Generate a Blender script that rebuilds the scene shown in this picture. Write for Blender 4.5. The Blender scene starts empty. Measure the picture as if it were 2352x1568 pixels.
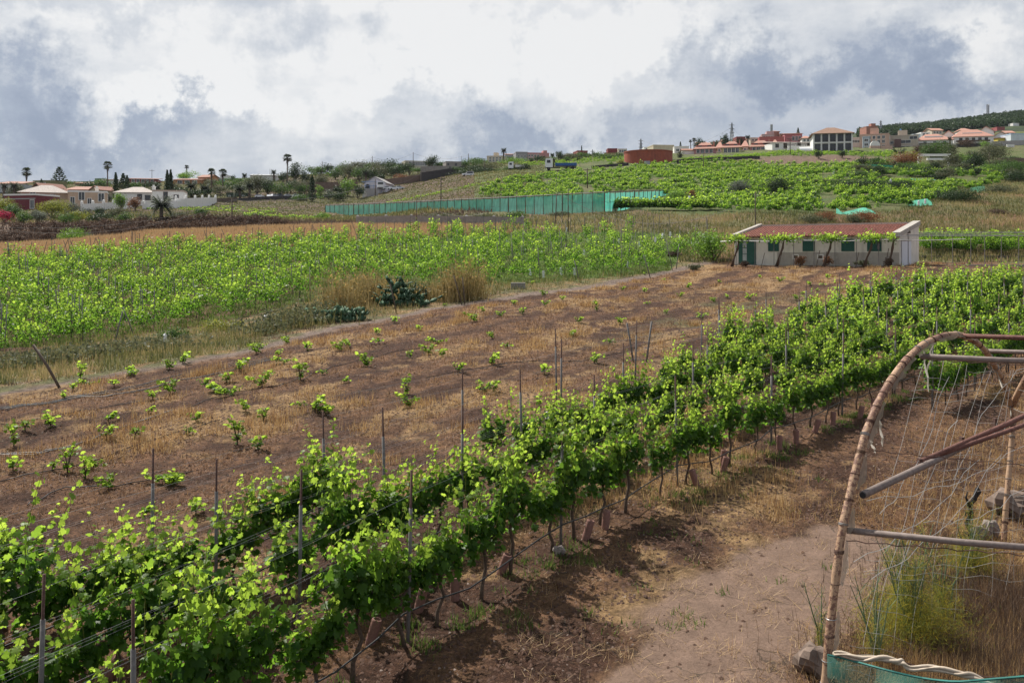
import bpy, math, random
import numpy as np
from mathutils import Vector, Matrix
R = math.radians
S = bpy.context.scene
COL = S.collection
# ---- picture frame: 2352 x 1568 photo pixels, focal length F of them, eye level at row HZ
F = 2090.0; CX = 1176.0; HZ = 575.0; ZC = 6.0
# ---------------- camera ----------------
cam_d = bpy.data.cameras.new('camera'); cam = bpy.data.objects.new('camera', cam_d); COL.objects.link(cam)
cam.location = (0, 0, ZC); cam.rotation_euler = (R(90), 0, 0)
cam_d.sensor_width = 36; cam_d.lens = 36 * F / 2352; cam_d.shift_y = -(784 - HZ) / 2352
cam_d.clip_start = 0.1; cam_d.clip_end = 9000
S.camera = cam
S.view_settings.view_transform = 'Standard'; S.view_settings.look = 'None'
S.view_settings.exposure = 0.52; S.view_settings.gamma = 1.0; S.view_settings.use_curve_mapping = False
# ---------------- sun ----------------
SUN_AZ, SUN_EL = -38.0, 50.0
sv = Vector((math.sin(R(SUN_AZ)) * math.cos(R(SUN_EL)), math.cos(R(SUN_AZ)) * math.cos(R(SUN_EL)), math.sin(R(SUN_EL))))
sun_d = bpy.data.lights.new('sun', 'SUN'); sun = bpy.data.objects.new('sun', sun_d); COL.objects.link(sun)
sun_d.energy = 5.0; sun_d.angle = R(0.6); sun_d.color = (1.0, 0.95, 0.86)
sun.location = (0, 0, 80); sun.rotation_euler = sv.to_track_quat('Z', 'Y').to_euler()

# ---------------- node helper ----------------
class NT:
    def __init__(s, tree): s.t = tree; s.n = tree.nodes; s.l = tree.links
    def node(s, typ, ins=None, **kw):
        n = s.n.new(typ)
        for k, v in kw.items(): setattr(n, k, v)
        for k, v in (ins or {}).items():
            sock = n.inputs[k]
            if isinstance(v, bpy.types.NodeSocket): s.l.new(v, sock)
            else: sock.default_value = v
        return n
    def m(s, op, a, b=0.0, c=0.0, clamp=False):
        n = s.node('ShaderNodeMath', {0: a, 1: b, 2: c}, operation=op); n.use_clamp = clamp
        return n.outputs[0]
    def ramp(s, fac, stops):
        n = s.node('ShaderNodeValToRGB', {'Fac': fac}); e = n.color_ramp.elements
        while len(e) < len(stops): e.new(0.5)
        for i, (p, c) in enumerate(stops):
            e[i].position = p; e[i].color = (c[0], c[1], c[2], 1)
        return n.outputs['Color']
    def mix(s, fac, a, b, mode='MIX'):
        n = s.node('ShaderNodeMix', data_type='RGBA', blend_type=mode)
        for sock, v in ((n.inputs[0], fac), (n.inputs[6], a), (n.inputs[7], b)):
            if isinstance(v, bpy.types.NodeSocket): s.l.new(v, sock)
            else: sock.default_value = v if not isinstance(v, tuple) or len(v) == 4 else (*v, 1)
        return n.outputs[2]

# ---------------- world: daylight sky under broken cloud ----------------
W = bpy.data.worlds.new('World'); S.world = W; W.use_nodes = True
w = NT(W.node_tree); w.n.clear()
sky = w.node('ShaderNodeTexSky'); sky.sky_type = 'NISHITA'; sky.sun_disc = False
sky.sun_elevation = R(SUN_EL); sky.sun_rotation = R(SUN_AZ)
tc = w.node('ShaderNodeTexCoord').outputs['Generated']
nrm = w.node('ShaderNodeVectorMath', {0: tc}, operation='NORMALIZE').outputs[0]
sep = w.node('ShaderNodeSeparateXYZ', {0: nrm})
# flatten clouds towards the horizon
zz = w.m('ADD', w.m('ABSOLUTE', sep.outputs[2]), 0.16)
flat = w.node('ShaderNodeCombineXYZ', {0: w.m('DIVIDE', sep.outputs[0], w.m('POWER', zz, 0.35)), 1: w.m('DIVIDE', sep.outputs[1], w.m('POWER', zz, 0.35)), 2: w.m('MULTIPLY', sep.outputs[2], 3.0)}).outputs[0]
n1 = w.node('ShaderNodeTexNoise', {'Vector': flat, 'Scale': 3.3, 'Detail': 8.0, 'Roughness': 0.52, 'Distortion': 0.35}).outputs['Fac']
n2 = w.node('ShaderNodeTexNoise', {'Vector': flat, 'Scale': 9.0, 'Detail': 10.0, 'Roughness': 0.62, 'Distortion': 0.2}).outputs['Fac']
warp = w.node('ShaderNodeVectorMath', {0: nrm, 1: w.node('ShaderNodeVectorMath', {0: w.node('ShaderNodeTexNoise', {'Vector': nrm, 'Scale': 7.0, 'Detail': 9.0, 'Roughness': 0.62}).outputs['Color'], 1: (0.5, 0.5, 0.5)}, operation='SUBTRACT').outputs[0]}, operation='ADD')
wv = w.node('ShaderNodeVectorMath', {0: w.node('ShaderNodeVectorMath', {0: w.node('ShaderNodeTexNoise', {'Vector': nrm, 'Scale': 9.7, 'Detail': 12.0, 'Roughness': 0.66}).outputs['Color'], 1: (0.5, 0.5, 0.5)}, operation='SUBTRACT').outputs[0], 'Scale': 0.34}, operation='SCALE').outputs[0]
wd = w.node('ShaderNodeVectorMath', {0: nrm, 1: wv}, operation='ADD').outputs[0]
SKYBLOBS = [(700, 150, 330, 130, .30), (1050, 60, 240, 110, .30), (380, 205, 230, 60, .34), (1000, 330, 150, 60, .12),
            (1420, 60, 150, 90, .34), (1340, 130, 110, 90, .26), (1560, 120, 160, 90, .16), (2250, 40, 230, 90, .34), (1110, 190, 110, 70, .22),
            (2180, 250, 240, 50, .12), (1950, 130, 70, 50, .12), (620, 330, 120, 60, .14), (1400, 280, 260, 50, .10),(140, 80, 300, 75, .26), (1750, 60, 100, 60, .10),
            (70, 230, 190, 90, -.34), (330, 300, 260, 50, -.22), (60, 330, 220, 50, -.16), (900, 370, 300, 40, -.12), (2050, 200, 260, 45, -.14), (1350, 320, 260, 40, -.12), (1265, 70, 75, 70, -.30), (930, 200, 120, 60, -.16), (1160, 330, 120, 60, -.16),
            (1920, 150, 300, 70, -.30), (2180, 140, 130, 90, -.20), (1700, 190, 160, 60, -.16), (1500, 95, 50, 30, -.18), (1430, 350, 500, 30, -.06), (150, 395, 250, 40, -.04)]
acc = w.m('ADD', w.m('MULTIPLY', w.m('SUBTRACT', n1, 0.5), 0.75), w.m('MULTIPLY', w.m('SUBTRACT', n2, 0.5), 0.42))
acc = w.m('ADD', acc, 0.575)
sd = w.node('ShaderNodeSeparateXYZ', {0: wd})
sy = w.m('MAXIMUM', sd.outputs[1], 0.05)
ux = w.m('DIVIDE', sd.outputs[0], sy); uz = w.m('DIVIDE', sd.outputs[2], sy)
for (px, py, rx, ry, amp) in [(a_, b_, c_, d_, e_ * 1.15) for (a_, b_, c_, d_, e_) in SKYBLOBS]:      # cloud masses: direction, half extents, brightness
    cx, cz = (px - CX) / F, (HZ - py) / F
    a = w.m('MULTIPLY', w.m('SUBTRACT', ux, cx), F / rx); b = w.m('MULTIPLY', w.m('SUBTRACT', uz, cz), F / ry)
    d2 = w.m('ADD', w.m('MULTIPLY', a, a), w.m('MULTIPLY', b, b))
    g = w.m('POWER', 2.718, w.m('MULTIPLY', d2, -0.9))
    acc = w.m('ADD', acc, w.m('MULTIPLY', g, amp))
cl = w.ramp(acc, [(0.06, (3.7, 4.5, 6.1)), (0.34, (5.1, 5.9, 7.4)), (0.54, (7.0, 7.6, 8.7)), (0.72, (9.4, 9.8, 10.4)), (0.90, (12.4, 12.4, 12.4))])
skc = w.mix(0.94, sky.outputs[0], cl)
bg = w.node('ShaderNodeBackground', {'Color': skc, 'Strength': 0.0495})
wo = w.node('ShaderNodeOutputWorld', {'Surface': bg.outputs[0]})

# ---------------- helpers for objects ----------------
rng = random.Random(7); nr = np.random.default_rng(11)
def tag(o, label=None, cat=None, group=None, kind=None):
    if label: o['label'] = label
    if cat: o['category'] = cat
    if group: o['group'] = group
    if kind: o['kind'] = kind
    return o
def empty(name, loc, rz=0.0, label=None, cat=None, group=None):
    o = bpy.data.objects.new(name, None); COL.objects.link(o)
    o.location = loc; o.rotation_euler = (0, 0, rz); o.empty_display_size = 0.3
    return tag(o, label, cat, group)
def link(me, name, parent=None):
    o = bpy.data.objects.new(name, me); COL.objects.link(o)
    if parent is not None: o.parent = parent
    return o
def np_mesh(name, V, Fc, mats, mi=None, smooth=False, attr=None):
    V = np.asarray(V, np.float32); Fc = np.asarray(Fc, np.int32); n, k = Fc.shape
    me = bpy.data.meshes.new(name); me.vertices.add(len(V)); me.vertices.foreach_set('co', V.ravel())
    me.loops.add(n * k); me.loops.foreach_set('vertex_index', Fc.ravel())
    me.polygons.add(n); me.polygons.foreach_set('loop_start', np.arange(n, dtype=np.int32) * k)
    if mi is not None: me.polygons.foreach_set('material_index', np.asarray(mi, np.int32))
    if smooth: me.polygons.foreach_set('use_smooth', np.ones(n, bool))
    for an, (typ, data) in (attr or {}).items():
        a = me.attributes.new(an, typ, 'POINT')
        a.data.foreach_set('color' if 'COLOR' in typ else 'value', np.asarray(data, np.float32).ravel())
    me.update(calc_edges=True)
    for m in (mats if isinstance(mats, (list, tuple)) else [mats]): me.materials.append(m)
    return me
class MB:
    """collects boxes, tubes and polygons into one mesh"""
    def __init__(s): s.v = []; s.f = []; s.mi = []
    def add(s, vs, fs, m=0):
        o = len(s.v); s.v += [tuple(v) for v in vs]; s.f += [tuple(i + o for i in f) for f in fs]; s.mi += [m] * len(fs); return s
    def box(s, x0, y0, z0, x1, y1, z1, m=0):
        return s.add([(x0, y0, z0), (x1, y0, z0), (x1, y1, z0), (x0, y1, z0), (x0, y0, z1), (x1, y0, z1), (x1, y1, z1), (x0, y1, z1)],
                     [(0, 3, 2, 1), (4, 5, 6, 7), (0, 1, 5, 4), (1, 2, 6, 5), (2, 3, 7, 6), (3, 0, 4, 7)], m)
    def tube(s, pts, r, n=6, m=0, cap=True):
        pts = [Vector(p) for p in pts]; k = len(pts)
        rr = r if isinstance(r, (list, tuple)) else [r] * k
        vs = []; up = Vector((0.13, 0.21, 0.97)).normalized(); a = None
        for i, p in enumerate(pts):
            t = (pts[min(i + 1, k - 1)] - pts[max(i - 1, 0)]).normalized()
            if a is None:
                a = t.cross(up)
                if a.length < 0.2: a = t.cross(Vector((1, 0, 0)))
            else: a = a - t * a.dot(t)
            a.normalize(); b = t.cross(a)
            for j in range(n):
                q = 2 * math.pi * j / n; vs.append(p + (a * math.cos(q) + b * math.sin(q)) * rr[i])
        fs = [(i * n + j, i * n + (j + 1) % n, (i + 1) * n + (j + 1) % n, (i + 1) * n + j) for i in range(k - 1) for j in range(n)]
        if cap: fs += [tuple(range(n))[::-1], tuple((k - 1) * n + j for j in range(n))]
        return s.add(vs, fs, m)
    def poly(s, pts, m=0): return s.add(pts, [tuple(range(len(pts)))], m)
    def mesh(s, name, mats, smooth=False):
        me = bpy.data.meshes.new(name); me.from_pydata([tuple(v) for v in s.v], [], s.f)
        for m in (mats if isinstance(mats, (list, tuple)) else [mats]): me.materials.append(m)
        me.polygons.foreach_set('material_index', s.mi)
        if smooth: me.polygons.foreach_set('use_smooth', [True] * len(s.f))
        me.update(); return me
    def build(s, name, mats, parent=None, smooth=False): return link(s.mesh(name, mats, smooth), name, parent)
def children(o): return [c for c in bpy.data.objects if c.parent == o]
ORD = ['first', 'second', 'third', 'fourth', 'fifth', 'sixth', 'seventh', 'eighth', 'ninth', 'tenth', 'eleventh', 'twelfth', 'thirteenth', 'fourteenth', 'fifteenth', 'sixteenth', 'seventeenth', 'eighteenth', 'nineteenth']
TENS = {2: 'twent', 3: 'thirt', 4: 'fort', 5: 'fift', 6: 'sixt', 7: 'sevent', 8: 'eight', 9: 'ninet'}
def ordn(i):       # 0 -> first
    n = i + 1
    if n < 20: return ORD[n - 1]
    t, u = divmod(n, 10)
    if t > 9: return '%dth' % n
    return TENS[t] + 'ieth' if u == 0 else TENS[t] + 'y-' + ORD[u - 1]

# ---------------- noise for layout ----------------
def _hash(ix, iy, seed):
    h = (ix.astype(np.int64) * 374761393 + iy.astype(np.int64) * 668265263 + seed * 1442695041) & 0x7fffffff
    h = ((h ^ (h >> 13)) * 1274126177) & 0x7fffffff
    return ((h ^ (h >> 16)) & 0xffff) / 65535.0
def vnoise(x, y, seed=0):
    x = np.asarray(x, float); y = np.asarray(y, float)
    ix = np.floor(x); iy = np.floor(y); fx = x - ix; fy = y - iy
    fx = fx * fx * (3 - 2 * fx); fy = fy * fy * (3 - 2 * fy)
    a = _hash(ix, iy, seed); b = _hash(ix + 1, iy, seed); c = _hash(ix, iy + 1, seed); d = _hash(ix + 1, iy + 1, seed)
    return (a * (1 - fx) + b * fx) * (1 - fy) + (c * (1 - fx) + d * fx) * fy
def fbm(x, y, oct=4, seed=0):
    s = 0; amp = 0.5; t = 0
    for i in range(oct):
        s = s + amp * vnoise(x * 2 ** i + 17 * i, y * 2 ** i - 9 * i, seed + i); t += amp; amp *= 0.55
    return s / t

# ---------------- terrain: height profiles (distance, photo row of the ground) along a few bearings ----------------
def near(upto):
    return [(d, 460 + 12540.0 / d) for d in (1.5, 2.5, 4, 6, 8, 10, 12, 15, 18, 22, 26, 30, 34, 38, 42, 46) if d <= upto]
PROF = {
 0:    near(28) + [(33, 880), (42, 838), (52, 797), (65, 722), (75, 673), (90, 622), (110, 577), (122, 566), (138, 552), (155, 522), (168, 500), (190, 484), (200, 478), (230, 458), (262, 437), (300, 424), (330, 420), (400, 424), (600, 450), (900, 500), (3000, 560)],
 400:  near(34) + [(40, 812), (50, 778), (60, 742), (80, 655), (100, 590), (118, 545), (130, 530), (150, 516), (165, 506), (180, 492), (190, 484), (200, 478), (215, 474), (240, 457), (262, 440), (290, 425), (330, 417), (400, 421), (600, 450), (900, 500), (3000, 560)],
 800:  near(40) + [(47, 747), (56, 715), (66, 688), (85, 608), (105, 555), (125, 522), (140, 518), (165, 508), (196, 499), (230, 466), (245, 453), (262, 440), (280, 426), (300, 412), (320, 403), (380, 398), (420, 399), (600, 430), (900, 480), (3000, 560)],
 1176: near(42) + [(48, 722), (57, 684), (66, 655), (85, 592), (112, 527), (125, 516), (149, 491), (165, 466), (230, 400), (300, 376), (400, 367), (500, 368), (700, 400), (3000, 550)],
 1500: near(46) + [(60, 672), (74, 636), (80, 624), (90, 590), (105, 545), (115, 520), (128, 490), (135, 484), (150, 470), (200, 420), (262, 378), (300, 360), (400, 350), (500, 350), (700, 380), (3000, 520)],
 1800: near(42) + [(60, 668), (74, 620), (86, 604), (95, 560), (110, 522), (122, 492), (140, 466), (200, 405), (245, 378), (256, 358), (285, 347), (350, 340), (450, 330), (600, 335), (900, 322), (1200, 330), (3000, 480)],
 2100: near(42) + [(60, 665), (70, 620), (76, 609), (91, 596), (94, 574), (115, 524), (130, 482), (160, 436), (220, 385), (290, 343), (350, 330), (450, 320), (700, 306), (900, 294), (1200, 310), (3000, 450)],
 2352: near(38) + [(48, 712), (60, 655), (76, 614), (91, 596), (94, 574), (112, 526), (150, 448), (180, 420), (260, 357), (320, 328), (450, 304), (700, 285), (900, 264), (1200, 285), (3000, 440)],
 3300: near(38) + [(48, 708), (60, 650), (76, 610), (91, 590), (94, 570), (112, 515), (150, 430), (180, 400), (260, 340), (320, 308), (450, 280), (700, 250), (900, 215), (1200, 240), (3000, 420)]}
TPX = np.arange(-900, 3301, 20.0); TLD = np.linspace(math.log(1.5), math.log(3000), 700)
def build_table():
    keys = sorted(PROF); rows = []
    for k in keys:
        d = np.array([p[0] for p in PROF[k]], float); y = np.array([p[1] for p in PROF[k]], float)
        q = (ZC - (y - HZ) * d / F) / d
        rows.append(np.interp(TLD, np.log(d), q))
    rows = np.array(rows); T = np.zeros((len(TPX), len(TLD)))
    for i, px in enumerate(TPX):
        px = min(max(px, keys[0]), keys[-1]); j = min(np.searchsorted(keys, px, 'right') - 1, len(keys) - 2)
        t = (px - keys[j]) / (keys[j + 1] - keys[j]); t = 0.5 * t + 0.5 * t * t * (3 - 2 * t)
        T[i] = rows[j] * (1 - t) + rows[j + 1] * t
    for _ in range(4): T[1:-1] = (T[:-2] + 2 * T[1:-1] + T[2:]) / 4
    for _ in range(2): T[:, 1:-1] = (T[:, :-2] + 2 * T[:, 1:-1] + T[:, 2:]) / 4
    return T
TAB = build_table()
def hgt(X, Y, rough=True):
    X = np.asarray(X, float); Y = np.asarray(Y, float)
    d = np.maximum(Y, 2.0); px = np.clip(CX + F * X / d, -899, 3299)
    u = (px - TPX[0]) / 20.0; v = (np.log(np.minimum(d, 2990)) - TLD[0]) / (TLD[1] - TLD[0])
    iu = np.floor(u).astype(int); iv = np.floor(v).astype(int); fu = u - iu; fv = v - iv
    q = (TAB[iu, iv] * (1 - fu) + TAB[iu + 1, iv] * fu) * (1 - fv) + (TAB[iu, iv + 1] * (1 - fu) + TAB[iu + 1, iv + 1] * fu) * fv
    z = q * d
    if rough:
        k = np.clip((d - 60) / 100, 0, 1)
        z = z + (fbm(X * 0.9, Y * 0.9, 3, 5) - 0.5) * (0.16 + 0.2 * k) + (fbm(X * 0.12, Y * 0.12, 2, 9) - 0.5) * (0.25 + 0.6 * k)
        z = z + (vnoise(X * 4.1, Y * 4.1, 21) - 0.5) * 0.05 * np.exp(-d / 60)
    return z
def hs(x, y): return float(hgt(x, y))
def at(px, d):
    x = (px - CX) / F * d; return Vector((x, d, hs(x, d)))
def G(px, py, d0=3.0, d1=1500.0):
    """first point of the ground seen through a photo pixel"""
    d = np.exp(np.linspace(math.log(d0), math.log(d1), 3000)); x = (px - CX) / F * d
    z = hgt(x, d); ray = ZC - (py - HZ) * d / F
    i = int(np.argmax(z >= ray))
    if z[i] < ray[i]: i = len(d) - 1
    return Vector((x[i], d[i], z[i]))
def zp(py, d): return ZC - (py - HZ) * d / F
def pline(pts): return [G(*p) for p in pts]
def dist_poly(X, Y, pts):
    best = np.full(np.shape(X), 1e9)
    for a, b in zip(pts[:-1], pts[1:]):
        ax, ay = a[0], a[1]; dx, dy = b[0] - ax, b[1] - ay; L = dx * dx + dy * dy + 1e-9
        t = np.clip(((X - ax) * dx + (Y - ay) * dy) / L, 0, 1)
        best = np.minimum(best, np.hypot(X - ax - t * dx, Y - ay - t * dy))
    return best
def inpoly(X, Y, P):
    X = np.asarray(X, float); Y = np.asarray(Y, float); c = np.zeros(X.shape, bool); n = len(P)
    for i in range(n):
        x1, y1 = P[i][0], P[i][1]; x2, y2 = P[(i + 1) % n][0], P[(i + 1) % n][1]
        if y1 == y2: continue
        c ^= ((y1 > Y) != (y2 > Y)) & (X < (x2 - x1) * (Y - y1) / (y2 - y1) + x1)
    return c
PATH = pline([(-150, 935), (0, 905), (200, 872), (400, 840), (600, 797), (800, 747), (1000, 708), (1176, 684), (1450, 640), (1590, 612), (1640, 598)])
YARD = pline([(1960, 1262), (1820, 1340), (1700, 1430), (1600, 1530), (1560, 1640)])
# field boundaries as (photo column -> distance)
def D(px, tab): return np.interp(px, [p[0] for p in tab], [p[1] for p in tab])
VNEAR = [(-300, 43), (0, 45.5), (400, 55), (640, 62), (800, 70), (1000, 68), (1176, 66), (1400, 72), (1540, 80), (1565, 91), (1640, 94)]
VFAR = [(-300, 96), (0, 97), (400, 105), (800, 106), (1176, 108), (1400, 110), (1640, 105)]
GRN = dict(soil=(.072, .037, .024), drygrass=(.185, .102, .058), straw=(.30, .19, .095), path=(.195, .145, .118), green=(.10, .15, .035),
           olive=(.135, .13, .06), bank=(.17, .115, .085), hill=(.085, .11, .035), concrete=(.190, .127, .095))
def cover(X, Y):
    c = {k: np.array(v) for k, v in GRN.items()}
    d = np.maximum(Y, 1.0); px = CX + F * X / d
    n1 = fbm(X * 0.25, Y * 0.25, 4, 31); n2 = fbm(X * 1.3, Y * 1.3, 4, 41); n3 = fbm(X * 0.06, Y * 0.06, 3, 51)
    # bands parallel to the old rows in the dry field
    s = X * -0.88 + Y * 0.48
    band = 0.5 + 0.5 * np.sin(s * 2 * np.pi / 2.1 + 5.0 * n1)
    tl = X * .48 + Y * .88; gp = fbm(tl * .16, s * .62, 3, 71)
    def blend(A, B, t): return A + (B - A) * np.clip(t, 0, 1)[..., None]
    base = np.ones(X.shape + (3,)) * c['soil']
    C = blend(base, c['drygrass'], (n1 * 0.8 + n2 * 0.9 + band * 0.45 - 0.85) * 2.8)
    C = blend(C, c['straw'], ((gp - 0.53) * 6 + (n2 - .5) * 5) * (d > 13))
    # greener patch right of the middle
    C = blend(C, c['olive'], (n1 - 0.45) * 4 * np.exp(-(((px - 1700) / 230) ** 2 + ((d - 45) / 12) ** 2)) * 1.6)
    # verge between path and vineyard
    dp = dist_poly(X, Y, PATH); pd = D(px, [(p[0] / p[1] * F + CX, p[1]) for p in PATH])
    vn = D(px, VNEAR); vf = D(px, VFAR)
    beyond = (d > pd) & (px < 1640)
    C = np.where((beyond & (d < vn))[..., None], blend(np.ones_like(C) * c['olive'], c['straw'], (n2 - 0.45) * 4), C)
    # left vineyard floor
    inv = beyond & (d >= vn) & (d < vf)
    fl = blend(blend(base, c['drygrass'], n1 * 1.4 - 0.2), c['green'], (n2 + 0.5 * np.clip((px - 300) / 900, 0, 1) - 0.6) * 3)
    C = np.where(inv[..., None], fl, C)
    far = beyond & (d >= vf)
    st = blend(np.ones_like(C) * np.array((.42, .27, .14)), c['olive'], (n1 - 0.6) * 3 + np.clip((px - 900) / 200, 0, 1))
    C = np.where(far[..., None], st, C)
    bankd = D(px, [(-300, 130), (0, 126), (300, 126), (600, 134), (900, 138), (1200, 124), (1500, 108), (1640, 96)])
    bk = blend(np.ones_like(C) * c['bank'], c['olive'], (n1 - 0.42) * 3 + np.clip((px - 700) / 400, -1, .4))
    C = np.where((beyond & (d > bankd))[..., None], bk, C)
    # right: behind the hut and up the slope
    rb = (px >= 1640) & (d > D(px, [(1640, 92), (2060, 84), (2352, 84), (3300, 84)]))
    dryr = blend(np.ones_like(C) * c['olive'], c['drygrass'], (n1 - 0.35) * 3)
    C = np.where(rb[..., None], dryr, C)
    hv = (d > D(px, [(700, 400), (1090, 158), (1400, 150), (1500, 128), (1800, 122), (2100, 130), (2352, 175), (3300, 190)])) & (px > 1040)
    C = np.where(hv[..., None], blend(np.ones_like(C) * c['hill'], c['olive'], (n1 - 0.4) * 3), C)
    lf = (px <= 1090) & (d > D(px, [(-900, 180), (0, 180), (800, 205), (1090, 160)]))
    C = np.where(lf[..., None], blend(np.ones_like(C) * c['olive'], c['bank'], (n3 - 0.45) * 6) * .7, C)
    fh = d > 480
    C = np.where(fh[..., None], blend(np.ones_like(C) * np.array((.03, .045, .02)), c['hill'], (n3 - 0.5) * 2), C)
    # bare slope patch under the big glazed house
    bp = np.exp(-(((px - 1890) / 170) ** 2 + ((d - 250) / 9) ** 2))
    C = blend(C, c['bank'], bp * 2.0)
    # paths
    C = blend(C, c['path'], (.62 + .3 * np.clip((px - 300) / 600, 0, 1) + 1.0 * (n2 - .5) - dp) * 1.8)
    dy = dist_poly(X, Y, YARD)
    C = blend(C, c['concrete'], (1.25 + 1.6 * (n1 - 0.5) + 0.9 * (n2 - .5) - dy) * 4.0)
    global CMASK; CMASK = np.clip((1.25 + 1.6 * (n1 - 0.5) + 0.9 * (n2 - .5) - dy) * 4.0, 0, 1)
    return C
def build_ground():
    ang = np.concatenate([np.linspace(-180, -52, 26)[:-1], np.linspace(-52, -31, 50)[:-1], np.linspace(-31, 31, 760), np.linspace(31, 52, 50)[1:], np.linspace(52, 180, 26)[1:-1]])
    rad = np.exp(np.linspace(math.log(0.3), math.log(1600), 880))
    A, Rr = np.meshgrid(np.radians(ang), rad, indexing='ij'); X = Rr * np.sin(A); Y = Rr * np.cos(A)
    Z = hgt(X, Y); na, n = A.shape
    V = np.stack([X, Y, Z], -1).reshape(-1, 3)
    i = np.arange(na)[:, None]; j = np.arange(n - 1)[None, :]; i2 = (i + 1) % na
    Fc = np.stack([i * n + j, i2 * n + j, i2 * n + j + 1, i * n + j + 1], -1).reshape(-1, 4)
    Cc = cover(X, Y); Cc = np.concatenate([Cc, 1 - .66 * CMASK[..., None]], -1).reshape(-1, 4)
    m = bpy.data.materials.new('ground'); m.use_nodes = True; t = NT(m.node_tree); P = t.n['Principled BSDF']
    an_ = t.node('ShaderNodeAttribute', attribute_name='cover'); co = an_.outputs['Color']; al = an_.outputs['Alpha']
    pos = t.node('ShaderNodeTexCoord').outputs['Object']
    f1 = t.node('ShaderNodeTexNoise', {'Vector': pos, 'Scale': 9.0, 'Detail': 8.0, 'Roughness': 0.75}).outputs['Fac']
    f2 = t.node('ShaderNodeTexNoise', {'Vector': pos, 'Scale': 26.0, 'Detail': 5.0, 'Roughness': 0.8}).outputs['Fac']
    fa = t.m('ADD', t.m('MULTIPLY', f1, 2.2), t.m('MULTIPLY', f2, 2.4))
    fa = t.m('MAXIMUM', t.m('SUBTRACT', fa, 1.36), 0.22)
    f3 = t.node('ShaderNodeTexNoise', {'Vector': pos, 'Scale': 3.2, 'Detail': 6.0, 'Roughness': 0.75}).outputs['Fac']
    fa = t.m('MULTIPLY', fa, t.m('MAXIMUM', t.m('ADD', t.m('MULTIPLY', f3, 3.2), -0.6), 0.3))
    fa = t.m('ADD', t.m('MULTIPLY', t.m('SUBTRACT', fa, 1.0), al), 1.0)
    vd = t.node('ShaderNodeVectorMath', {0: pos, 1: t.node('ShaderNodeTexNoise', {'Vector': pos, 'Scale': 1.6, 'Detail': 4.0}).outputs['Color']}, operation='ADD').outputs[0]
    crk = t.node('ShaderNodeTexVoronoi', {'Vector': vd, 'Scale': 0.33}, feature='DISTANCE_TO_EDGE').outputs['Distance']
    cc = t.mix(1.0, co, t.node('ShaderNodeCombineColor', {0: fa, 1: fa, 2: fa}).outputs[0], 'MULTIPLY')
    vor = t.node('ShaderNodeTexVoronoi', {'Vector': pos, 'Scale': 22.0}, feature='F1').outputs['Distance']
    peb = t.m('LESS_THAN', vor, 0.13)
    cc = t.mix(t.m('MULTIPLY', peb, 0.6), cc, (0.05, 0.04, 0.035))
    cc = t.mix(t.m('MULTIPLY', t.m('LESS_THAN', crk, 0.0045), 0.6), cc, (0.05, 0.04, 0.03))
    t.l.new(cc, P.inputs['Base Color']); P.inputs['Roughness'].default_value = 0.95; P.inputs['Specular IOR Level'].default_value = 0.15
    bmp = t.node('ShaderNodeBump', {'Height': t.m('MULTIPLY', t.m('ADD', t.m('MULTIPLY', f1, 1.6), f2), al), 'Strength': 0.9, 'Distance': 0.07})
    t.l.new(bmp.outputs[0], P.inputs['Normal'])
    me = np_mesh('ground', V, Fc, m, smooth=True, attr={'cover': ('FLOAT_COLOR', Cc)})
    tag(link(me, 'ground'), kind='structure')
build_ground()

# ---------------- materials ----------------
MATS = {}
def mat(name, col, rough=0.8, var=0.25, scale=6.0, bump=0.0, metal=0.0, spec=0.3, stain=0.0):
    if name in MATS: return MATS[name]
    m = bpy.data.materials.new(name); m.use_nodes = True; t = NT(m.node_tree); P = t.n['Principled BSDF']
    pos = t.node('ShaderNodeTexCoord').outputs['Object']
    n = t.node('ShaderNodeTexNoise', {'Vector': pos, 'Scale': scale, 'Detail': 6.0, 'Roughness': 0.65}).outputs['Fac']
    lo = tuple(c * (1 - var) for c in col); hi = tuple(min(1, c * (1 + var)) for c in col)
    c = t.ramp(n, [(0.3, lo), (0.7, hi)])
    if stain > 0:
        mp = t.node('ShaderNodeMapping', {'Vector': pos, 'Scale': (1.2, 1.2, 0.25)})
        sn = t.node('ShaderNodeTexNoise', {'Vector': mp.outputs[0], 'Scale': 1.6, 'Detail': 9.0, 'Roughness': 0.7}).outputs['Fac']
        c = t.mix(t.m('MULTIPLY', t.m('SUBTRACT', sn, 0.47, clamp=True), stain * 6, clamp=True), c, tuple(v * 0.45 + .02 for v in col))
    t.l.new(c, P.inputs['Base Color']); P.inputs['Roughness'].default_value = rough
    P.inputs['Metallic'].default_value = metal; P.inputs['Specular IOR Level'].default_value = spec
    if bump > 0:
        b = t.node('ShaderNodeBump', {'Height': n, 'Strength': bump, 'Distance': 0.02}); t.l.new(b.outputs[0], P.inputs['Normal'])
    MATS[name] = m; return m
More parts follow.
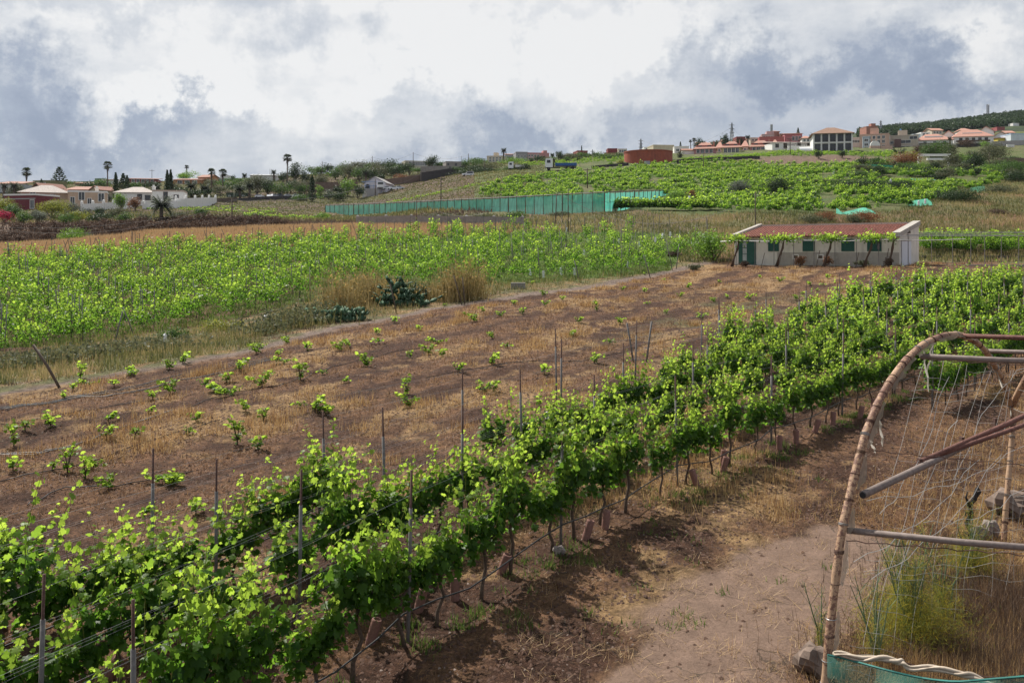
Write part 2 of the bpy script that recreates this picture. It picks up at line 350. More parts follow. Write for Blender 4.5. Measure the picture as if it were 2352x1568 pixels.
def leafmat(name, dark, light, trans=0.45, tcol=None, gloss=0.45, tipcol=None, spec=.12):
    if name in MATS: return MATS[name]
    m = bpy.data.materials.new(name); m.use_nodes = True; t = NT(m.node_tree); P = t.n['Principled BSDF']
    rnd = t.node('ShaderNodeNewGeometry').outputs['Random Per Island']
    c = t.ramp(rnd, [(0.0, dark), (0.55, tuple((a + b) / 2 for a, b in zip(dark, light))), (1.0, light)])
    if tipcol is not None:
        a = t.node('ShaderNodeAttribute', attribute_name='tip').outputs['Fac']
        c = t.mix(a, c, tipcol)
    t.l.new(c, P.inputs['Base Color']); P.inputs['Roughness'].default_value = gloss; P.inputs['Specular IOR Level'].default_value = spec
    hsv = t.node('ShaderNodeHueSaturation', {'Hue': 0.484, 'Saturation': 1.02, 'Value': 2.3 if tcol is None else tcol, 'Color': c})
    tr = t.node('ShaderNodeBsdfTranslucent', {'Color': hsv.outputs[0]})
    mx = t.node('ShaderNodeMixShader', {0: trans, 1: P.outputs[0], 2: tr.outputs[0]})
    t.l.new(mx.outputs[0], t.n['Material Output'].inputs['Surface'])
    MATS[name] = m; return m
def netmat(name, col, opac=0.6):
    m = bpy.data.materials.new(name); m.use_nodes = True; t = NT(m.node_tree); P = t.n['Principled BSDF']
    pos = t.node('ShaderNodeTexCoord').outputs['Object']
    mp = t.node('ShaderNodeMapping', {'Vector': pos, 'Scale': (1, 1, .3)})
    n = t.node('ShaderNodeTexNoise', {'Vector': mp.outputs[0], 'Scale': 2.5, 'Detail': 5.0}).outputs['Fac']
    c = t.ramp(n, [(.3, tuple(v * .8 for v in col)), (.7, tuple(min(1, v * 1.25) for v in col))])
    t.l.new(c, P.inputs['Base Color']); P.inputs['Roughness'].default_value = .6
    tr = t.node('ShaderNodeBsdfTranslucent', {'Color': c}); mx = t.node('ShaderNodeMixShader', {0: .8, 1: P.outputs[0], 2: tr.outputs[0]})
    tp = t.node('ShaderNodeBsdfTransparent'); m2 = t.node('ShaderNodeMixShader', {0: opac, 1: tp.outputs[0], 2: mx.outputs[0]})
    t.l.new(m2.outputs[0], t.n['Material Output'].inputs['Surface']); return m
M_wood = mat('old_wood', (.11, .085, .065), .9, .35, 30, .5)
M_bark = mat('vine_bark', (.09, .062, .045), .95, .4, 40, .6)
M_trunk = mat('tree_bark', (.13, .10, .08), .95, .35, 12, .5)
M_rust = mat('rusty_steel', (.085, .045, .035), .8, .4, 30, .3)
M_greypost = mat('weathered_grey_tube', (.15, .14, .135), .75, .25, 20, .1)
M_wire = mat('galvanised_wire', (.33, .33, .33), .4, .1, 20, 0, .7)
M_hose = mat('black_hose', (.022, .022, .024), .45, .2, 10)
M_greyhose = mat('faded_hose', (.16, .155, .15), .45, .3, 10)
M_terra = mat('clay_pipe', (.21, .11, .09), .85, .25, 25, .3)
M_white = mat('white_paint', (.78, .77, .74), .7, .06, 3, 0, stain=.12)
M_plastic = mat('white_plastic_sleeve', (.75, .76, .76), .45, .06, 8)
M_glass = mat('dark_glass', (.025, .03, .035), .12, .3, 2, 0, 0, .6)
M_tile = mat('terracotta_tiles', (.30, .15, .11), .85, .3, 5, .4, stain=.1)
M_ptile = mat('pale_mottled_tiles', (.38, .33, .30), .85, .4, 4, .4, stain=.2)
M_conc = mat('concrete', (.27, .25, .23), .9, .2, 3, .3, stain=.35)
M_steel = mat('pylon_steel', (.33, .34, .36), .5, .1, 4, 0, .3)

# ---------------- leaf scattering ----------------
def vine_leaf():
    hal = [(0, 1.0), (14, .80), (27, .62), (44, .95), (58, .72), (74, .58), (97, .82), (118, .66), (145, .62), (168, .42)]
    full = hal + [(-a, r) for a, r in reversed(hal[1:])]
    V = [(0, 0, 0.0)] + [(r * math.sin(R(a)), r * math.cos(R(a)), -0.22 * (r * math.sin(R(a))) ** 2 - .12 * (r * math.cos(R(a))) ** 2 + .05 * ((i % 3) - 1)) for i, (a, r) in enumerate(full)]
    n = len(full); return np.array(V), np.array([(0, 1 + i, 1 + (i + 1) % n) for i in range(n)])
def hex_leaf():
    V = np.array([(0, -.35, 0), (.62, -.25, -.12), (.66, .42, -.14), (0, .95, -.05), (-.66, .42, -.14), (-.62, -.25, -.12)], float)
    return V, np.array([(0, 1, 2), (0, 2, 3), (0, 3, 4), (0, 4, 5)])
def kite_leaf():
    return np.array([(0, -1, 0), (.6, 0, .08), (0, 1, 0), (-.6, 0, .08)], float), np.array([(0, 1, 2), (0, 2, 3)])
LEAF = {'vine': vine_leaf(), 'hex': hex_leaf(), 'kite': kite_leaf()}
def place_leaves(P, N, T, size, kind):
    LV, LF = LEAF[kind]; n = len(P)
    N = N / np.linalg.norm(N, axis=1, keepdims=True)
    T = T - N * np.sum(T * N, 1, keepdims=True); T = T / (np.linalg.norm(T, axis=1, keepdims=True) + 1e-9); B = np.cross(T, N)
    s = np.asarray(size).reshape(-1, 1, 1) * np.ones((n, 1, 1))
    V = P[:, None, :] + s * (LV[None, :, 0:1] * B[:, None, :] + LV[None, :, 1:2] * T[:, None, :] + LV[None, :, 2:3] * N[:, None, :])
    Fc = LF[None] + (np.arange(n) * len(LV))[:, None, None]
    return V.reshape(-1, 3), Fc.reshape(-1, 3), len(LV)
def rnd_dirs(n, g=nr, up=0.0):
    v = g.normal(size=(n, 3)); v /= np.linalg.norm(v, axis=1, keepdims=True); v[:, 2] += up; return v
# =====================================================================
#  GRAPEVINES
# =====================================================================
L_vine = leafmat('vine_leaves', (.018, .055, .007), (.066, .145, .015), .54, 3.1, .45, tipcol=(.175, .26, .035), spec=.2)  # tip colour: yellower young leaves, plus backlit brightness put into the colour
L_shoot = leafmat('vine_shoots', (.14, .16, .04), (.18, .2, .05), .2)
def vine_parts(seed, kind='vine', nleaf=330, lsize=(.034, .098), height=1.55, width=.52, bottom=.5):
    g = np.random.default_rng(seed); r = random.Random(seed)
    # trunk: bent stem, then arms along the wire
    tr = MB(); bx = r.uniform(-.12, .12); by = r.uniform(-.05, .05)
    tr.tube([(bx, by, -.12), (bx * .6 + r.uniform(-.05, .05), by, .18), (-bx * .5, 0, .38), (r.uniform(-.06, .06), 0, .58), (0, 0, .74)], [.034, .028, .026, .025, .022], 6)
    tr.tube([(0, 0, .70), (-.2, .01, .80), (-width * .85, 0, .82)], [.02, .017, .01], 5)
    tr.tube([(0, 0, .70), (.2, -.01, .79), (width * .85, 0, .81)], [.02, .017, .01], 5)
    me_t = tr.mesh('trunk', M_bark, True)
    sh = MB(); P = []; tip = []
    ns = 11 if kind == 'vine' else 8
    for i in range(ns):
        x0 = (i / (ns - 1) * 2 - 1) * width * .9 + r.uniform(-.05, .05); y0 = r.uniform(-.05, .05)
        L = r.uniform(.5, 1.05) * (height - .72) * (1.35 if r.random() < .28 else 1)
        lean = Vector((r.uniform(-.30, .30), r.uniform(-.24, .24), 1)); pts = [Vector((x0, y0, .78))]
        for k in range(1, 5):
            f = k / 4; pts.append(Vector((x0, y0, .78)) + lean * L * f + Vector((r.uniform(-.05, .05), r.uniform(-.05, .05), 0)) + Vector((lean.x, lean.y, -.4)) * .25 * f * f * L)
        sh.tube(pts, [.006, .005, .004, .003, .002], 4, cap=False)
        m = int(nleaf * .62 / ns)
        for q in range(m):
            f = (q + r.random()) / m; k = min(int(f * 4), 3); p = pts[k].lerp(pts[k + 1], f * 4 - k); a = r.uniform(0, 6.28); rr = (.12 - .05 * f) * r.uniform(.3, 1.1)
            P.append((p.x + rr * math.cos(a) * 1.1, p.y + rr * math.sin(a), p.z + r.uniform(-.05, .05))); tip.append(max(0, f * 1.4 - .34) ** 1.2)
    # hanging curtain of big leaves round the arms
    m = int(nleaf * .38)
    for q in range(m):
        x = r.uniform(-1, 1) * width * 1.05; z = bottom + (1.12 - bottom) * r.random() ** .8 + .12 * abs(x); a = r.uniform(0, 6.28); rr = .19 * r.uniform(.35, 1) * (1 - .3 * abs(x))
        P.append((x, rr * .8 * math.sin(a), z + .05 * math.cos(a))); tip.append(0.0)
    P = np.array(P); tip = np.array(tip); n = len(P)
    out = np.stack([P[:, 0] * .25, P[:, 1] * 3.0, np.full(n, .30)], 1); out /= np.linalg.norm(out, axis=1, keepdims=True)
    N = out + rnd_dirs(n, g) * .75; T = rnd_dirs(n, g) * .7 + np.array([0, 0, -.7])
    sz = g.uniform(lsize[0], lsize[1], n) * (1 - .45 * tip)
    V, Fc, k = place_leaves(P, N, T, sz, kind)
    me_l = np_mesh('foliage', V, Fc, L_vine, attr={'tip': ('FLOAT', np.repeat(np.clip(tip * g.uniform(.6, 1.1, n), 0, 1), k))})
    return dict(trunk=me_t, shoots=sh.mesh('shoots', L_shoot), foliage=me_l)
VN = [vine_parts(100 + i, 'vine', nleaf=int(540 * f), height=1.64 + h * .8, width=w_, bottom=.56) for i, (f, h, w_) in enumerate([(1, .15, .46), (1.1, .3, .5), (.8, 0, .42), (1.0, .1, .46), (.85, .35, .42), (1.15, .2, .5), (.6, -.15, .36), (.9, .45, .44), (1.1, .05, .5), (.9, .25, .42)])]
VM = [vine_parts(200 + i, 'hex', nleaf=230, lsize=(.06, .13), height=1.55 + h, width=.42, bottom=.55) for i, h in enumerate([0, .2, .35, -.1, .25, .1, .3, .15])]
# far vines for the single mass of the remaining field: arrays only
def vine_cloud(seed, n, lsize, height=1.6, width=.5, depth=.25):
    g = np.random.default_rng(seed); P = np.zeros((n, 3)); P[:, 0] = g.uniform(-1, 1, n) * width; P[:, 1] = g.normal(0, depth, n)
    top = height * (1 - .35 * g.random(n)); P[:, 2] = .5 + (top - .5) * g.random(n) ** .9
    P[:, 0] *= 1.1 - .4 * (P[:, 2] / height); out = np.stack([P[:, 0] * .5, P[:, 1] * 2, np.full(n, .35)], 1)
    V, Fc, k = place_leaves(P, out + rnd_dirs(n, g) * .7, rnd_dirs(n, g), g.uniform(*lsize, n), 'hex' if lsize[1] < .3 else 'kite')
    tip = np.repeat(np.clip((P[:, 2] / height - .58) * 2.6, 0, 1) * g.uniform(.3, 1, n), k); return V, Fc, tip  # leaves brighten with height: backlit tops put into the tip colour
def mass(name, spots, clouds, m, label, cat, scale=(0.72, 1.42)):
    Vs, Fs, Ts = [], [], []; off = 0
    for (x, y, z, a) in spots:
        V, Fc, T = clouds[rng.randrange(len(clouds))]; s = rng.uniform(*scale); c, s_ = math.cos(a) * s, math.sin(a) * s
        W_ = np.empty_like(V); W_[:, 0] = V[:, 0] * c - V[:, 1] * s_ + x; W_[:, 1] = V[:, 0] * s_ + V[:, 1] * c + y; W_[:, 2] = V[:, 2] * s + z
        Vs.append(W_); Fs.append(Fc + off); Ts.append(T); off += len(V)
    o = link(np_mesh(name, np.vstack(Vs), np.vstack(Fs), m, attr={'tip': ('FLOAT', np.concatenate(Ts))}), name)
    return tag(o, label, cat, kind='stuff')

# ---- near rows ----
ROWA = [(-7.4, 3.4), (-3.85, 8.7), (-1.5, 12.3), (.87, 15.9), (3.5, 19.0), (6.25, 22.0), (9.2, 25.3), (14.0, 30.6), (22.2, 39.8), (40, 60), (52, 73)]
def row_at(s, off):
    """point at arc length s of the front row, shifted off metres to the upper left"""
    acc = 0
    for a, b in zip(ROWA[:-1], ROWA[1:]):
        L = math.hypot(b[0] - a[0], b[1] - a[1])
        if s <= acc + L or b == ROWA[-1]:
            t = (s - acc) / L; dx, dy = (b[0] - a[0]) / L, (b[1] - a[1]) / L
            return a[0] + dx * L * t - dy * off, a[1] + dy * L * t + dx * off, math.atan2(dy, dx)
        acc += L
def s_of_depth(d, off):
    s = 0
    while row_at(s, off)[1] < d and s < 110: s += .25
    return s
ROWSET = [  # offset, name of the row, depth ranges with vines, depth range of posts and wires
    (-1.75, 'in the short row beyond the hoop', [(25.6, 48)], (25.5, 50)),
    (0.0, 'in the front trellis row', [(5.2, 60)], (8.0, 62)),
    (1.75, 'in the second trellis row', [(5.6, 60)], (9.2, 62)),
    (3.3, 'in the third trellis row', [(7.2, 15.6), (19.4, 60)], (9.4, 62)),
    (4.8, 'in the fourth trellis row', [(8.0, 13.2), (27.4, 58)], (12.6, 60)),
    (6.4, 'in the fifth trellis row', [(33.5, 56)], (26, 58)),
    (8.0, 'in the sixth trellis row', [(41, 55)], (36, 57))]
VINES = []   # (x, y, angle, label, group)
for off, rname, rngs, _ in ROWSET:
    k = 0
    for d0, d1 in rngs:
        s = s_of_depth(d0, off)
        while True:
            x, y, a = row_at(s, off)
            if y > d1: break
            if not ((off == 0 and 6.9 < y < 8.6 and rng.random() < .5) or (y > 20 and rng.random() < .03)):
                VINES.append([x + rng.uniform(-.06, .06), y + rng.uniform(-.06, .06), a, 'leafy grapevine %s, %s from the near end' % (rname, ordn(k)), 'grapevines in the trellis rows of the foreground']); k += 1
            s += rng.uniform(.80, .98) if y < 17.5 else rng.uniform(.90, 1.12)
# ---- the vineyard across the path ----
AX = (math.cos(R(33)), math.sin(R(33)))
FIELD = []; FP = []
for i in range(-75, 140):
    off = i * 2.0; k = 0; wob = rng.uniform(-.2, .2)
    for j in range(-160, 160):
        s = j * 1.0 + wob
        x = AX[0] * s - AX[1] * off; y = 80 + AX[1] * s + AX[0] * off
        if y < 46 or y > 125: continue
        px = CX + F * x / y
        if px < -120 or px > 1640: continue
        vn, vf = float(D(px, VNEAR)), float(D(px, VFAR))
        if y < vn or y > vf: continue
        thin = 0.17 + .5 * max(0, (px - 950) / 600) * (y > vn + 4) + (.35 if (y > vf - 12 and px > 800) else 0) + (0.4 if 640 < px < 820 and y < vn + 6 else 0)
        if j % 4 == 0 and rng.random() < .8: FP.append((x, y))
        if rng.random() < thin: continue
        FIELD.append([x + rng.uniform(-.1, .1), y + rng.uniform(-.1, .1), math.atan2(AX[1], AX[0]), i])
FIELD.sort(key=lambda f: f[1] * (1 + 0 * f[0]))
n_ind = max(0, 298 - len(VINES)); print('near vines', len(VINES), 'field', len(FIELD), 'posts', len(FP))
byrow = {}
for f in FIELD[:n_ind]: byrow.setdefault(f[3], []).append(f)
for q, i in enumerate(sorted(byrow)):
    for k, f in enumerate(sorted(byrow[i], key=lambda f: f[0])):
        VINES.append([f[0], f[1], f[2], 'grapevine at the near edge of the far vineyard, %s from left, %s row' % (ordn(k), ordn(q)), 'grapevines along the near edge of the vineyard across the path'])
nv = {'n': 0, 'm': 0}
VINES.sort(key=lambda v: v[1]); VREST = VINES[300:]; VINES = VINES[:300]
for (x, y, a, lab, grp) in VINES:
    nearv = y < 34; kit = VN[rng.randrange(len(VN))] if nearv else VM[rng.randrange(len(VM))]
    z = hs(x, y)
    zs_ = rng.uniform(.84, 1.16); e = empty('grapevine', (x, y, z), a + (math.pi if rng.random() < .5 else 0), lab, 'grapevine', grp)
    f = rng.uniform(.88, 1.12); e.scale = (f, f * 1.05, f * zs_)
    if y < 18: e.scale = (f * 1.05, f * 1.05, f * zs_ * 1.03)
    elif y < 46: e.scale = (f, f * .85, f * zs_ * .93)
    if y > 46: e.scale = (f * 1.1, f * 1.35, f * 1.12)
    for part in ('trunk', 'shoots', 'foliage'):
        if part == 'shoots' and not nearv: continue
        link(kit[part], part, e)
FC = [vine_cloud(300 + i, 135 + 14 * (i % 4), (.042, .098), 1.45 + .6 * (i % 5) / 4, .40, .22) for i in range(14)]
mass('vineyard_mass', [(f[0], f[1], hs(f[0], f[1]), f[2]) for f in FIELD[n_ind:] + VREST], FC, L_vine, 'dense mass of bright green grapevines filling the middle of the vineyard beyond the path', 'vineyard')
# loose low shoots of the very nearest corner are part of front vines above

# ---- trellis posts ----
def post_mesh(h, rod=.017, slv=.026, split=.78):
    a = MB().tube([(0, 0, .3), (0, 0, h)], rod, 6).mesh('rod', M_rust, True)
    b = MB().tube([(0, 0, -.25), (.004, 0, h * split * .5), (0, 0, h * split)], slv, 7).mesh('sleeve', M_greypost, True)
    return a, b
PM = [post_mesh(h) for h in (2.2, 2.28, 2.35, 2.15)]
PF_ = MB().tube([(0, 0, -.2), (0, 0, 2.55)], .026, 5).mesh('field_post', M_greypost, True)
npost = 0
def post(x, y, lab, grp, h=None, lean=(0, 0)):
    global npost
    a, b = PM[rng.randrange(len(PM))]
    e = empty('trellis_post', (x, y, hs(x, y)), 0, lab, 'post', grp); e.rotation_euler = (lean[0] + rng.uniform(-.02, .02), lean[1] + rng.uniform(-.03, .03), rng.uniform(0, 3))
    link(a, 'rod', e); link(b, 'sleeve', e); npost += 1; return e
PPOS = {}
ROFF = {0.0: [(-3.68, 8.85), (-1.42, 12.4), (.85, 15.85), (3.45, 19), (6.3, 22.1)], 1.75: [(-4.95, 9.5), (-3.0, 12.8), (-.9, 16.3), (1.82, 19.8), (4.7, 23.6)],
        3.3: [(-4.4, 13.5), (-2.24, 16.1), (.23, 19.8), (2.9, 23.7), (5.8, 27.1)], 4.8: [(-5.35, 13.5), (-3.4, 16.6), (-1.1, 20.3), (1.3, 24.1), (7.5, 33)]}
for off, rname, _, (p0, p1) in ROWSET:
    pts = list(ROFF.get(off, [])); s = s_of_depth(p0, off)
    if pts: s = s_of_depth(pts[-1][1], off) + 4
    while row_at(s, off)[1] < p1:
        x, y, _a = row_at(s, off); pts.append((x, y)); s += 4.05
    PPOS[off] = pts
    for k, (x, y) in enumerate(pts):
        post(x, y, 'rusty steel trellis post %s, %s from the near end' % (rname, ordn(k)), 'trellis posts of the foreground rows')
# wires and drip hoses, one per row
for off, rname, _, (p0, p1) in ROWSET:
    pts = PPOS[off]
    if len(pts) < 2: continue
    if off >= 0: # run on past the left edge of the picture
        x0, y0 = pts[0]; x1, y1 = pts[1]; L = math.hypot(x1 - x0, y1 - y0); pts = [(x0 - (x1 - x0) / L * 8, y0 - (y1 - y0) / L * 8)] + pts
    b = MB()
    for (h, dy) in ((.80, 0), (1.22, .03), (1.22, -.03), (1.62, .03), (1.62, -.03), (2.0, 0)):
        line = []
        for (xa, ya), (xb, yb) in zip(pts[:-1], pts[1:]):
            for t in (0, .5): line.append((xa + (xb - xa) * t - dy, ya + (yb - ya) * t + dy, hs(xa + (xb - xa) * t, ya + (yb - ya) * t) + h - (.03 if t else 0)))
        b.tube(line, .0011, 3, cap=False)
    tag(b.build('trellis_wire', M_wire), 'thin galvanised trellis wires strung between the posts ' + rname, 'wire', 'trellis wires of the foreground rows')
    if off <= 4.8:
        b = MB(); line = []
        for (xa, ya), (xb, yb) in zip(pts[:-1], pts[1:]):
            for k in range(6):
                t = k / 6; x = xa + (xb - xa) * t; y = ya + (yb - ya) * t; line.append((x + .06 * math.sin(k + xa), y - .05, hs(x, y) + .42 - .13 * math.sin(math.pi * t) + .03 * math.sin(k * 2.3 + ya)))
        b.tube(line, .012, 6); tag(b.build('drip_hose', M_hose, None, True), 'black irrigation hose slung low along the vines ' + rname, 'hose', 'black drip hoses of the trellis rows')
# clay tubes round the feet of the front row vines
tb = MB(); n = 14
ring = lambda r, z: [(r * math.cos(6.2832 * i / n), r * math.sin(6.2832 * i / n), z) for i in range(n)]
o_ = ring(.085, -.1) ; vs = ring(.085, -.1); prof = [(.07, -.1)] + [(.07 + (.004 if k % 2 else -.002), .02 + k * .026) for k in range(13)] + [(.058, .34), (.056, .1)]
vs = [p for (r_, z_) in prof for p in ring(r_, z_)]
tb.add(vs, [(i * n + j, i * n + (j + 1) % n, (i + 1) * n + (j + 1) % n, (i + 1) * n + j) for i in range(len(prof) - 1) for j in range(n)])
tbm = tb.mesh('plant_tube', M_terra, True); tbg = tbm
TUBES = [(245, 1566, .5), (850, 1478, .3), (960, 1405, .25), (1045, 1378, 0), (1150, 1318, .35), (1390, 1215, .1), (1600, 1115, -.3), (1660, 1083, .25), (1790, 1033, 0), (1828, 1018, 0), (1871, 993, .3), (1912, 975, .1), (1975, 960, .2), (2005, 944, .1), (1660, 1066, .1), (1345, 1238, .3)]
for k, (px, py, ln) in enumerate(sorted(TUBES)):
    p = G(px, py); o = link(tbg if k in (4, 5) else tbm, 'plant_tube'); o.location = p + Vector((0, 0, .0)); o.rotation_euler = (rng.uniform(-.1, .1), ln, 0)
    tag(o, 'brown ribbed tube round a vine foot in the front row, %s from left' % ordn(k), 'plant tube', 'ribbed tubes at the feet of the front row vines')
# white plastic sleeves
slv = MB().tube([(0, 0, -.1), (0, 0, .62)], .055, 8).mesh('white_sleeve', M_plastic, True)
for k, (px, py, ln) in enumerate([(1220, 1030, .35), (1270, 1000, .3), (1185, 772 + 0, 0), ]):
    if k == 2: continue
    p = G(px, py); o = link(slv, 'white_sleeve'); o.location = p; o.rotation_euler = (0, -ln, 0)
    tag(o, ['white plastic plant sleeve leaning beside a post behind the vine rows', 'greyish white plant sleeve with a small vine sprouting from its top'][k], 'plant sleeve')
# ---- posts of the far vineyard ----
FP.sort(key=lambda p: p[1]); lim = 298 - npost
groupF = 'thin posts standing among the vines across the path'
for k, (x, y) in enumerate(FP[:lim]):
    o = link(PF_, 'vineyard_post'); o.location = (x, y, hs(x, y)); o.rotation_euler = (rng.uniform(-.05, .05), rng.uniform(-.08, .08), 0)
    tag(o, 'thin grey post in the near part of the vineyard across the path, %s nearest' % ordn(k), 'post', groupF)
Vb, Fb = MB(), 0
for (x, y) in FP[lim:]:
    z = hs(x, y); Vb.tube([(x, y, z - .2), (x + rng.uniform(-.2, .2), y, z + rng.uniform(2.2, 2.9))], .034, 4, cap=False)
for k in range(60):   # slanting end braces along the far edge
    px = rng.uniform(0, 1500); d = float(D(px, VFAR)) + rng.uniform(-1, 1); p = at(px, d); Vb.tube([p, p + Vector((rng.choice((-1, 1)) * rng.uniform(.3, 1.1), 0, 2.1))], .03, 4)
tag(Vb.build('vineyard_posts', M_greypost), 'many thin grey posts sticking up among the farther vines of the middle vineyard', 'posts', kind='stuff')
# leaning braces at the near edge row ends
BR = [((258, 700), (282, 772)), ((300, 705), (290, 770)), ((255, 790), (240, 730)), ((1740, 0), (0, 0))]
for k, (pa, pb, lab) in enumerate([((1062, 700), (1042, 632), 'dark leaning post beside the path right of the reeds, tilted left'), ((1068, 700), (1062, 636), 'dark upright post beside the path right of the reeds'),
        ((912, 722), (896, 652), 'dark leaning post in front of the prickly pear'), ((142, 890), (76, 792), 'long weathered beam leaning out of the weeds at the far left'),
        ((1456, 832), (1440, 742), 'grey post leaning left in the dry field'), ((1484, 832), (1497, 738), 'grey post leaning right in the dry field'),
        ((310, 772), (282, 706), 'grey brace leaning left at the edge of the vineyard across the path'), ((262, 790), (282, 715), 'grey brace leaning right at the edge of the vineyard across the path'),
        ((334, 742), (355, 690), 'thin brace leaning right near the edge of the left vineyard'),
        ((1332, 648), (1319, 598), 'leaning end post of the far vineyard, leftmost by the track'), ((1495, 640), (1478, 585), 'leaning end post of the far vineyard near the hut track'), ((1545, 622), (1530, 552), 'dark leaning end post left of the bush by the hut'), ((1553, 618), (1560, 560), 'dark end post leaning right, left of the bush by the hut')]):
    p = G(*pa); q = Vector(((pb[0] - CX) / F * p.y, p.y, zp(pb[1], p.y)))
    o = MB().tube([Vector((0, 0, -.15)), (q - p) * .5, q - p], (.05 if k == 3 else .035), 6).build('leaning_post', M_wood if k < 4 else M_greypost, None, True); o.location = p
    tag(o, lab, 'post')
tag(MB().tube([G(1450, 830) + Vector((0, 0, .05)), G(1490, 830) + Vector((0, 0, .06))], .02, 6).build('cross_bar', M_greypost), 'short grey bar lying between the two leaning posts in the dry field', 'bar')

# =====================================================================
#  LOW YOUNG VINES IN THE DRY FIELD
# =====================================================================
def young_parts(seed, n=46, spread=.45, h=.5):
    g = np.random.default_rng(seed); r = random.Random(seed); st = MB(); P = []; tp = []
    for i in range(4):
        a = r.uniform(0, 6.28); L = r.uniform(.5, 1) * spread
        pts = [Vector((0, 0, -.05)), Vector((0, 0, .14)), Vector((math.cos(a) * L * .5, math.sin(a) * L * .5, h * r.uniform(.5, .9))), Vector((math.cos(a) * L, math.sin(a) * L, h * r.uniform(.4, 1.1)))]
        st.tube(pts, [.022, .018, .01, .005], 4)
        for q in range(n // 4):
            f = .3 + .7 * r.random(); k = min(int(f * 3), 2); p = pts[k].lerp(pts[k + 1], f * 3 - k); P.append((p.x + r.uniform(-.11, .11), p.y + r.uniform(-.11, .11), p.z + r.uniform(-.08, .1))); tp.append(f * f * .9)
    P = np.array(P); tp = np.array(tp); m = len(P)
    V, Fc, k = place_leaves(P, rnd_dirs(m, g) * .8 + np.array([0, 0, .6]), rnd_dirs(m, g), g.uniform(.055, .105, m), 'vine')
    return st.mesh('stem', M_bark), np_mesh('leaves', V, Fc, L_vine, attr={'tip': ('FLOAT', np.repeat(tp, k))})
YK = [young_parts(400 + i, n, s_, h_) for i, (n, s_, h_) in enumerate([(44, .35, .5), (64, .5, .55), (30, .25, .45), (80, .75, .35), (52, .3, .85), (90, .55, .7), (24, .3, .3)])]
YP = [(110, 970, 2), (205, 885, 3), (185, 870, 4), (262, 888, 2), (350, 918, 0), (392, 905, 1), (390, 850, 0), (470, 888, 0), (505, 905, 3), (530, 908, 3), (550, 852, 1), (590, 812, 1), (602, 890, 5), (600, 800, 3), (690, 872, 4), (686, 850, 6), (845, 842, 5),
      (940, 935, 5), (935, 905, 4), (865, 768, 0), (1090, 740, 1), (1150, 728, 1), (1370, 715, 4), (1130, 838, 1), (1110, 905, 1), (1135, 900, 0), (565, 945, 1), (605, 965, 0), (450, 970, 0), (32, 1025, 4), (30, 1082, 0), (155, 1085, 4), (120, 1080, 2),
      (245, 1008, 0), (250, 1125, 1), (380, 1112, 3), (400, 1110, 3), (545, 1022, 4), (592, 1035, 0), (725, 945, 1), (745, 948, 3), (800, 798, 1), (780, 806, 1), (942, 822, 0), (1005, 790, 3), (985, 815, 1), (1015, 820, 0), (1130, 778, 1), (1312, 772, 3), (1430, 668, 0),
      (1480, 672, 0), (1562, 684, 0), (1522, 645, 6), (1580, 662, 1), (1792, 648, 1), (1860, 655, 3), (1640, 695, 1), (1530, 722, 0), (1425, 745, 0), (1252, 702, 1), (1200, 722, 0), (1222, 655, 0), (1110, 718, 1), (1070, 728, 0), (1180, 700, 0), (1292, 690, 0), (1480, 632, 2),
      (1745, 640, 2), (1900, 640, 0), (1690, 720, 0), (1610, 735, 1), (1330, 742, 0), (960, 760, 0), (905, 742, 0), (1020, 705, 2), (870, 790, 6), (705, 805, 0), (660, 790, 1), (640, 820, 2), (740, 860, 6), (1165, 800, 6), (1250, 860, 0), (1055, 855, 0), (300, 862, 3),
      (420, 835, 1), (520, 880, 0), (340, 950, 6), (430, 1000, 6), (685, 935, 6), (790, 880, 6), (1400, 790, 6), (1365, 835, 1), (1240, 935, 2), (1485, 700, 6), (1720, 690, 1), (1770, 745, 1), (1830, 690, 0), (1925, 670, 1), (2010, 635, 0), (2100, 642, 2), (1650, 650, 6), (450, 1182, 0), (330, 1185, 6)]
for _i in range(75):
    _px = rng.uniform(10, 2050); _py = rng.uniform(640, 1150)
    _g = G(_px, _py); _dl = float(D(_px, [(p[0] / p[1] * F + CX, p[1]) for p in PATH]))
    if _g.y < _dl - 1.5 and _py < 1150 - .36 * _px + 40 + (180 if _px > 1300 else 0) and _g.y > 16: YP.append((_px, _py, rng.choice((0, 2, 2, 3, 4, 6, 6, 1))))
YP.sort(key=lambda p: (-round(p[1] / 60), p[0])); kk = {}
BANDS = {20: 'lowest', 19: 'second lowest', 18: 'third lowest', 17: 'fourth lowest', 16: 'middle', 15: 'fifth highest', 14: 'fourth highest', 13: 'third highest', 12: 'second highest', 11: 'highest', 10: 'topmost'}
for (px, py, t) in YP:
    p = G(px, py); b_ = round(py / 60); i = kk.get(b_, 0); kk[b_] = i + 1
    lab = '%s young vine in the dry field, %s from left in the %s band' % (['small', 'bushy', 'tiny', 'sprawling flat', 'upright', 'large leafy', 'very small'][t], ordn(i), BANDS.get(b_, 'lowest'))
    e = empty('young_vine', p, rng.uniform(0, 6), lab, 'young vine', 'low young vines scattered over the dry field')
    s_ = rng.uniform(.6, .9); e.scale = (s_ * 1.05, s_ * 1.05, s_ * .8)
    link(YK[t][0], 'stem', e); link(YK[t][1], 'leaves', e)
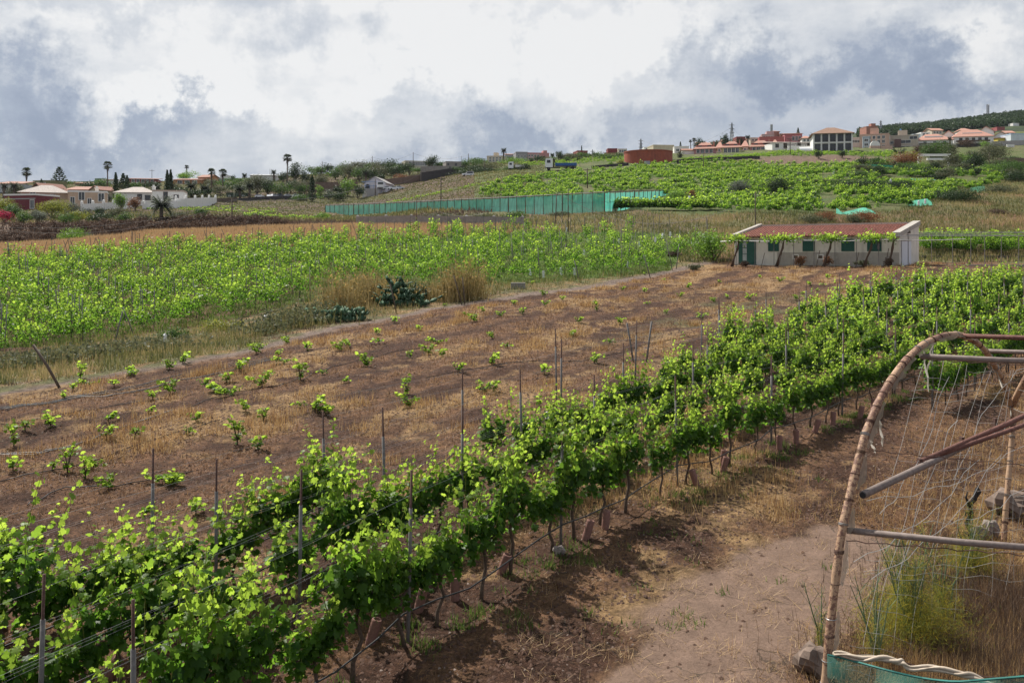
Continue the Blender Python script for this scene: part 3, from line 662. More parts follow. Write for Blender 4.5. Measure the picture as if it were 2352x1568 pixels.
# hoses lying in the dry field
HS = [([(0, 945), (110, 928), (180, 912), (250, 905), (330, 890), (420, 868), (560, 838), (640, 822)], 'bundle of faded irrigation hoses lying along the top of the dry field at the left', 5),
      ([(0, 978), (120, 958), (300, 928), (400, 915)], 'dark hose lying at the far left of the dry field', 1),
      ([(0, 1042), (90, 1040), (180, 1020), (290, 978), (380, 948), (400, 940)], 'curved dark hose across the left of the dry field', 2),
      ([(0, 1110), (150, 1080), (300, 1030), (440, 985), (520, 962)], 'thin dark hose in the middle of the dry field at the left', 1),
      ([(430, 940), (520, 905), (640, 888), (720, 858), (760, 855)], 'dark hose looping in the middle left of the dry field', 1),
      ([(60, 1165), (110, 1140), (150, 1122), (260, 1122), (380, 1095), (460, 1082)], 'arched black hose near the front vines at the left', 1),
      ([(980, 870), (1080, 850), (1240, 830), (1330, 832), (1500, 790), (1620, 770), (1700, 745)], 'long dark hose in the right half of the dry field', 1),
      ([(690, 880), (760, 845), (900, 812), (1000, 795)], 'faint hose in the centre of the dry field', 1),
      ([(1160, 1010), (1290, 985), (1420, 940), (1560, 880), (1720, 815)], 'pair of pale hoses between the third and fourth vine rows', 2),
      ([(1675, 790), (1690, 800), (1735, 812), (1700, 786), (1680, 784)], 'coil of grey hose on the dry field below the hut', 2)]
for pts, lab, nrep in HS:
    b = MB(); W0 = [G(*p) for p in pts]
    for q in range(nrep):
        ox, oy = rng.uniform(-.3, .3) * (nrep > 1), rng.uniform(-.5, .5) * (nrep > 1); ln = []
        for a, c in zip(W0[:-1], W0[1:]):
            for k in range(5):
                p = a.lerp(c, k / 5); x = p.x + ox + rng.uniform(-.03, .03); y = p.y + oy * (1 + math.sin(p.x)); ln.append((x, y, hs(x, y) + .035))
        b.tube(ln, .012, 5)
    tag(b.build('field_hose', M_greyhose if nrep > 1 else M_hose, None, True), lab, 'hose', 'hoses lying in the dry field')

# =====================================================================
#  DRY GRASS, STUBBLE AND WEEDS (uncountable)
# =====================================================================
def bladecol(name, cols, trans=.3):
    m = bpy.data.materials.new(name); m.use_nodes = True; t = NT(m.node_tree); P = t.n['Principled BSDF']
    rnd = t.node('ShaderNodeNewGeometry').outputs['Random Per Island']; tn = t.node('ShaderNodeAttribute', attribute_name='tip').outputs['Fac']
    f = t.m('ADD', t.m('MULTIPLY', rnd, .75), t.m('MULTIPLY', tn, .55)); c = t.ramp(f, cols)
    t.l.new(c, P.inputs['Base Color']); P.inputs['Roughness'].default_value = .6; P.inputs['Specular IOR Level'].default_value = .25
    tr = t.node('ShaderNodeBsdfTranslucent', {'Color': c}); mx = t.node('ShaderNodeMixShader', {0: trans, 1: P.outputs[0], 2: tr.outputs[0]})
    t.l.new(mx.outputs[0], t.n['Material Output'].inputs['Surface']); return m
M_dry = bladecol('dry_blades', [(0, (.07, .034, .020)), (.3, (.13, .066, .036)), (.55, (.23, .13, .065)), (.8, (.45, .27, .115)), (1, (.60, .41, .19))])
M_grn = bladecol('green_blades', [(0, (.045, .085, .015)), (.5, (.10, .17, .03)), (1, (.22, .26, .07))], .4)
M_olv = bladecol('olive_blades', [(0, (.06, .075, .03)), (.4, (.13, .14, .045)), (.75, (.27, .24, .09)), (1, (.40, .30, .15))], .35)
M_brn = bladecol('brown_blades', [(0, (.05, .032, .024)), (.4, (.11, .072, .052)), (.8, (.19, .13, .09)), (1, (.30, .21, .14))], .2)
M_gold = bladecol('gold_blades', [(0, (.26, .15, .075)), (.5, (.38, .25, .13)), (1, (.50, .35, .19))])
def blades(name, X, Y, h, wd, m, label, cat, tone, flat=.5, bend=.4):
    n = len(X); Z = hgt(X, Y); a = nr.uniform(0, 6.283, n); la = nr.uniform(0, 6.283, n)
    ln = nr.random(n) ** 1.5 * bend + (nr.random(n) < flat) * nr.uniform(1.0, 7.0, n)
    H = h / np.sqrt(1 + ln ** 2); dx = np.cos(a) * wd * .5; dy = np.sin(a) * wd * .5
    b0 = np.stack([X - dx, Y - dy, Z - .01], 1); b1 = np.stack([X + dx, Y + dy, Z - .01], 1); tp = np.stack([X + np.cos(la) * H * ln, Y + np.sin(la) * H * ln, Z + H + .02], 1)
    V = np.stack([b0, b1, tp], 1).reshape(-1, 3); Fc = np.arange(3 * n).reshape(-1, 3)
    o = link(np_mesh(name, V, Fc, m, attr={'tip': ('FLOAT', np.repeat(np.clip(tone, 0, 1), 3))}), name); return tag(o, label, cat, kind='stuff')
def scatter(n, d0, d1, pa, pb, pw=2.0):
    d = (nr.random(n) * (d1 ** (1 / pw) - d0 ** (1 / pw)) + d0 ** (1 / pw)) ** pw; px = nr.uniform(pa, pb, n); return (px - CX) / F * d, d
def thin_by(X, Y, prob):
    k = nr.random(len(X)) < prob; return X[k], Y[k]
def pathmask(X, Y):
    n1 = fbm(X * .25, Y * .25, 4, 31); n2 = fbm(X * 1.3, Y * 1.3, 4, 41)
    return (dist_poly(X, Y, PATH) > .8 + .9 * (n2 - .5)) & (dist_poly(X, Y, YARD) > 1.25 + 1.6 * (n1 - .5) + 1.2 * (n2 - .5))
# dry stubble in the field and between the rows
X, Y = scatter(560000, 7.5, 92, -80, 2430, 1.6); px = CX + F * X / Y; pd = D(px, [(p[0] / p[1] * F + CX, p[1]) for p in PATH])
ok = pathmask(X, Y) & ((Y < pd) | (px > 1640)) & (Y < 82); X, Y = X[ok], Y[ok]
n2 = fbm(X * 1.3, Y * 1.3, 4, 41); n1 = fbm(X * .25, Y * .25, 4, 31); s_ = X * -.88 + Y * .48; band = .5 + .5 * np.sin(s_ * 2 * np.pi / 2.1 + 5 * n1)
lush = np.clip((n2 * .9 + band * .5 + n1 * .7 - .98) * 2.8, .03, 1); k = nr.random(len(X)) < (.14 + .86 * lush) * np.where((Y < 24) & (X > -2 + (Y - 12) * .8), .45, 1); X, Y, lush, n2_ = X[k], Y[k], lush[k], n2[k]
gp = np.clip((fbm((X * .48 + Y * .88) * .16, (X * -.88 + Y * .48) * .62, 3, 71) - .52) * 5, 0, 1) * (Y > 13); gp = gp * np.clip((n2_ - .38) * 5, 0, 1); tone = .62 * gp + fbm(X * .9, Y * .9, 3, 77) * .55 - .32 + .3 * (lush - .4) - .22 * (Y < 22)
front = np.clip((Y - 9) / 14, .25, 1)
blades('dry_grass', X, Y, nr.uniform(.05, .16, len(X)) * (.55 + .5 * lush + .5 * gp) * (.8 + .4 * front) * np.where(Y < 22, 1.15, 1), .007 + .00045 * Y, M_dry, 'dry brown and straw coloured grass stubble covering the field and the strips between vine rows', 'dry grass', tone, np.where(Y < 30, .9, .78))
# tall pale tufts, in clumps
tc_ = []
cx_, cy_ = scatter(3600, 17, 80, -60, 2400, 1.5); pxx = CX + F * cx_ / cy_; pdd = D(pxx, [(p[0] / p[1] * F + CX, p[1]) for p in PATH])
ok = pathmask(cx_, cy_) & ((cy_ < pdd) | (pxx > 1640)) & (fbm((cx_ * .48 + cy_ * .88) * .16, (cx_ * -.88 + cy_ * .48) * .62, 3, 71) > .52) & (fbm(cx_ * 1.3, cy_ * 1.3, 4, 41) > .5); cx_, cy_ = cx_[ok], cy_[ok]
X = np.repeat(cx_, 55) + nr.normal(0, .22, len(cx_) * 55); Y = np.repeat(cy_, 55) + nr.normal(0, .22, len(cy_) * 55)
blades('straw_tufts', X, Y, nr.uniform(.12, .34, len(X)), .008 + .0004 * Y, M_dry, 'clumps of taller pale golden straw standing in the dry field', 'straw', np.repeat(nr.uniform(.55, 1, len(cx_)), 55), .15, .8)
# green weeds: under the rows, along the path, in the vineyard
wx, wy = [], []
for off, *_r in ROWSET[1:3]:
    for k in range(150):
        x, y, a = row_at(rng.uniform(3, 50), off + rng.gauss(-.25 if off == 0 else 0, .28)); m = rng.randrange(20, 70); wx.append(nr.normal(x, .10, m)); wy.append(nr.normal(y, .10, m))
for k in range(60):
    p = G(rng.uniform(900, 1900), rng.uniform(1050, 1460)); m = 16; wx.append(nr.normal(p.x, .09, m)); wy.append(nr.normal(p.y, .09, m))
X, Y = np.concatenate(wx), np.concatenate(wy)
blades('green_weeds', X, Y, nr.uniform(.04, .12, len(X)), .02, M_grn, 'small green weeds growing under the vine rows and on the bare soil', 'weeds', nr.random(len(X)) * .6, .3, .9)
X, Y = scatter(90000, 28, 84, -80, 1640, 1.3); px = CX + F * X / Y; pd = D(px, [(p[0] / p[1] * F + CX, p[1]) for p in PATH]); vn = D(px, VNEAR)
ok = (Y > pd + .9) & (Y < vn + 1.5); X, Y = X[ok], Y[ok]
vb_ = fbm(X * .35, Y * .35, 3, 95) > .53; blades('verge_litter', X[vb_], Y[vb_], nr.uniform(.05, .22, int(vb_.sum())), .03, M_brn, 'low brown dead weeds on the verge beside the path', 'weeds', nr.random(int(vb_.sum())), .5, .8); X, Y = X[~vb_], Y[~vb_]
blades('verge_weeds', X, Y, nr.uniform(.1, .6, len(X)) * (.4 + 1.1 * fbm(X * .8, Y * .8, 2, 93)), .035, M_olv, 'olive green and yellow weeds on the verge between the path and the vineyard', 'weeds', fbm(X * .6, Y * .6, 3, 88) * 3.2 - 1.1, .15, .8)
X, Y = scatter(120000, 50, 120, -80, 1640, 1.2); px = CX + F * X / Y; ok = (Y > D(px, VNEAR)) & (Y < D(px, VFAR) + 3); X, Y = X[ok], Y[ok]
blades('vineyard_grass', X, Y, nr.uniform(.1, .4, len(X)), .06, M_grn, 'green grass growing between the vines across the path', 'grass', fbm(X * .3, Y * .3, 3, 89) * 1.2 - .2, .2, .8)
# golden strip beyond the vineyard
X, Y = scatter(120000, 100, 142, -80, 1180, 1.0); px = CX + F * X / Y; ok = (Y > D(px, VFAR) - 2) & (Y < D(px, [(-300, 130), (0, 126), (300, 126), (600, 134), (900, 138), (1200, 122)])); X, Y = X[ok], Y[ok]
blades('golden_grass', X, Y, nr.uniform(.3, .7, len(X)), .09, M_gold, 'strip of tall golden dry grass beyond the vineyard', 'dry grass', .55 + .4 * nr.random(len(X)), .05, .6)
X, Y = scatter(110000, 80, 200, 1040, 2450, 1.0); px = CX + F * X / Y; ok = ((px > 1560) & (Y > 86) & (Y < D(px, [(1500, 126), (1800, 124), (2060, 128), (2200, 175), (2352, 190), (3300, 190)]))) | ((px <= 1560) & (Y > D(px, VFAR)) & (Y < D(px, [(1040, 150), (1400, 132), (1560, 128)]))); X, Y = X[ok], Y[ok]
blades('slope_scrub', X, Y, nr.uniform(.2, .7, len(X)), .10, M_olv, 'dry olive and rust coloured scrub on the slope behind the hut', 'scrub', fbm(X * .15, Y * .15, 3, 90) * 2.2 - .7, .1, .8)
X, Y = scatter(150000, 118, 420, -80, 1250, 1.3); px = CX + F * X / Y; ok = (Y > D(px, [(-300, 128), (0, 127), (300, 127), (600, 136), (900, 140), (1250, 160)])); X, Y = X[ok], Y[ok]; bs_ = Y < 160 + 0 * X; blades('bank_brush', X[bs_], Y[bs_], nr.uniform(.3, .9, int(bs_.sum())), .16, M_brn, 'dead brown brush covering the bank below the left hamlet', 'brush', nr.random(int(bs_.sum())) * .6, .1, .8); X, Y = X[~bs_], Y[~bs_]
tn = np.where(Y < 165, .25 + .5 * fbm(X * .1, Y * .1, 3, 91), fbm(X * .05, Y * .05, 3, 92) * 1.2 - .5)
blades('bank_scrub', X, Y, nr.uniform(.3, .9, len(X)) * np.where(Y > 175, .4, 1), .10 + .0008 * Y, M_olv, 'brown and olive scrub covering the bank and the slopes at the left', 'scrub', tn, .1, .8)

# soil clods and small stones
def clods(name, n, d0, d1, pa, pb, smin, smax, m, label, cat):
    X, Y = scatter(n, d0, d1, pa, pb, 1.5); ok = pathmask(X, Y) | (nr.random(len(X)) < .05); px = CX + F * X / Y; pd = D(px, [(p[0] / p[1] * F + CX, p[1]) for p in PATH]); ok &= (Y < pd) | (px > 1640); X, Y = X[ok], Y[ok]; k = len(X)
    base = np.array([(1, 0, 0), (-.5, .87, 0), (-.5, -.87, 0), (0, 0, 1), (.3, .3, .75)]); Fq = np.array([(0, 1, 4), (1, 3, 4), (0, 4, 3), (1, 2, 3), (2, 0, 3)])
    s = nr.uniform(smin, smax, (k, 1, 1)) * (1 + Y[:, None, None] * .012); V = (base[None] + nr.uniform(-.3, .3, (k, 5, 3))) * s * np.array([1, 1, .7]); V[:, :, 0] += X[:, None]; V[:, :, 1] += Y[:, None]; V[:, :, 2] += hgt(X, Y)[:, None] - .004
    tag(link(np_mesh(name, V.reshape(-1, 3), (Fq[None] + 5 * np.arange(k)[:, None, None]).reshape(-1, 3), m), name), label, cat, kind='stuff')
M_clod = mat('soil_clod', (.075, .042, .029), .97, .45, 3, .3); M_peb = mat('pebble', (.17, .13, .11), .9, .5, 3, .2)
clods('soil_clods', 60000, 8, 60, -60, 2400, .012, .045, M_clod, 'dark reddish clods of tilled soil between the vine rows and in the field', 'soil clods')
clods('small_stones', 5000, 8, 45, -60, 2400, .008, .026, M_peb, 'small pale stones scattered over the soil', 'stones')
# =====================================================================
#  TREES AND SHRUBS
# =====================================================================
LM = {
 'dark':   leafmat('dark_leaves', (.012, .028, .010), (.035, .065, .020), .25, 2.0, .5),
 'mid':    leafmat('mid_leaves', (.025, .06, .014), (.07, .13, .03), .35, 2.2, .5),
 'bright': leafmat('bright_leaves', (.05, .11, .015), (.12, .22, .035), .42, 2.4, .45),
 'yellow': leafmat('yellow_leaves', (.09, .12, .015), (.20, .22, .04), .4, 2.0, .5),
 'olive':  leafmat('olive_leaves', (.05, .06, .03), (.12, .13, .07), .3, 1.8, .6),
 'grey':   leafmat('grey_leaves', (.07, .085, .06), (.15, .17, .13), .25, 1.6, .6),
 'rust':   leafmat('rust_leaves', (.11, .05, .025), (.22, .12, .05), .3, 1.8, .6),
 'red':    leafmat('red_flowers', (.20, .012, .03), (.45, .04, .07), .35, 1.6, .6),
 'brown':  leafmat('brown_twigs', (.055, .035, .025), (.14, .095, .065), .15, 1.5, .8),
 'palm':   leafmat('palm_leaves', (.02, .035, .015), (.06, .085, .035), .2, 1.8, .6),
 'straw':  leafmat('reed_leaves', (.12, .10, .030), (.32, .24, .09), .35, 1.8, .6),
}
def crown_mesh(w, h, dpt, n, size, m, seed, lobes=9, name='crown', z0=0.0, kind='kite', taper=0.0):
    """foliage gathered in uneven clumps through an ellipsoid; z0 = bottom"""
    g = np.random.default_rng(seed); C_ = rnd_dirs(lobes, g) * (g.random((lobes, 1)) ** .5) * np.array([w * .33, dpt * .33, h * .33]); C_[0] = 0
    if taper: C_[:, :2] *= (1 - taper * (C_[:, 2:3] / h + .5))
    rad = g.uniform(.20, .36, lobes); pick = g.integers(0, lobes, n); dv = rnd_dirs(n, g); rr = g.random((n, 1)) ** .35
    P = C_[pick] + dv * rr * rad[pick][:, None] * np.array([w, dpt, h]) * 1.05
    P += g.normal(0, .02, (n, 3)) * (w + h) / 2
    z = P[:, 2] + h / 2 + z0; P[:, 2] = np.maximum(z, z0 + .02 * h)
    V, Fc, k = place_leaves(P, dv + rnd_dirs(n, g) * .7 + np.array([0, 0, .3]), rnd_dirs(n, g), g.uniform(.6, 1.3, n) * size, kind)
    return np_mesh(name, V, Fc, m, attr={'tip': ('FLOAT', np.zeros(len(V)))})
TSEED = [1000]
def tree(px, pyb, pyt, wpx, d, colr, label, cat='tree', name=None, trunk=.25, n=None, lobes=9, group=None, base=None, barkcol=None):
    """broad leafed tree or shrub from its photo column, foot and top rows, width and distance"""
    TSEED[0] += 1; sd_ = TSEED[0]; r = random.Random(sd_)
    wpx = wpx * 1.35; trunk = trunk * .5; x = (px - CX) / F * d; z = zp(pyb, d) if base is None else base; zt = zp(pyt, d); H = max(zt - z, .4); Wd = wpx / F * d
    if z - hs(x, d) > .3: z = max(hs(x, d), z - 4); H = zt - z     # reach down to the ground
    th = H * trunk; e = empty(name or ('tree' if cat == 'tree' else 'shrub'), (x, d, z), 0, label, cat, group)
    lp = max(.05, min(H, Wd) * .055)
    n = n or int(min(4500, max(420, 1700 * (wpx * (pyb - pyt)) / 1500)))
    size = math.sqrt(Wd * H / n) * 1.12 + .02
    link(crown_mesh(Wd, (H - th) * 1.12, Wd * .85, n, size, LM[colr], sd_, lobes, 'crown' if cat == 'tree' else 'foliage', th), 'crown' if cat == 'tree' else 'foliage', e)
    t = MB(); q = max(.04, H * .035)
    t.tube([(0, 0, -.6), (r.uniform(-.1, .1) * H * .3, 0, th * .6 + .05), (r.uniform(-.05, .05) * H, 0, th + (H - th) * .4)], [q * 1.4, q, q * .45], 6)
    for k in range(5):
        a = r.uniform(0, 6.28); t.tube([(0, 0, th * .7), (math.cos(a) * Wd * .16, math.sin(a) * Wd * .16, th + (H - th) * .3), (math.cos(a) * Wd * .32, math.sin(a) * Wd * .3, th + (H - th) * r.uniform(.5, .75))], [q * .6, q * .4, q * .15], 5)
    t.build('trunk' if cat == 'tree' else 'stem', M_trunk, e, True); return e
def frond(b, base, a, L, droop, r, m=0, up=.6, leaf=.35, nl=12, wl=.06):
    """arching palm frond with leaflets, added to builder b"""
    pts = []; dx, dy = math.cos(a), math.sin(a)
    for k in range(7):
        t = k / 6; h = up * L * t - droop * L * t * t; rr = L * t * (1 - .18 * t); pts.append(Vector((base[0] + dx * rr, base[1] + dy * rr, base[2] + h)))
    b.tube(pts, [.035, .03, .026, .02, .016, .012, .006], 3, m, False)
    for k in range(nl):
        t = .12 + .86 * k / nl; i = min(int(t * 6), 5); p = pts[i].lerp(pts[i + 1], t * 6 - i); l = leaf * L * (1 - abs(t - .45) * 1.1)
        for s in (-1, 1):
            q = p + Vector((-dy * s * l * .8 + dx * l * .5, dx * s * l * .8 + dy * l * .5, -l * .35 + r.uniform(-.04, .04))); w_ = wl
            b.add([p + Vector((dx * w_, dy * w_, 0)), p - Vector((dx * w_, dy * w_, 0)), q], [(0, 1, 2)], m)
def palm(px, pyb, pyt, wpx, d, label, kind='fan', base=None, group=None, skirt=True):
    TSEED[0] += 1; r = random.Random(TSEED[0]); x = (px - CX) / F * d; z = min(zp(pyb, d), hs(x, d)) if base is None else base; H = zp(pyt, d) - z; Wd = wpx / F * d
    e = empty('palm_tree', (x, d, z), 0, label, 'palm tree', group); L = Wd * .52; top = H - L * (.75 if kind == 'fan' else .85)
    q = .17 if kind == 'fan' else .30
    bend = r.uniform(-.25, .25)
    MB().tube([(0, 0, -1), (bend * .5, 0, top * .5), (bend, 0, top)], [q * 1.25, q, q * .85], 8).build('trunk', M_trunk, e, True)
    b = MB()
    if kind == 'fan':
        for k in range(52):
            a = r.uniform(0, 6.28); el = r.uniform(-.6, 1.3); c = Vector((math.cos(a) * math.cos(el), math.sin(a) * math.cos(el), math.sin(el))); st = Vector((bend, 0, top)); m = st + c * L * .55
            b.tube([st, m], .02, 3, 0, False); side = c.cross(Vector((0, 0, 1))).normalized(); upv = side.cross(c)
            for j in range(9):
                t = (j / 8 - .5) * 2.3; v = (c * math.cos(t) + side * math.sin(t)) * L * .5 * r.uniform(.8, 1.05) + Vector((0, 0, -.12 * L)); v2 = side * math.cos(t) - c * math.sin(t)
                b.add([m + v2 * .17 * L * .5, m - v2 * .17 * L * .5, m + v], [(0, 1, 2)])
        b.build('crown', LM['palm'], e)
        if skirt:
            s = MB()
            for k in range(60):
                a = r.uniform(0, 6.28); zt = top - r.uniform(-.1, .9) * L; rr = r.uniform(.15, .42) * L * (1 - .6 * (top - zt) / L)
                s.add([(bend + math.cos(a) * .1, math.sin(a) * .1, zt + .1), (bend + math.cos(a + .3) * rr * .6, math.sin(a + .3) * rr * .6, zt - .1 * L), (bend + math.cos(a) * rr, math.sin(a) * rr, zt - .55 * L), (bend + math.cos(a - .3) * rr * .6, math.sin(a - .3) * rr * .6, zt - .1 * L)], [(0, 1, 2, 3)])
            s.build('dead_fronds', LM['brown'], e)
    else:
        nf = 64
        for k in range(nf):
            el = 1.45 - 2.1 * (k / nf) ** .85; a = k * 2.399 + r.uniform(-.2, .2)
            frond(b, (bend, 0, top), a, L * r.uniform(.85, 1.1) * (.55 + .45 * math.cos(max(0, el - .3))), .35 + .18 * (1 - el), r, up=max(-.5, math.sin(el) * 1.25), leaf=.30, nl=14, wl=.05 * L * .6)
        b.build('crown', LM['palm'], e)
    return e
def conifer(px, pyb, pyt, wpx, d, label, kind='pine', colr='dark', base=None):
    wpx *= 1.25
    TSEED[0] += 1; sd_ = TSEED[0]; r = random.Random(sd_); g = np.random.default_rng(sd_); x = (px - CX) / F * d; z = min(zp(pyb, d), hs(x, d)); H = zp(pyt, d) - z; Wd = wpx / F * d
    e = empty('cypress_tree' if kind == 'cypress' else 'conifer_tree', (x, d, z), 0, label, 'tree'); MB().tube([(0, 0, -.6), (0, 0, H * .97)], [H * .018 + .06, .03], 6).build('trunk', M_trunk, e)
    if kind == 'araucaria':
        P = []; b = MB(); nt = 9
        for k in range(nt):
            t = k / (nt - 1); zz_ = H * (.22 + .76 * t); L = Wd * .5 * (1 - t) ** .8 + .12 * Wd * .5
            for j in range(6):
                a = j * 1.047 + k * .5; en = Vector((math.cos(a) * L, math.sin(a) * L, zz_ + L * .22)); md = Vector((math.cos(a) * L * .55, math.sin(a) * L * .55, zz_ + L * .0))
                b.tube([(0, 0, zz_), md, en], [.09, .11, .06], 5)
                for q in range(5):
                    p = md.lerp(en, q / 4); P.append(p + Vector((0, 0, .05)))
        P = np.array([tuple(p) for p in P]); V, Fc, kk_ = place_leaves(np.repeat(P, 3, 0) + g.normal(0, .12, (len(P) * 3, 3)), rnd_dirs(len(P) * 3, g), rnd_dirs(len(P) * 3, g), np.full(len(P) * 3, .2), 'kite')
        b.add([tuple(v) for v in V], [tuple(f) for f in Fc]); b.build('crown', LM[colr], e); return e
    n = int(max(900, 2600 * H / 12)); t = g.random(n) ** .8; a = g.uniform(0, 6.283, n)
    if kind == 'cypress': prof = Wd * .5 * np.minimum(1, (1 - t) * 3.0) * (.75 + .25 * np.sin(t * 9)) * g.uniform(.6, 1.05, n)
    else:
        tier = .6 + .4 * np.abs(np.sin(t * 22 + 1.5 * np.sin(a * 3))); prof = Wd * .5 * (1 - t) ** .75 * tier * g.random(n) ** .4
    P = np.stack([np.cos(a) * prof, np.sin(a) * prof, H * (.05 + .95 * t)], 1); P += g.normal(0, .06, P.shape)
    V, Fc, kk_ = place_leaves(P, np.stack([np.cos(a), np.sin(a), np.full(n, .5)], 1) + rnd_dirs(n, g) * .7, rnd_dirs(n, g), g.uniform(.12, .28, n) * (H / 9), 'kite')
    link(np_mesh('crown', V, Fc, LM[colr]), 'crown', e); return e

# =====================================================================
#  BUILDINGS
# =====================================================================
WM = {}
def wallmat(nm, col, stain=.25):
    if nm not in WM: WM[nm] = mat('wall_' + nm, col, .85, .08, .8, .1, stain=stain)
    return WM[nm]
def window(e, wall_pt, ux, w_, h_, frame=M_white, glass=M_glass, shutter=False, bars=True):
    """window on a facade: wall_pt lower left corner, ux unit vector along the wall; frame + pane child"""
    n = Vector((ux.y, -ux.x, 0)); p = wall_pt; f = MB(); t = min(.09, w_ * .12)
    def slab(u0, z0, u1, z1, y0, y1, b):
        q = [p + ux * u + n * y + Vector((0, 0, z)) for (u, z, y) in ((u0, z0, y0), (u1, z0, y0), (u1, z1, y0), (u0, z1, y0), (u0, z0, y1), (u1, z0, y1), (u1, z1, y1), (u0, z1, y1))]
        b.add(q, [(0, 1, 2, 3), (7, 6, 5, 4), (0, 4, 5, 1), (1, 5, 6, 2), (2, 6, 7, 3), (3, 7, 4, 0)])
    slab(0, 0, t, h_, -.02, .07, f); slab(w_ - t, 0, w_, h_, -.02, .07, f); slab(t, 0, w_ - t, t, -.02, .07, f); slab(t, h_ - t, w_ - t, h_, -.02, .07, f)
    if bars: slab(w_ / 2 - t * .3, t, w_ / 2 + t * .3, h_ - t, .0, .055, f)
    fo = f.build('window', frame, e); g = MB(); slab(t, t, w_ - t, h_ - t, -.02, .025, g); g.build('pane', glass, fo); return fo
def house(name, label, x0, x1, yt, yb, d, wm, roof='flat', dep=9.0, rot=0.0, roofm=None, wins=(), sidewins=(), cat='house', rh=1.6, over=.35, trim=None, parapet=.35, frame=M_white, glass=M_glass, winsize=None, group=None, extra=None):
    """box house from photo columns x0..x1, eave row yt, foot row yb at distance d. wins: (u 0..1, v 0..1, w m, h m) on the front; rot turns it about its front middle"""
    xa, xb = (x0 - CX) / F * d, (x1 - CX) / F * d; zt, zb = zp(yt, d), zp(yb, d); xm = (xa + xb) / 2; L = (xb - xa)
    gz = min(hs(xm, d), hs(xa, d), hs(xb, d), zb); H = zt - zb; e = empty(name, (xm, d, zb), R(rot), label, cat, group)
    w_ = L / 2; b = MB(); low = gz - zb - 1.5
    b.box(-w_, 0, low, w_, dep, H - (0 if roof != 'flat' else 0), 0)
    if roof == 'gable_end':   # ridge runs away from the viewer
        b.add([(-w_, 0, H), (w_, 0, H), (0, 0, H + rh), (-w_, dep, H), (w_, dep, H), (0, dep, H + rh)], [(0, 1, 2), (4, 3, 5)])
    if roof == 'gable':
        b.add([(-w_, 0, H), (-w_, dep, H), (-w_, dep / 2, H + rh), (w_, 0, H), (w_, dep, H), (w_, dep / 2, H + rh)], [(1, 0, 2), (3, 4, 5)])
    b.build('wall', wm, e)
    o = over; rm = roofm or M_tile; t = .16
    if roof == 'flat':
        c = MB(); tt = .22
        for (a0, b0, a1, b1) in ((-w_ - .06, -.06, w_ + .06, tt), (-w_ - .06, dep - tt, w_ + .06, dep + .06), (-w_ - .06, tt, -w_ + tt, dep - tt), (w_ - tt, tt, w_ + .06, dep - tt)): c.box(a0, b0, H + .004, a1, b1, H + parapet)
        c.build('parapet', trim or wm, e)
    else:
        c = MB()
        def sl(q): # slab from a top outline
            q = [Vector(v) for v in q]; k = len(q); c.add(q + [v - Vector((0, 0, t)) for v in q], [tuple(range(k)), tuple(range(2 * k - 1, k - 1, -1))] + [(i, i + k, (i + 1) % k + k, (i + 1) % k) for i in range(k)])
        h0 = H + .02 + t - o * rh / (dep / 2 if roof != 'gable_end' else w_) * .5
        if roof == 'gable':
            sl([(-w_ - o, -o, h0), (w_ + o, -o, h0), (w_ + o, dep / 2, H + rh + t), (-w_ - o, dep / 2, H + rh + t)]); sl([(-w_ - o, dep / 2, H + rh + t), (w_ + o, dep / 2, H + rh + t), (w_ + o, dep + o, h0), (-w_ - o, dep + o, h0)])
        elif roof == 'gable_end':
            sl([(-w_ - o, -o, h0), (0, -o, H + rh + t), (0, dep + o, H + rh + t), (-w_ - o, dep + o, h0)]); sl([(0, -o, H + rh + t), (w_ + o, -o, h0), (w_ + o, dep + o, h0), (0, dep + o, H + rh + t)])
        elif roof == 'hip':
            k = min(w_, dep / 2) * .72; r0, r1 = (-w_ + k, dep / 2, H + rh + t), (w_ - k, dep / 2, H + rh + t)
            if w_ - k < .1: r0 = (-.05, dep / 2, H + rh + t); r1 = (.05, dep / 2, H + rh + t)
            A, B_, C_, D_ = (-w_ - o, -o, h0), (w_ + o, -o, h0), (w_ + o, dep + o, h0), (-w_ - o, dep + o, h0)
            c.add([A, B_, C_, D_, r0, r1], [(0, 1, 5, 4), (1, 2, 5), (2, 3, 4, 5), (3, 0, 4)]); z_ = Vector((0, 0, -t)); c.add([Vector(A) + z_, Vector(B_) + z_, Vector(C_) + z_, Vector(D_) + z_, A, B_, C_, D_], [(3, 2, 1, 0), (0, 1, 5, 4), (1, 2, 6, 5), (2, 3, 7, 6), (3, 0, 4, 7)])
        elif roof == 'lean':
            c = MB(); c.add([(-w_ - o, -o, H + .05), (w_ + o, -o, H + .05), (w_ + o, dep, H + rh), (-w_ - o, dep, H + rh), (-w_ - o, -o, H - .1), (w_ + o, -o, H - .1), (w_ + o, dep, H + rh - .15), (-w_ - o, dep, H + rh - .15)], [(0, 1, 2, 3), (7, 6, 5, 4), (0, 4, 5, 1), (1, 5, 6, 2), (2, 6, 7, 3), (3, 7, 4, 0)])
        c.build('roof', rm, e)
    ux = Vector((1, 0, 0))
    for (u, v, ww, hh) in wins: window(e, Vector((-w_ + u * L - ww / 2, 0, v * H)), ux, ww, hh, frame, glass)
    for (u, v, ww, hh, side) in sidewins:
        if side > 0: window(e, Vector((w_, u * dep - ww / 2, v * H)), Vector((0, 1, 0)), ww, hh, frame, glass)
        else: window(e, Vector((-w_, u * dep + ww / 2, v * H)), Vector((0, -1, 0)), ww, hh, frame, glass)
    if extra: extra(e, L, H, dep)
    return e
def grid(nu, vs, w_, h_, u0=.1, u1=.9): return [(u0 + (u1 - u0) * (i + .5) / nu, v, w_, h_) for v in vs for i in range(nu)]
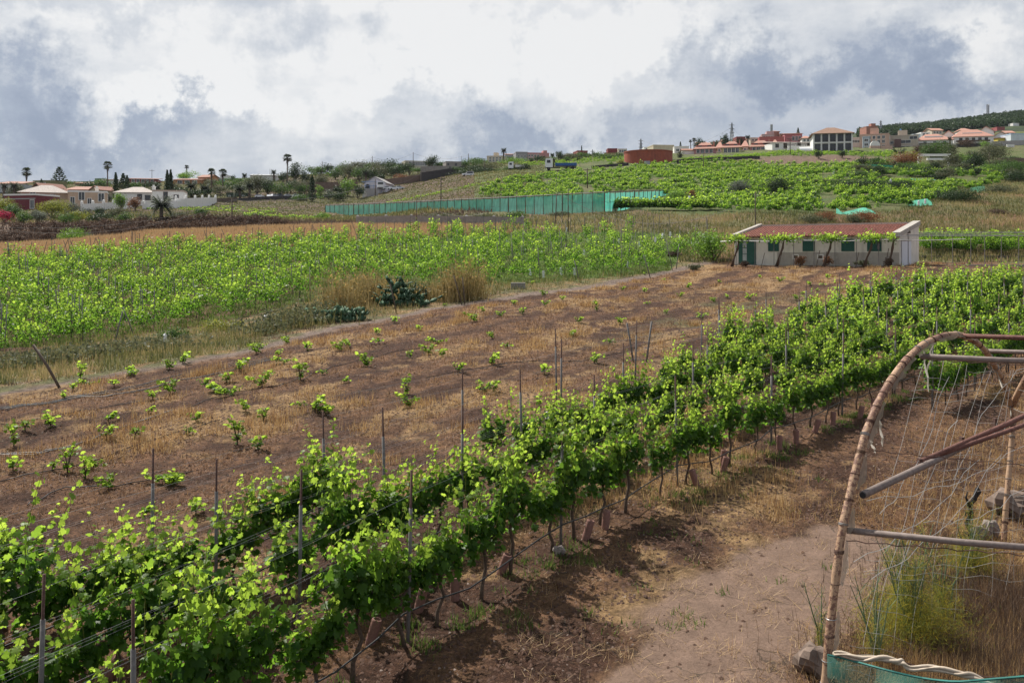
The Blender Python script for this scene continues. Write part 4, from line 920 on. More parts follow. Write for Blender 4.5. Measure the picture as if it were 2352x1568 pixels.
def part(e, nm, m, *boxes):
    b = MB()
    for q in boxes: b.box(*q)
    return b.build(nm, m, e)
def chimney_cap(x, y): 
    def f(e, L, H, dep): part(e, 'chimney', M_white, (x * L - .35, y, H - .3, x * L + .35, y + .7, H + 1.1), (x * L - .5, y - .12, H + 1.102, x * L + .5, y + .82, H + 1.25), (x * L - .2, y + .15, H + 1.252, x * L + .2, y + .55, H + 1.6))
    return f
def add_box_part(px0, px1, yt, yb, d, dep, mat_, nm, label, cat):
    xa, xb = (px0 - CX) / F * d, (px1 - CX) / F * d; zt, zb = zp(yt, d), zp(yb, d); g = min(hs(xa, d), hs(xb, d), zb) - 1
    o = MB().box(0, 0, g - zb, xb - xa, dep, zt - zb).build(nm, mat_); o.location = (xa, d, zb); return tag(o, label, cat)
# ---- left hamlet ----
W = wallmat
house('house', 'dark red flat roofed building with white trim at the far left edge', 2, 88, 449, 484, 192, W('darkred', (.16, .03, .04)), rot=-14, dep=7, trim=M_white, wins=[(.9, .12, 1.1, 1.9)], extra=lambda e, L, H, dp: part(e, 'band', wallmat('grey', (.35, .34, .34)), (-L / 2 + .2, -.05, H * .74, L / 2, .0, H * .82)))
e = house('house', 'beige villa with white framed windows and a mottled hip roof beside the dark red house', 160, 242, 442, 474, 200, W('beige', (.50, .37, .27)), rot=22, dep=9, trim=M_white, wins=[(.35, .42, 1.3, 2.0), (.85, .35, 1.3, 1.9), (.12, .12, 1.0, 1.7), (.55, .1, .9, 1.5)], sidewins=[(.5, .3, 1.2, 1.8, 1)], extra=chimney_cap(.22, 3))
def villa_wing(e, L, H, dep):
    b = MB(); b.box(-L / 2 - 9.2, 1.4, -5, -L / 2 - .003, dep + 1, H - .2); b.build('wing', WM['beige'], e)
    c = MB(); A = [(-L / 2 - 10, .8, H - .15), (-L / 2 + .5, .8, H - .15), (-L / 2 + .5, dep + 1.5, H - .15), (-L / 2 - 10, dep + 1.5, H - .15), (-L / 2 - 5.6, dep / 2 + 1, H + 1.7), (-L / 2 - 3.4, dep / 2 + 1, H + 1.7)]
    c.add(A, [(0, 1, 5, 4), (1, 2, 5), (2, 3, 4, 5), (3, 0, 4), (3, 2, 1, 0)]); c.build('roof', M_ptile, e)
    window(e, Vector((-L / 2 - 7.5, 1.4, H * .42)), Vector((1, 0, 0)), 1.2, 1.7); window(e, Vector((-L / 2 - 3.6, 1.4, H * .42)), Vector((1, 0, 0)), 1.1, 1.3)
    part(e, 'terrace_wall', WM['beige'], (-L / 2 - 4.6, -2.5, -4, -L / 2 + .4, -2.3, H * .36), (-L / 2 - 4.6, -2.298, -4, -L / 2 - 4.4, 1.3, H * .36))
villa_wing(e, (242 - 160) / F * 200, zp(442, 200) - zp(474, 200), 9)
house('house', 'olive green flat house with a broad window above the beige villa', 73, 118, 417, 434, 262, W('olivewall', (.24, .23, .12)), rot=-12, dep=7, wins=[(.45, .18, 3.2, 1.5)])
house('house', 'brown timber gabled house with a terracotta roof at the left', 62, 108, 438, 450, 236, W('timber', (.12, .065, .045)), 'gable_end', rot=-28, dep=7, rh=1.9)
house('house', 'long low building with a wide terracotta roof behind the beige villa', 150, 222, 436, 450, 246, W('cream', (.45, .38, .27)), 'lean', rot=4, dep=8, rh=1.4)
house('house', 'small gabled cream house to the right of the long terracotta roof', 203, 232, 437, 450, 238, W('cream', (.45, .38, .27)), 'gable_end', rot=-20, dep=6, rh=1.0)
house('house', 'pale two storey house behind palms at the far left edge', -6, 48, 422, 448, 250, W('palegrey', (.42, .45, .47)), 'lean', rot=5, dep=8, rh=1.2, wins=[(.3, .3, 1.3, 1.4), (.75, .35, 1.3, 1.4)])
e = house('house', 'white villa with pale hip roof on its left half, behind the date palm', 265, 346, 443, 476, 212, M_white, 'hip', rot=8, dep=9, rh=1.5, roofm=M_ptile, wins=[(.1, .52, .9, 1.2), (.68, .52, 1.1, 1.3), (.90, .50, 1.3, 1.2)], frame=wallmat('brownframe', (.08, .05, .04)))
e = house('house', 'white flat roofed annex with dark windows at the right of the white villa', 352, 420, 440, 476, 209, M_white, rot=14, dep=8, trim=W('rim', (.45, .36, .3)), wins=[(.42, .45, 1.0, 1.9), (.76, .50, 1.1, 1.1)], frame=WM['brownframe'] if 'brownframe' in WM else M_wood, extra=chimney_cap(-.5, 2))
def fence_wall(pts, h, thick, m, label, pillars=None, nm='boundary_wall', cat='wall', hp=.5, d=None, base=None):
    """wall along photo points (column, foot row, distance)"""
    P = [Vector(((px - CX) / F * dd, dd, zp(py, dd))) for (px, py, dd) in pts]; b = MB(); e = empty(nm, P[0], 0, label, cat); O = P[0]
    for p, q in zip(P[:-1], P[1:]):
        u = (q - p); u.z = 0; u.normalize(); n = Vector((u.y, -u.x, 0)) * thick / 2; lo = Vector((0, 0, -2.0)); hi = Vector((0, 0, h))
        v = [p - n + lo - O, q - n + lo - O, q + n + lo - O, p + n + lo - O, p - n + hi - O, q - n + hi - O, q + n + hi - O, p + n + hi - O]
        b.add(v, [(3, 2, 1, 0), (4, 5, 6, 7), (0, 1, 5, 4), (1, 2, 6, 5), (2, 3, 7, 6), (3, 0, 4, 7)])
    b.build('wall', m, e)
    if pillars:
        tot = [0]
        for p, q in zip(P[:-1], P[1:]): tot.append(tot[-1] + (q - p).length)
        for i in range(pillars):
            s = tot[-1] * i / (pillars - 1); k = 0
            while k < len(tot) - 2 and tot[k + 1] < s: k += 1
            c = P[k].lerp(P[k + 1], (s - tot[k]) / max(1e-6, tot[k + 1] - tot[k])) - O; t = thick * .62
            bb = MB().box(c.x - t, c.y - t, c.z - 1, c.x + t, c.y + t, c.z + h + hp); tp = c + Vector((0, 0, h + hp + .01))
            bb.add([tp + Vector((-t, -t, 0)), tp + Vector((t, -t, 0)), tp + Vector((t, t, 0)), tp + Vector((-t, t, 0)), tp + Vector((0, 0, .22))], [(0, 1, 4), (1, 2, 4), (2, 3, 4), (3, 0, 4)]); bb.build('pillar', m, e)
    return e
fence_wall([(188, 482, 190), (240, 479, 193), (305, 474, 198)], 1.2, .35, M_white, 'white garden wall with small pointed pillars below the beige villa', 6)
fence_wall([(330, 477, 196), (400, 473, 200), (408, 472, 201)], .9, .35, M_white, 'white plinth wall in front of the white villa', 3)
fence_wall([(404, 472, 200), (450, 470, 210), (495, 468, 224)], 1.5, .35, M_white, 'long white wall with pillars running right from the white villa', 6)
add_box_part(360, 408, 461, 474, 199, 3, M_white, 'terrace', 'white terrace block at the foot of the white villa', 'terrace')
house('house', 'maroon two storey house with white balcony rail on the left hilltop', 296, 360, 411, 424, 300, W('maroon', (.24, .07, .065)), 'lean', rot=12, dep=8, rh=.8, wins=grid(5, [.25], 1.0, 1.3))
house('house', 'small pale green house left of the maroon house', 218, 238, 412, 424, 305, W('palegreen', (.25, .36, .26)), rot=0, dep=6)
house('house', 'small white house between the green and maroon houses', 236, 262, 413, 424, 300, M_white, 'lean', rot=0, dep=6, rh=.6)
house('house', 'ochre bungalow with a terracotta roof right of the conifers', 398, 462, 413, 424, 296, W('ochre', (.42, .19, .08)), 'lean', rot=0, dep=7, rh=.9, wins=grid(3, [.15], 1.6, 1.1))
house('house', 'orange house with white gable corner behind the two dark palms', 453, 482, 408, 420, 300, W('orange', (.52, .23, .1)), 'gable', rot=-15, dep=6, rh=1.0)
house('shed', 'low turquoise shed on the skyline behind the palms', 466, 508, 414, 419, 305, W('turq', (.14, .32, .30)), rot=0, dep=4, cat='shed')
house('house', 'white low block with flat roof on the left skyline', 505, 522, 404, 415, 320, M_white, rot=0, dep=5)
house('house', 'low cream house on the skyline behind the beige villa', 172, 220, 421, 428, 290, W('cream', (.45, .38, .27)), 'lean', dep=6, rh=.7)
house('shed', 'long low white warehouse with sloping roof left of the tall fan palm', 575, 634, 403, 413, 300, M_white, 'lean', rot=8, dep=8, rh=1.0, cat='shed', roofm=W('tin', (.35, .36, .37)))
house('shed', 'dark green shed with two pale windows behind the fence', 520, 566, 446, 457, 246, W('shedgreen', (.045, .07, .05)), rot=0, dep=4, cat='shed', wins=[(.15, .25, .6, .7), (.85, .25, .6, .7)])
def gh(e, L, H, dep):
    b = MB(); n = 9; w_ = 1.3; b.add([(-2 + w_ * .5 * math.cos(math.pi * i / n), -.04, H * .35 + w_ * .6 * math.sin(math.pi * i / n)) for i in range(n + 1)] + [(-2 - w_ * .5, -.04, H * .0), (-2 + w_ * .5, -.04, H * .0)], [tuple(range(n + 1)) + (n + 1, n + 2)]); b.build('arch_shade_panel', M_glass, e)  # arch is a flat dark panel, the opening's shade put into colour
    b = MB()
    for k in range(6): b.tube([(-L / 2 - .5 + k * 1.1, -.8, -1), (-L / 2 - .5 + k * 1.1, -.8, H * .8)], .05, 4)
    for z in (.8, 1.9): b.tube([(-L / 2 - .5, -.8, z), (-L / 2 + 5.2, -.8, z)], .05, 4)
    b.build('scaffold', wallmat('scaffblue', (.08, .2, .42)), e)
house('house', 'pale lilac gabled house with arched opening and blue scaffold beside parked cars', 836, 886, 421, 434, 246, W('lilac', (.62, .60, .66)), 'gable_end', rot=-6, dep=9, rh=1.7, roofm=W('greyroof', (.3, .28, .28)), extra=gh)
add_box_part(836, 868, 433, 444, 240, .4, W('greyw', (.36, .34, .34)), 'garden_wall', 'grey wall under the lilac gabled house', 'wall')
add_box_part(832, 837, 436, 446, 239, .3, M_white, 'gate_pillar', 'narrow white gate pillar at the lower left of the lilac house', 'pillar')
M_stone = mat('dark_basalt_wall', (.055, .05, .052), .95, .5, 5, .6); M_brownwall = mat('earth_wall', (.17, .115, .09), .95, .25, 2, .4, stain=.3)
fence_wall([(700, 436, 262), (760, 437, 262), (822, 434, 262)], 2.3, .5, M_brownwall, 'long brown earth retaining wall left of the lilac house', nm='retaining_wall')
fence_wall([(884, 436, 262), (925, 431, 264), (966, 424, 268)], 3.0, .5, M_brownwall, 'brown retaining wall to the right of the lilac house', nm='retaining_wall')
fence_wall([(966, 425, 266), (1010, 418, 270), (1065, 408, 276)], 3.6, .6, M_stone, 'dark basalt wall below the ruined building', nm='retaining_wall')
fence_wall([(430, 470, 228), (520, 466, 232), (610, 460, 236), (760, 455, 244)], 1.0, .4, M_stone, 'low dark stone wall under the row of parked cars', nm='retaining_wall')
fence_wall([(497, 470, 226), (545, 468, 228)], 1.6, .2, M_wood, 'dark board fence right of the white wall', nm='board_fence', cat='fence')
fence_wall([(380, 516, 150), (440, 515, 151), (510, 513, 153)], 1.0, .25, M_conc, 'grey lattice block wall behind the date palm', nm='block_wall')
e = house('building', 'long cream hall with a band of windows on the middle skyline', 930, 996, 404 - 32, 385, 318, W('cream2', (.55, .5, .38)), rot=18, dep=6, cat='building', wins=grid(8, [.3], 1.1, 1.5, .15, .75))
e = house('ruin', 'roofless grey concrete ruin with small black window holes', 1024, 1060, 372, 396, 286, M_conc, rot=14, dep=6, cat='ruin', parapet=.15, wins=[(.15, .62, .7, .9), (.28, .28, .8, .9), (.65, .6, .8, 1.0)], frame=M_conc)
fence_wall([(966, 398, 284), (1000, 396, 284), (1024, 396, 284)], 2.0, .5, M_conc, 'crumbling grey wall joined to the left of the ruin', nm='ruined_wall')
house('house', 'cream two storey house with small windows left of the lone palm', 1118, 1157, 360, 373, 330, W('cream3', (.58, .50, .40)), rot=-8, dep=8, wins=grid(4, [.15, .55], .8, .8), extra=lambda e, L, H, dp: part(e, 'roof_room', WM['cream3'], (-L * .15, 2, H, L * .1, 5, H + 1.7)))
def blk(e, L, H, dp): part(e, 'stair_tower', wallmat('pink', (.50, .24, .24)), (L * .22, -.05, -1, L * .40, 4, H + 1.2))
house('apartment_block', 'long pink apartment block on the middle skyline with a taller stair tower', 1212, 1262, 353, 371, 338, W('pink', (.50, .24, .24)), rot=8, dep=8, cat='building', wins=grid(4, [.18, .58], .8, .9, .0, .55), extra=blk)
house('apartment_block', 'grey apartment block joined to the left end of the pink one', 1185, 1212, 351, 372, 337, W('greyblock', (.30, .29, .30)), rot=8, dep=8, cat='building', wins=grid(3, [.15, .5], .8, .8))
house('building', 'pale blue grey shed wall between the cream house and the apartment blocks', 1160, 1200, 355, 372, 345, W('bluegrey', (.40, .42, .46)), 'lean', dep=6, rh=.9, cat='building')
house('house', 'maroon cube house on the skyline right of the pink block', 1326, 1350, 348, 361, 345, W('maroon', (.24, .07, .065)), rot=10, dep=7, wins=[(.2, .5, .7, .8)])
house('house', 'low olive and maroon house left of the maroon cube', 1303, 1328, 356, 366, 343, W('olive2', (.32, .28, .14)), rot=10, dep=6)
house('house', 'yellow house with a pale ground floor left of the red water tank', 1388, 1413, 351, 366, 340, W('yellow', (.55, .45, .24)), 'lean', rot=-10, dep=6, rh=.7, wins=[(.4, .15, 1.6, 1.2)])
house('house', 'dark red upper house above the yellow one left of the tank', 1396, 1418, 343, 352, 352, W('darkred2', (.22, .05, .055)), rot=0, dep=6)
house('house', 'cream flat building right behind the red water tank', 1500, 1549, 335, 350, 345, W('cream4', (.52, .46, .33)), rot=8, dep=8, cat='building')
house('house', 'white balustraded house right of the cream building', 1549, 1582, 338, 352, 335, M_white, rot=-5, dep=6, wins=grid(3, [.3], 1.2, 1.0))
house('house', 'small white house with a terracotta roof left of the pink terrace houses', 1568, 1594, 346, 356, 318, M_white, 'gable', rot=-5, dep=6, rh=.8)
# terrace houses with orange mansard roofs
M_or = mat('orange_tiles', (.44, .235, .18), .85, .2, 4, .3, stain=.06)
def dormers(us):
    def f(e, L, H, dp):
        for u in us:
            q = part(e, 'dormer', wallmat('dormer', (.42, .12, .10)), (u * L - 1.5, .9, H + .55, u * L + 1.5, 3.5, H + 1.35))
            part(q, 'dormer_window', M_glass, (u * L - .6, .87, H + .7, u * L + .6, .9, H + 1.25))
        part(e, 'chimney', M_or, (L * .36, 3.2, H + 1.2, L * .42, 4.0, H + 2.9))
    return f
for (a, b_, yt, yb, c, lab, dd) in ((1594, 1643, 342, 353, ('pinkhouse', (.40, .19, .20)), 'pink terrace house with an orange hipped roof and two dormers, left of the yellow one', 312), (1658, 1702, 339, 352, ('yelhouse', (.50, .43, .22)), 'yellow terrace house with an orange hipped roof between two pink ones', 310), (1723, 1771, 337, 350, ('pinkhouse', (.40, .19, .20)), 'pink terrace house with an orange hipped roof, next to the white villa', 308)):
    house('terrace_house', lab, a, b_, yt, yb, dd, W(*c), 'hip', rot=-16, dep=6.5, rh=2.3, roofm=M_or, wins=grid(4, [.08], 1.1, 1.7), sidewins=[(.3, .3, .9, 1.2, 1), (.7, .3, .9, 1.2, 1)], extra=dormers((-.22, .2)), cat='house', group='terrace houses with orange roofs')
    house('terrace_annex', 'rear block behind the ' + lab.split(',')[0].replace(' with an orange hipped roof and two dormers', '').replace(' with an orange hipped roof', '') + (' at the left' if a < 1600 else ' in the middle' if a < 1700 else ' by the white villa'), b_ + 2, b_ + 16, yt - 2, yb, dd + 9, W('pinkwhite', (.62, .50, .45)), 'hip', rot=-16, dep=8, rh=2.4, roofm=M_or, wins=[(.5, .3, .8, 1.1)])
def balc(e, L, H, dp):
    b = MB()
    for (x0, x1, z) in ((-.22, .0, .42), (.02, .38, .45)):
        b.box(x0 * L, -1.2, z * H, x1 * L, -.003, z * H + .15)
        for k in range(9): t = x0 + (x1 - x0) * k / 8; b.box(t * L - .04, -1.2, z * H + .152, t * L + .04, -1.1, z * H + 1.0)
        b.box(x0 * L, -1.24, z * H + 1.002, x1 * L, -1.08, z * H + 1.1)
    b.build('balcony', M_wood, e)
    part(e, 'garden_wall', M_white, (-L * .25, -5, -2, L * .5, -4.7, 1.4)); 
house('house', 'white two storey villa with dark wooden balconies and a low tiled roof', 1773, 1868, 328, 349, 300, M_white, 'lean', rot=3, dep=9, rh=1.3, roofm=M_ptile, wins=[(.12, .45, 1.2, 1.3), (.32, .45, 1.2, 1.5), (.66, .55, 1.2, 1.5), (.9, .55, 1.2, 1.4)], frame=M_wood, extra=balc)
house('house', 'long red building above the pink terrace houses', 1745, 1800, 316, 330, 345, W('red1', (.46, .14, .13)), rot=-10, dep=7, cat='building', sidewins=[])
house('house', 'rose red building with pale windows above the white villa', 1803, 1842, 308, 330, 352, W('red2', (.42, .15, .16)), 'gable', rot=-8, dep=9, rh=.7, cat='building', wins=grid(3, [.3], 1.0, 1.8, .4, .95), sidewins=[(.3, .4, 1, 1.4, 1), (.7, .4, 1, 1.4, 1)])
house('house', 'stepped pale rose apartments on the skyline left of the lattice mast', 1750, 1778, 310, 330, 372, W('palerose', (.50, .34, .33)), rot=-10, dep=9, cat='building', wins=grid(4, [.3, .6], .8, 1.0), extra=lambda e, L, H, dp: part(e, 'upper_storey', WM['palerose'], (-L * .1, 1, H, L * .5, 7, H + 1.6)))
house('house', 'reddish brown house on the skyline right of the lattice mast', 1774, 1790, 303, 318, 380, W('brownred', (.34, .16, .12)), 'hip', rot=-5, dep=8, rh=.8, cat='house')
house('house', 'low brick row on the skyline right of the brown house', 1791, 1812, 309, 320, 378, W('brownred', (.34, .16, .12)), rot=0, dep=6)
house('house', 'maroon house beside a palm above the yellow terrace house', 1692, 1712, 316, 326, 350, W('maroon', (.24, .07, .065)), rot=0, dep=6)
house('house', 'low pale house with dark windows right of the skyline palm', 1724, 1742, 318, 327, 352, W('cream3', (.58, .50, .40)), dep=5, wins=grid(2, [.3], 1, .8))
# the big glazed house
def glazed():
    d = 284; x0, x1 = 1869, 1950; xa, xb = (x0 - CX) / F * d, (x1 - CX) / F * d; zb = zp(349, d); zt = zp(308, d); e = empty('glazed_house', (xa, d, zb), R(-13), 'large white two storey house with tall dark gridded windows and a brown tiled roof', 'house')
    H = zt - zb; L = (xb - xa) / math.cos(R(13)); dep = 12.0
    part(e, 'wall', M_white, (0, .25, -3, L, dep, H)); DF = mat('dark_timber_frame', (.025, .018, .015), .6)
    nb = 5; bw = L / nb
    def bay(o, u, n_, x, w_, z, h_):
        f = MB()
        def bx(a0, z0, a1, z1, y0, y1):
            P = [o + u * a + n_ * y + Vector((0, 0, zz_)) for (a, zz_, y) in ((a0, z0, y0), (a1, z0, y0), (a1, z1, y0), (a0, z1, y0), (a0, z0, y1), (a1, z0, y1), (a1, z1, y1), (a0, z1, y1))]
            f.add(P, [(0, 1, 2, 3), (7, 6, 5, 4), (0, 4, 5, 1), (1, 5, 6, 2), (2, 6, 7, 3), (3, 7, 4, 0)])
        t = .12
        bx(x, z, x + t, z + h_, .0, .12); bx(x + w_ - t, z, x + w_, z + h_, .0, .12); bx(x + t, z, x + w_ - t, z + t, .0, .12); bx(x + t, z + h_ - t, x + w_ - t, z + h_, .0, .12)
        for k in (.33, .66): bx(x + w_ * k - .04, z + t, x + w_ * k + .04, z + h_ - t, .02, .10)
        bx(x + t, z + h_ * .28, x + w_ - t, z + h_ * .28 + .08, .025, .095)
        fo = f.build('window', DF, e); f2 = MB(); f = f2
        def bx2(a0, z0, a1, z1, y0, y1):
            P = [o + u * a + n_ * y + Vector((0, 0, zz_)) for (a, zz_, y) in ((a0, z0, y1), (a1, z0, y1), (a1, z1, y1), (a0, z1, y1))]; f2.add(P, [(3, 2, 1, 0)])
        bx2(x + t, z + t, x + w_ - t, z + h_ - t, 0, .04); f2.build('pane', M_glass, fo)
    for k in range(nb):
        for (z, h_) in ((.1, H * .42), (H * .55, H * .42)): bay(Vector((0, .25, 0)), Vector((1, 0, 0)), Vector((0, -1, 0)), k * bw + .35, bw - .55, z, h_)
    pl = MB()
    for k in range(nb + 1): pl.box(k * bw - .2, -.05, -3, k * bw + .2, .245, H)
    for z in (-.3, H * .47): pl.box(.0, .0, z, L, .24, z + .36)
    pl.build('pillars', M_white, e)
    for (z, h_) in ((.1, H * .42), (H * .55, H * .42)): bay(Vector((L, 0, 0)), Vector((0, 1, 0)), Vector((1, 0, 0)), .8, 4.3, z, h_)
    c = MB(); o = .8; c.add([(-o, -o, H + .02), (L + o, -o, H + .02), (L + o, dep + o, H + .02), (-o, dep + o, H + .02), (4.5, dep / 2, H + 2.6), (L - 4.5, dep / 2, H + 2.6)], [(0, 1, 5, 4), (1, 2, 5), (2, 3, 4, 5), (3, 0, 4), (3, 2, 1, 0)]); c.build('roof', mat('brown_tiles', (.24, .145, .10), .9, .3, 4, .4, stain=.1), e)
    t = MB(); n = 10
    for k in range(6):
        pass
    for i in range(n): 
        a0, a1 = math.pi * i / n, math.pi * (i + 1) / n; t.add([(-4.2, .5 + 1.5 * math.cos(a0) + 1.5, 1.8 * math.sin(a0)), (-.3, .5 + 1.5 * math.cos(a0) + 1.5, 1.8 * math.sin(a0)), (-.3, .5 + 1.5 * math.cos(a1) + 1.5, 1.8 * math.sin(a1)), (-4.2, .5 + 1.5 * math.cos(a1) + 1.5, 1.8 * math.sin(a1))], [(0, 1, 2, 3)])
    t.build('canopy', M_plastic, e)
glazed()
house('apartment_block', 'peach apartment building right of the glazed house with a roof room', 1976, 2039, 310, 346, 312, W('peach', (.56, .38, .30)), rot=-26, dep=13, cat='building', wins=grid(5, [.12, .45, .72], 1.0, 1.2), sidewins=[(u, v, 1, 1.2, 1) for u in (.2, .45, .7) for v in (.45, .75)], extra=lambda e, L, H, dp: part(e, 'roof_room', WM['peach'], (-L * .15, 2, H + .36, L * .12, 6, H + 2.6)))
house('house', 'blue grey narrow house in front of the peach apartments', 1982, 1997, 316, 348, 303, W('bluegrey2', (.36, .42, .47)), rot=-20, dep=4, wins=grid(1, [.12, .38, .7], 1.3, 1.0))
def arch_wall():
    d = 299; xa, xb = (1999 - CX) / F * d, (2022 - CX) / F * d; zb = zp(349, d); L = xb - xa; n = 14; e = empty('arched_wall', ((xa + xb) / 2, d, zb), 0, 'white half round gable wall above a peach wall beside the blue grey house', 'wall'); hh = zp(335, d) - zb; rr = L / 2
    b = MB(); top = [(rr * math.cos(math.pi * i / n), 0, hh + 1.0 * rr * math.sin(math.pi * i / n)) for i in range(n + 1)]; k = len(top)
    b.add(top + [(x, .4, z) for (x, y, z) in top], [tuple(range(k))[::-1], tuple(range(k, 2 * k))] + [(i, i + 1, i + 1 + k, i + k) for i in range(k - 1)]); b.build('arch', M_white, e); part(e, 'base', WM['peach'], (-rr, -.02, -3, rr + 4, .6, hh - .003))
arch_wall()
house('apartment_block', 'beige flat roofed block with ribbon windows and brown central bay', 2036, 2106, 313, 347, 316, W('beige2', (.46, .40, .33)), rot=-22, dep=13, cat='building', wins=[(.12, .12, 3, 1.1), (.12, .48, 3, 1.1), (.62, .5, 3.4, 1.2), (.62, .12, 3.4, 1.1), (.85, .75, 2.6, 1.2)], sidewins=[(.25, .6, 2.2, 1.1, 1), (.6, .6, 2.2, 1.1, 1)],
      extra=lambda e, L, H, dp: (part(e, 'bay', wallmat('baybrown', (.16, .10, .095)), (-L * .22, -.5, H * .25, -L * .02, -.003, H * .8)), part(e, 'roof_room', WM['beige2'], (-L * .1, 3, H + .36, L * .18, 7, H + 2.4)), part(e, 'water_tank', wallmat('tankblue', (.2, .38, .62)), (-L * .05, 3.5, H + 2.402, 0, 4.3, H + 3.0))))
house('house', 'pale blue low building behind the beige block', 2098, 2115, 310, 318, 345, W('paleblue', (.5, .58, .64)), dep=6, cat='house')
def wide(e, L, H, dp):
    part(e, 'dormer', M_white, (-L * .25, 2.2, H + .6, L * .25, 5, H + 1.7)); part(e, 'railing', M_wood, (-L * .45, -1.0, H * .42, L * .4, -.95, H * .62)); part(e, 'balcony', M_white, (-L * .45, -1.0, H * .36, L * .4, -.003, H * .4))
house('white_house', 'white house with wide orange roof, left of its larger twin on the right', 2108, 2186, 322, 341, 318, M_white, 'hip', rot=-14, dep=11, rh=2.6, roofm=M_or, wins=grid(3, [.45], 1.2, 1.3), extra=wide)
house('white_house', 'larger white house with orange roof, dormer and balcony railings on the right', 2194, 2278, 314, 336, 322, M_white, 'hip', rot=-14, dep=11, rh=3.0, roofm=M_or, wins=grid(5, [.42], 1.1, 1.6), sidewins=[(.3, .5, 1, 1.4, 1), (.7, .5, 1, 1.4, 1)], extra=wide, frame=M_wood)
house('house', 'tall white gabled house behind the larger orange roofed house', 2250, 2280, 302, 330, 336, M_white, 'gable_end', rot=-30, dep=8, rh=1.8, roofm=M_or)
house('house', 'tall white gabled house behind the smaller orange roofed house', 2168, 2190, 309, 330, 332, M_white, 'gable_end', rot=-30, dep=8, rh=1.3, roofm=M_or)
house('house', 'small white gabled house with orange tiles right of the big white houses', 2286, 2312, 312, 322, 340, M_white, 'gable_end', rot=-20, dep=7, rh=1.3, roofm=M_or)
house('house', 'yellow low house behind parked cars at the right', 2292, 2332, 317, 326, 330, W('bright_yellow', (.55, .45, .08)), 'lean', dep=6, rh=.5)
house('house', 'white building with a pale blue fascia at the right edge of the village', 2322, 2372, 309, 326, 326, W('bluewhite', (.6, .66, .7)), rot=0, dep=7, cat='building', trim=wallmat('fascia', (.42, .55, .70)))
house('house', 'red cube house alone on the slope under the wood', 2290, 2308, 293, 301, 520, W('red3', (.34, .09, .09)), dep=8)
house('house', 'small white hut alone on the slope near the top right', 2327, 2341, 284, 289, 640, M_white, dep=6)
house('building', 'tall reddish house with a tower on the skyline behind the peach apartments', 1990, 2016, 292, 318, 420, W('brownred', (.34, .16, .12)), rot=0, dep=8, cat='building', extra=lambda e, L, H, dp: part(e, 'tower', WM['brownred'], (0, 1, H, L * .4, 4, H + 1.8)))
fence_wall([(2196, 349, 306), (2240, 348, 306), (2276, 346, 306)], 2.6, .8, M_stone, 'dark basalt wall under the larger white house', nm='retaining_wall')
fence_wall([(2276, 343, 304), (2330, 341, 304), (2380, 340, 304)], 2.6, .5, W('greyw', (.3, .29, .29)), 'tall grey retaining wall at the right edge of the village', nm='retaining_wall')
add_box_part(2313, 2330, 332, 343, 298, .4, M_white, 'white_door_wall', 'white gate panel in front of the grey wall at the right', 'gate')
for k, (a, b_, yt, yb, d, c, rf, lab) in enumerate([(1600, 1622, 332, 342, 348, M_white, 'gable', 'small white house behind the first pink terrace house'), (1632, 1652, 328, 340, 352, WM['pinkwhite'], 'flat', 'pale pink flat roofed house behind the terrace houses'), (1655, 1668, 326, 336, 356, M_white, 'hip', 'white house peeping over the yellow terrace house'), (1702, 1722, 322, 334, 356, M_white, 'gable', 'white gabled house behind the terrace houses, left of the red building'),
        (1842, 1862, 318, 330, 345, M_white, 'hip', 'white house between the rose building and the glazed house'), (1956, 1976, 318, 334, 330, WM['pinkwhite'], 'flat', 'pale pink block just right of the glazed house'), (2116, 2136, 306, 316, 350, M_white, 'flat', 'white flat house above the smaller orange roofed house'), (2140, 2166, 300, 312, 362, WM['cream3'], 'gable', 'cream house high behind the smaller orange roofed house'),
        (2204, 2230, 300, 312, 360, M_white, 'hip', 'white house high behind the larger orange roofed house'), (2312, 2330, 306, 314, 350, M_white, 'gable', 'small white house behind the yellow one at the right'), (1480, 1502, 340, 350, 356, M_white, 'flat', 'white house peeping over the red tank rim'), (1420, 1440, 344, 354, 350, WM['cream3'], 'flat', 'cream house just left of the red tank')]):
    house('house', lab, a, b_, yt, yb, d, c, rf, rot=-10 + 5 * (k % 4), dep=6, rh=1.1, roofm=M_or, wins=grid(2 + k % 2, [.35], .9, 1.1))
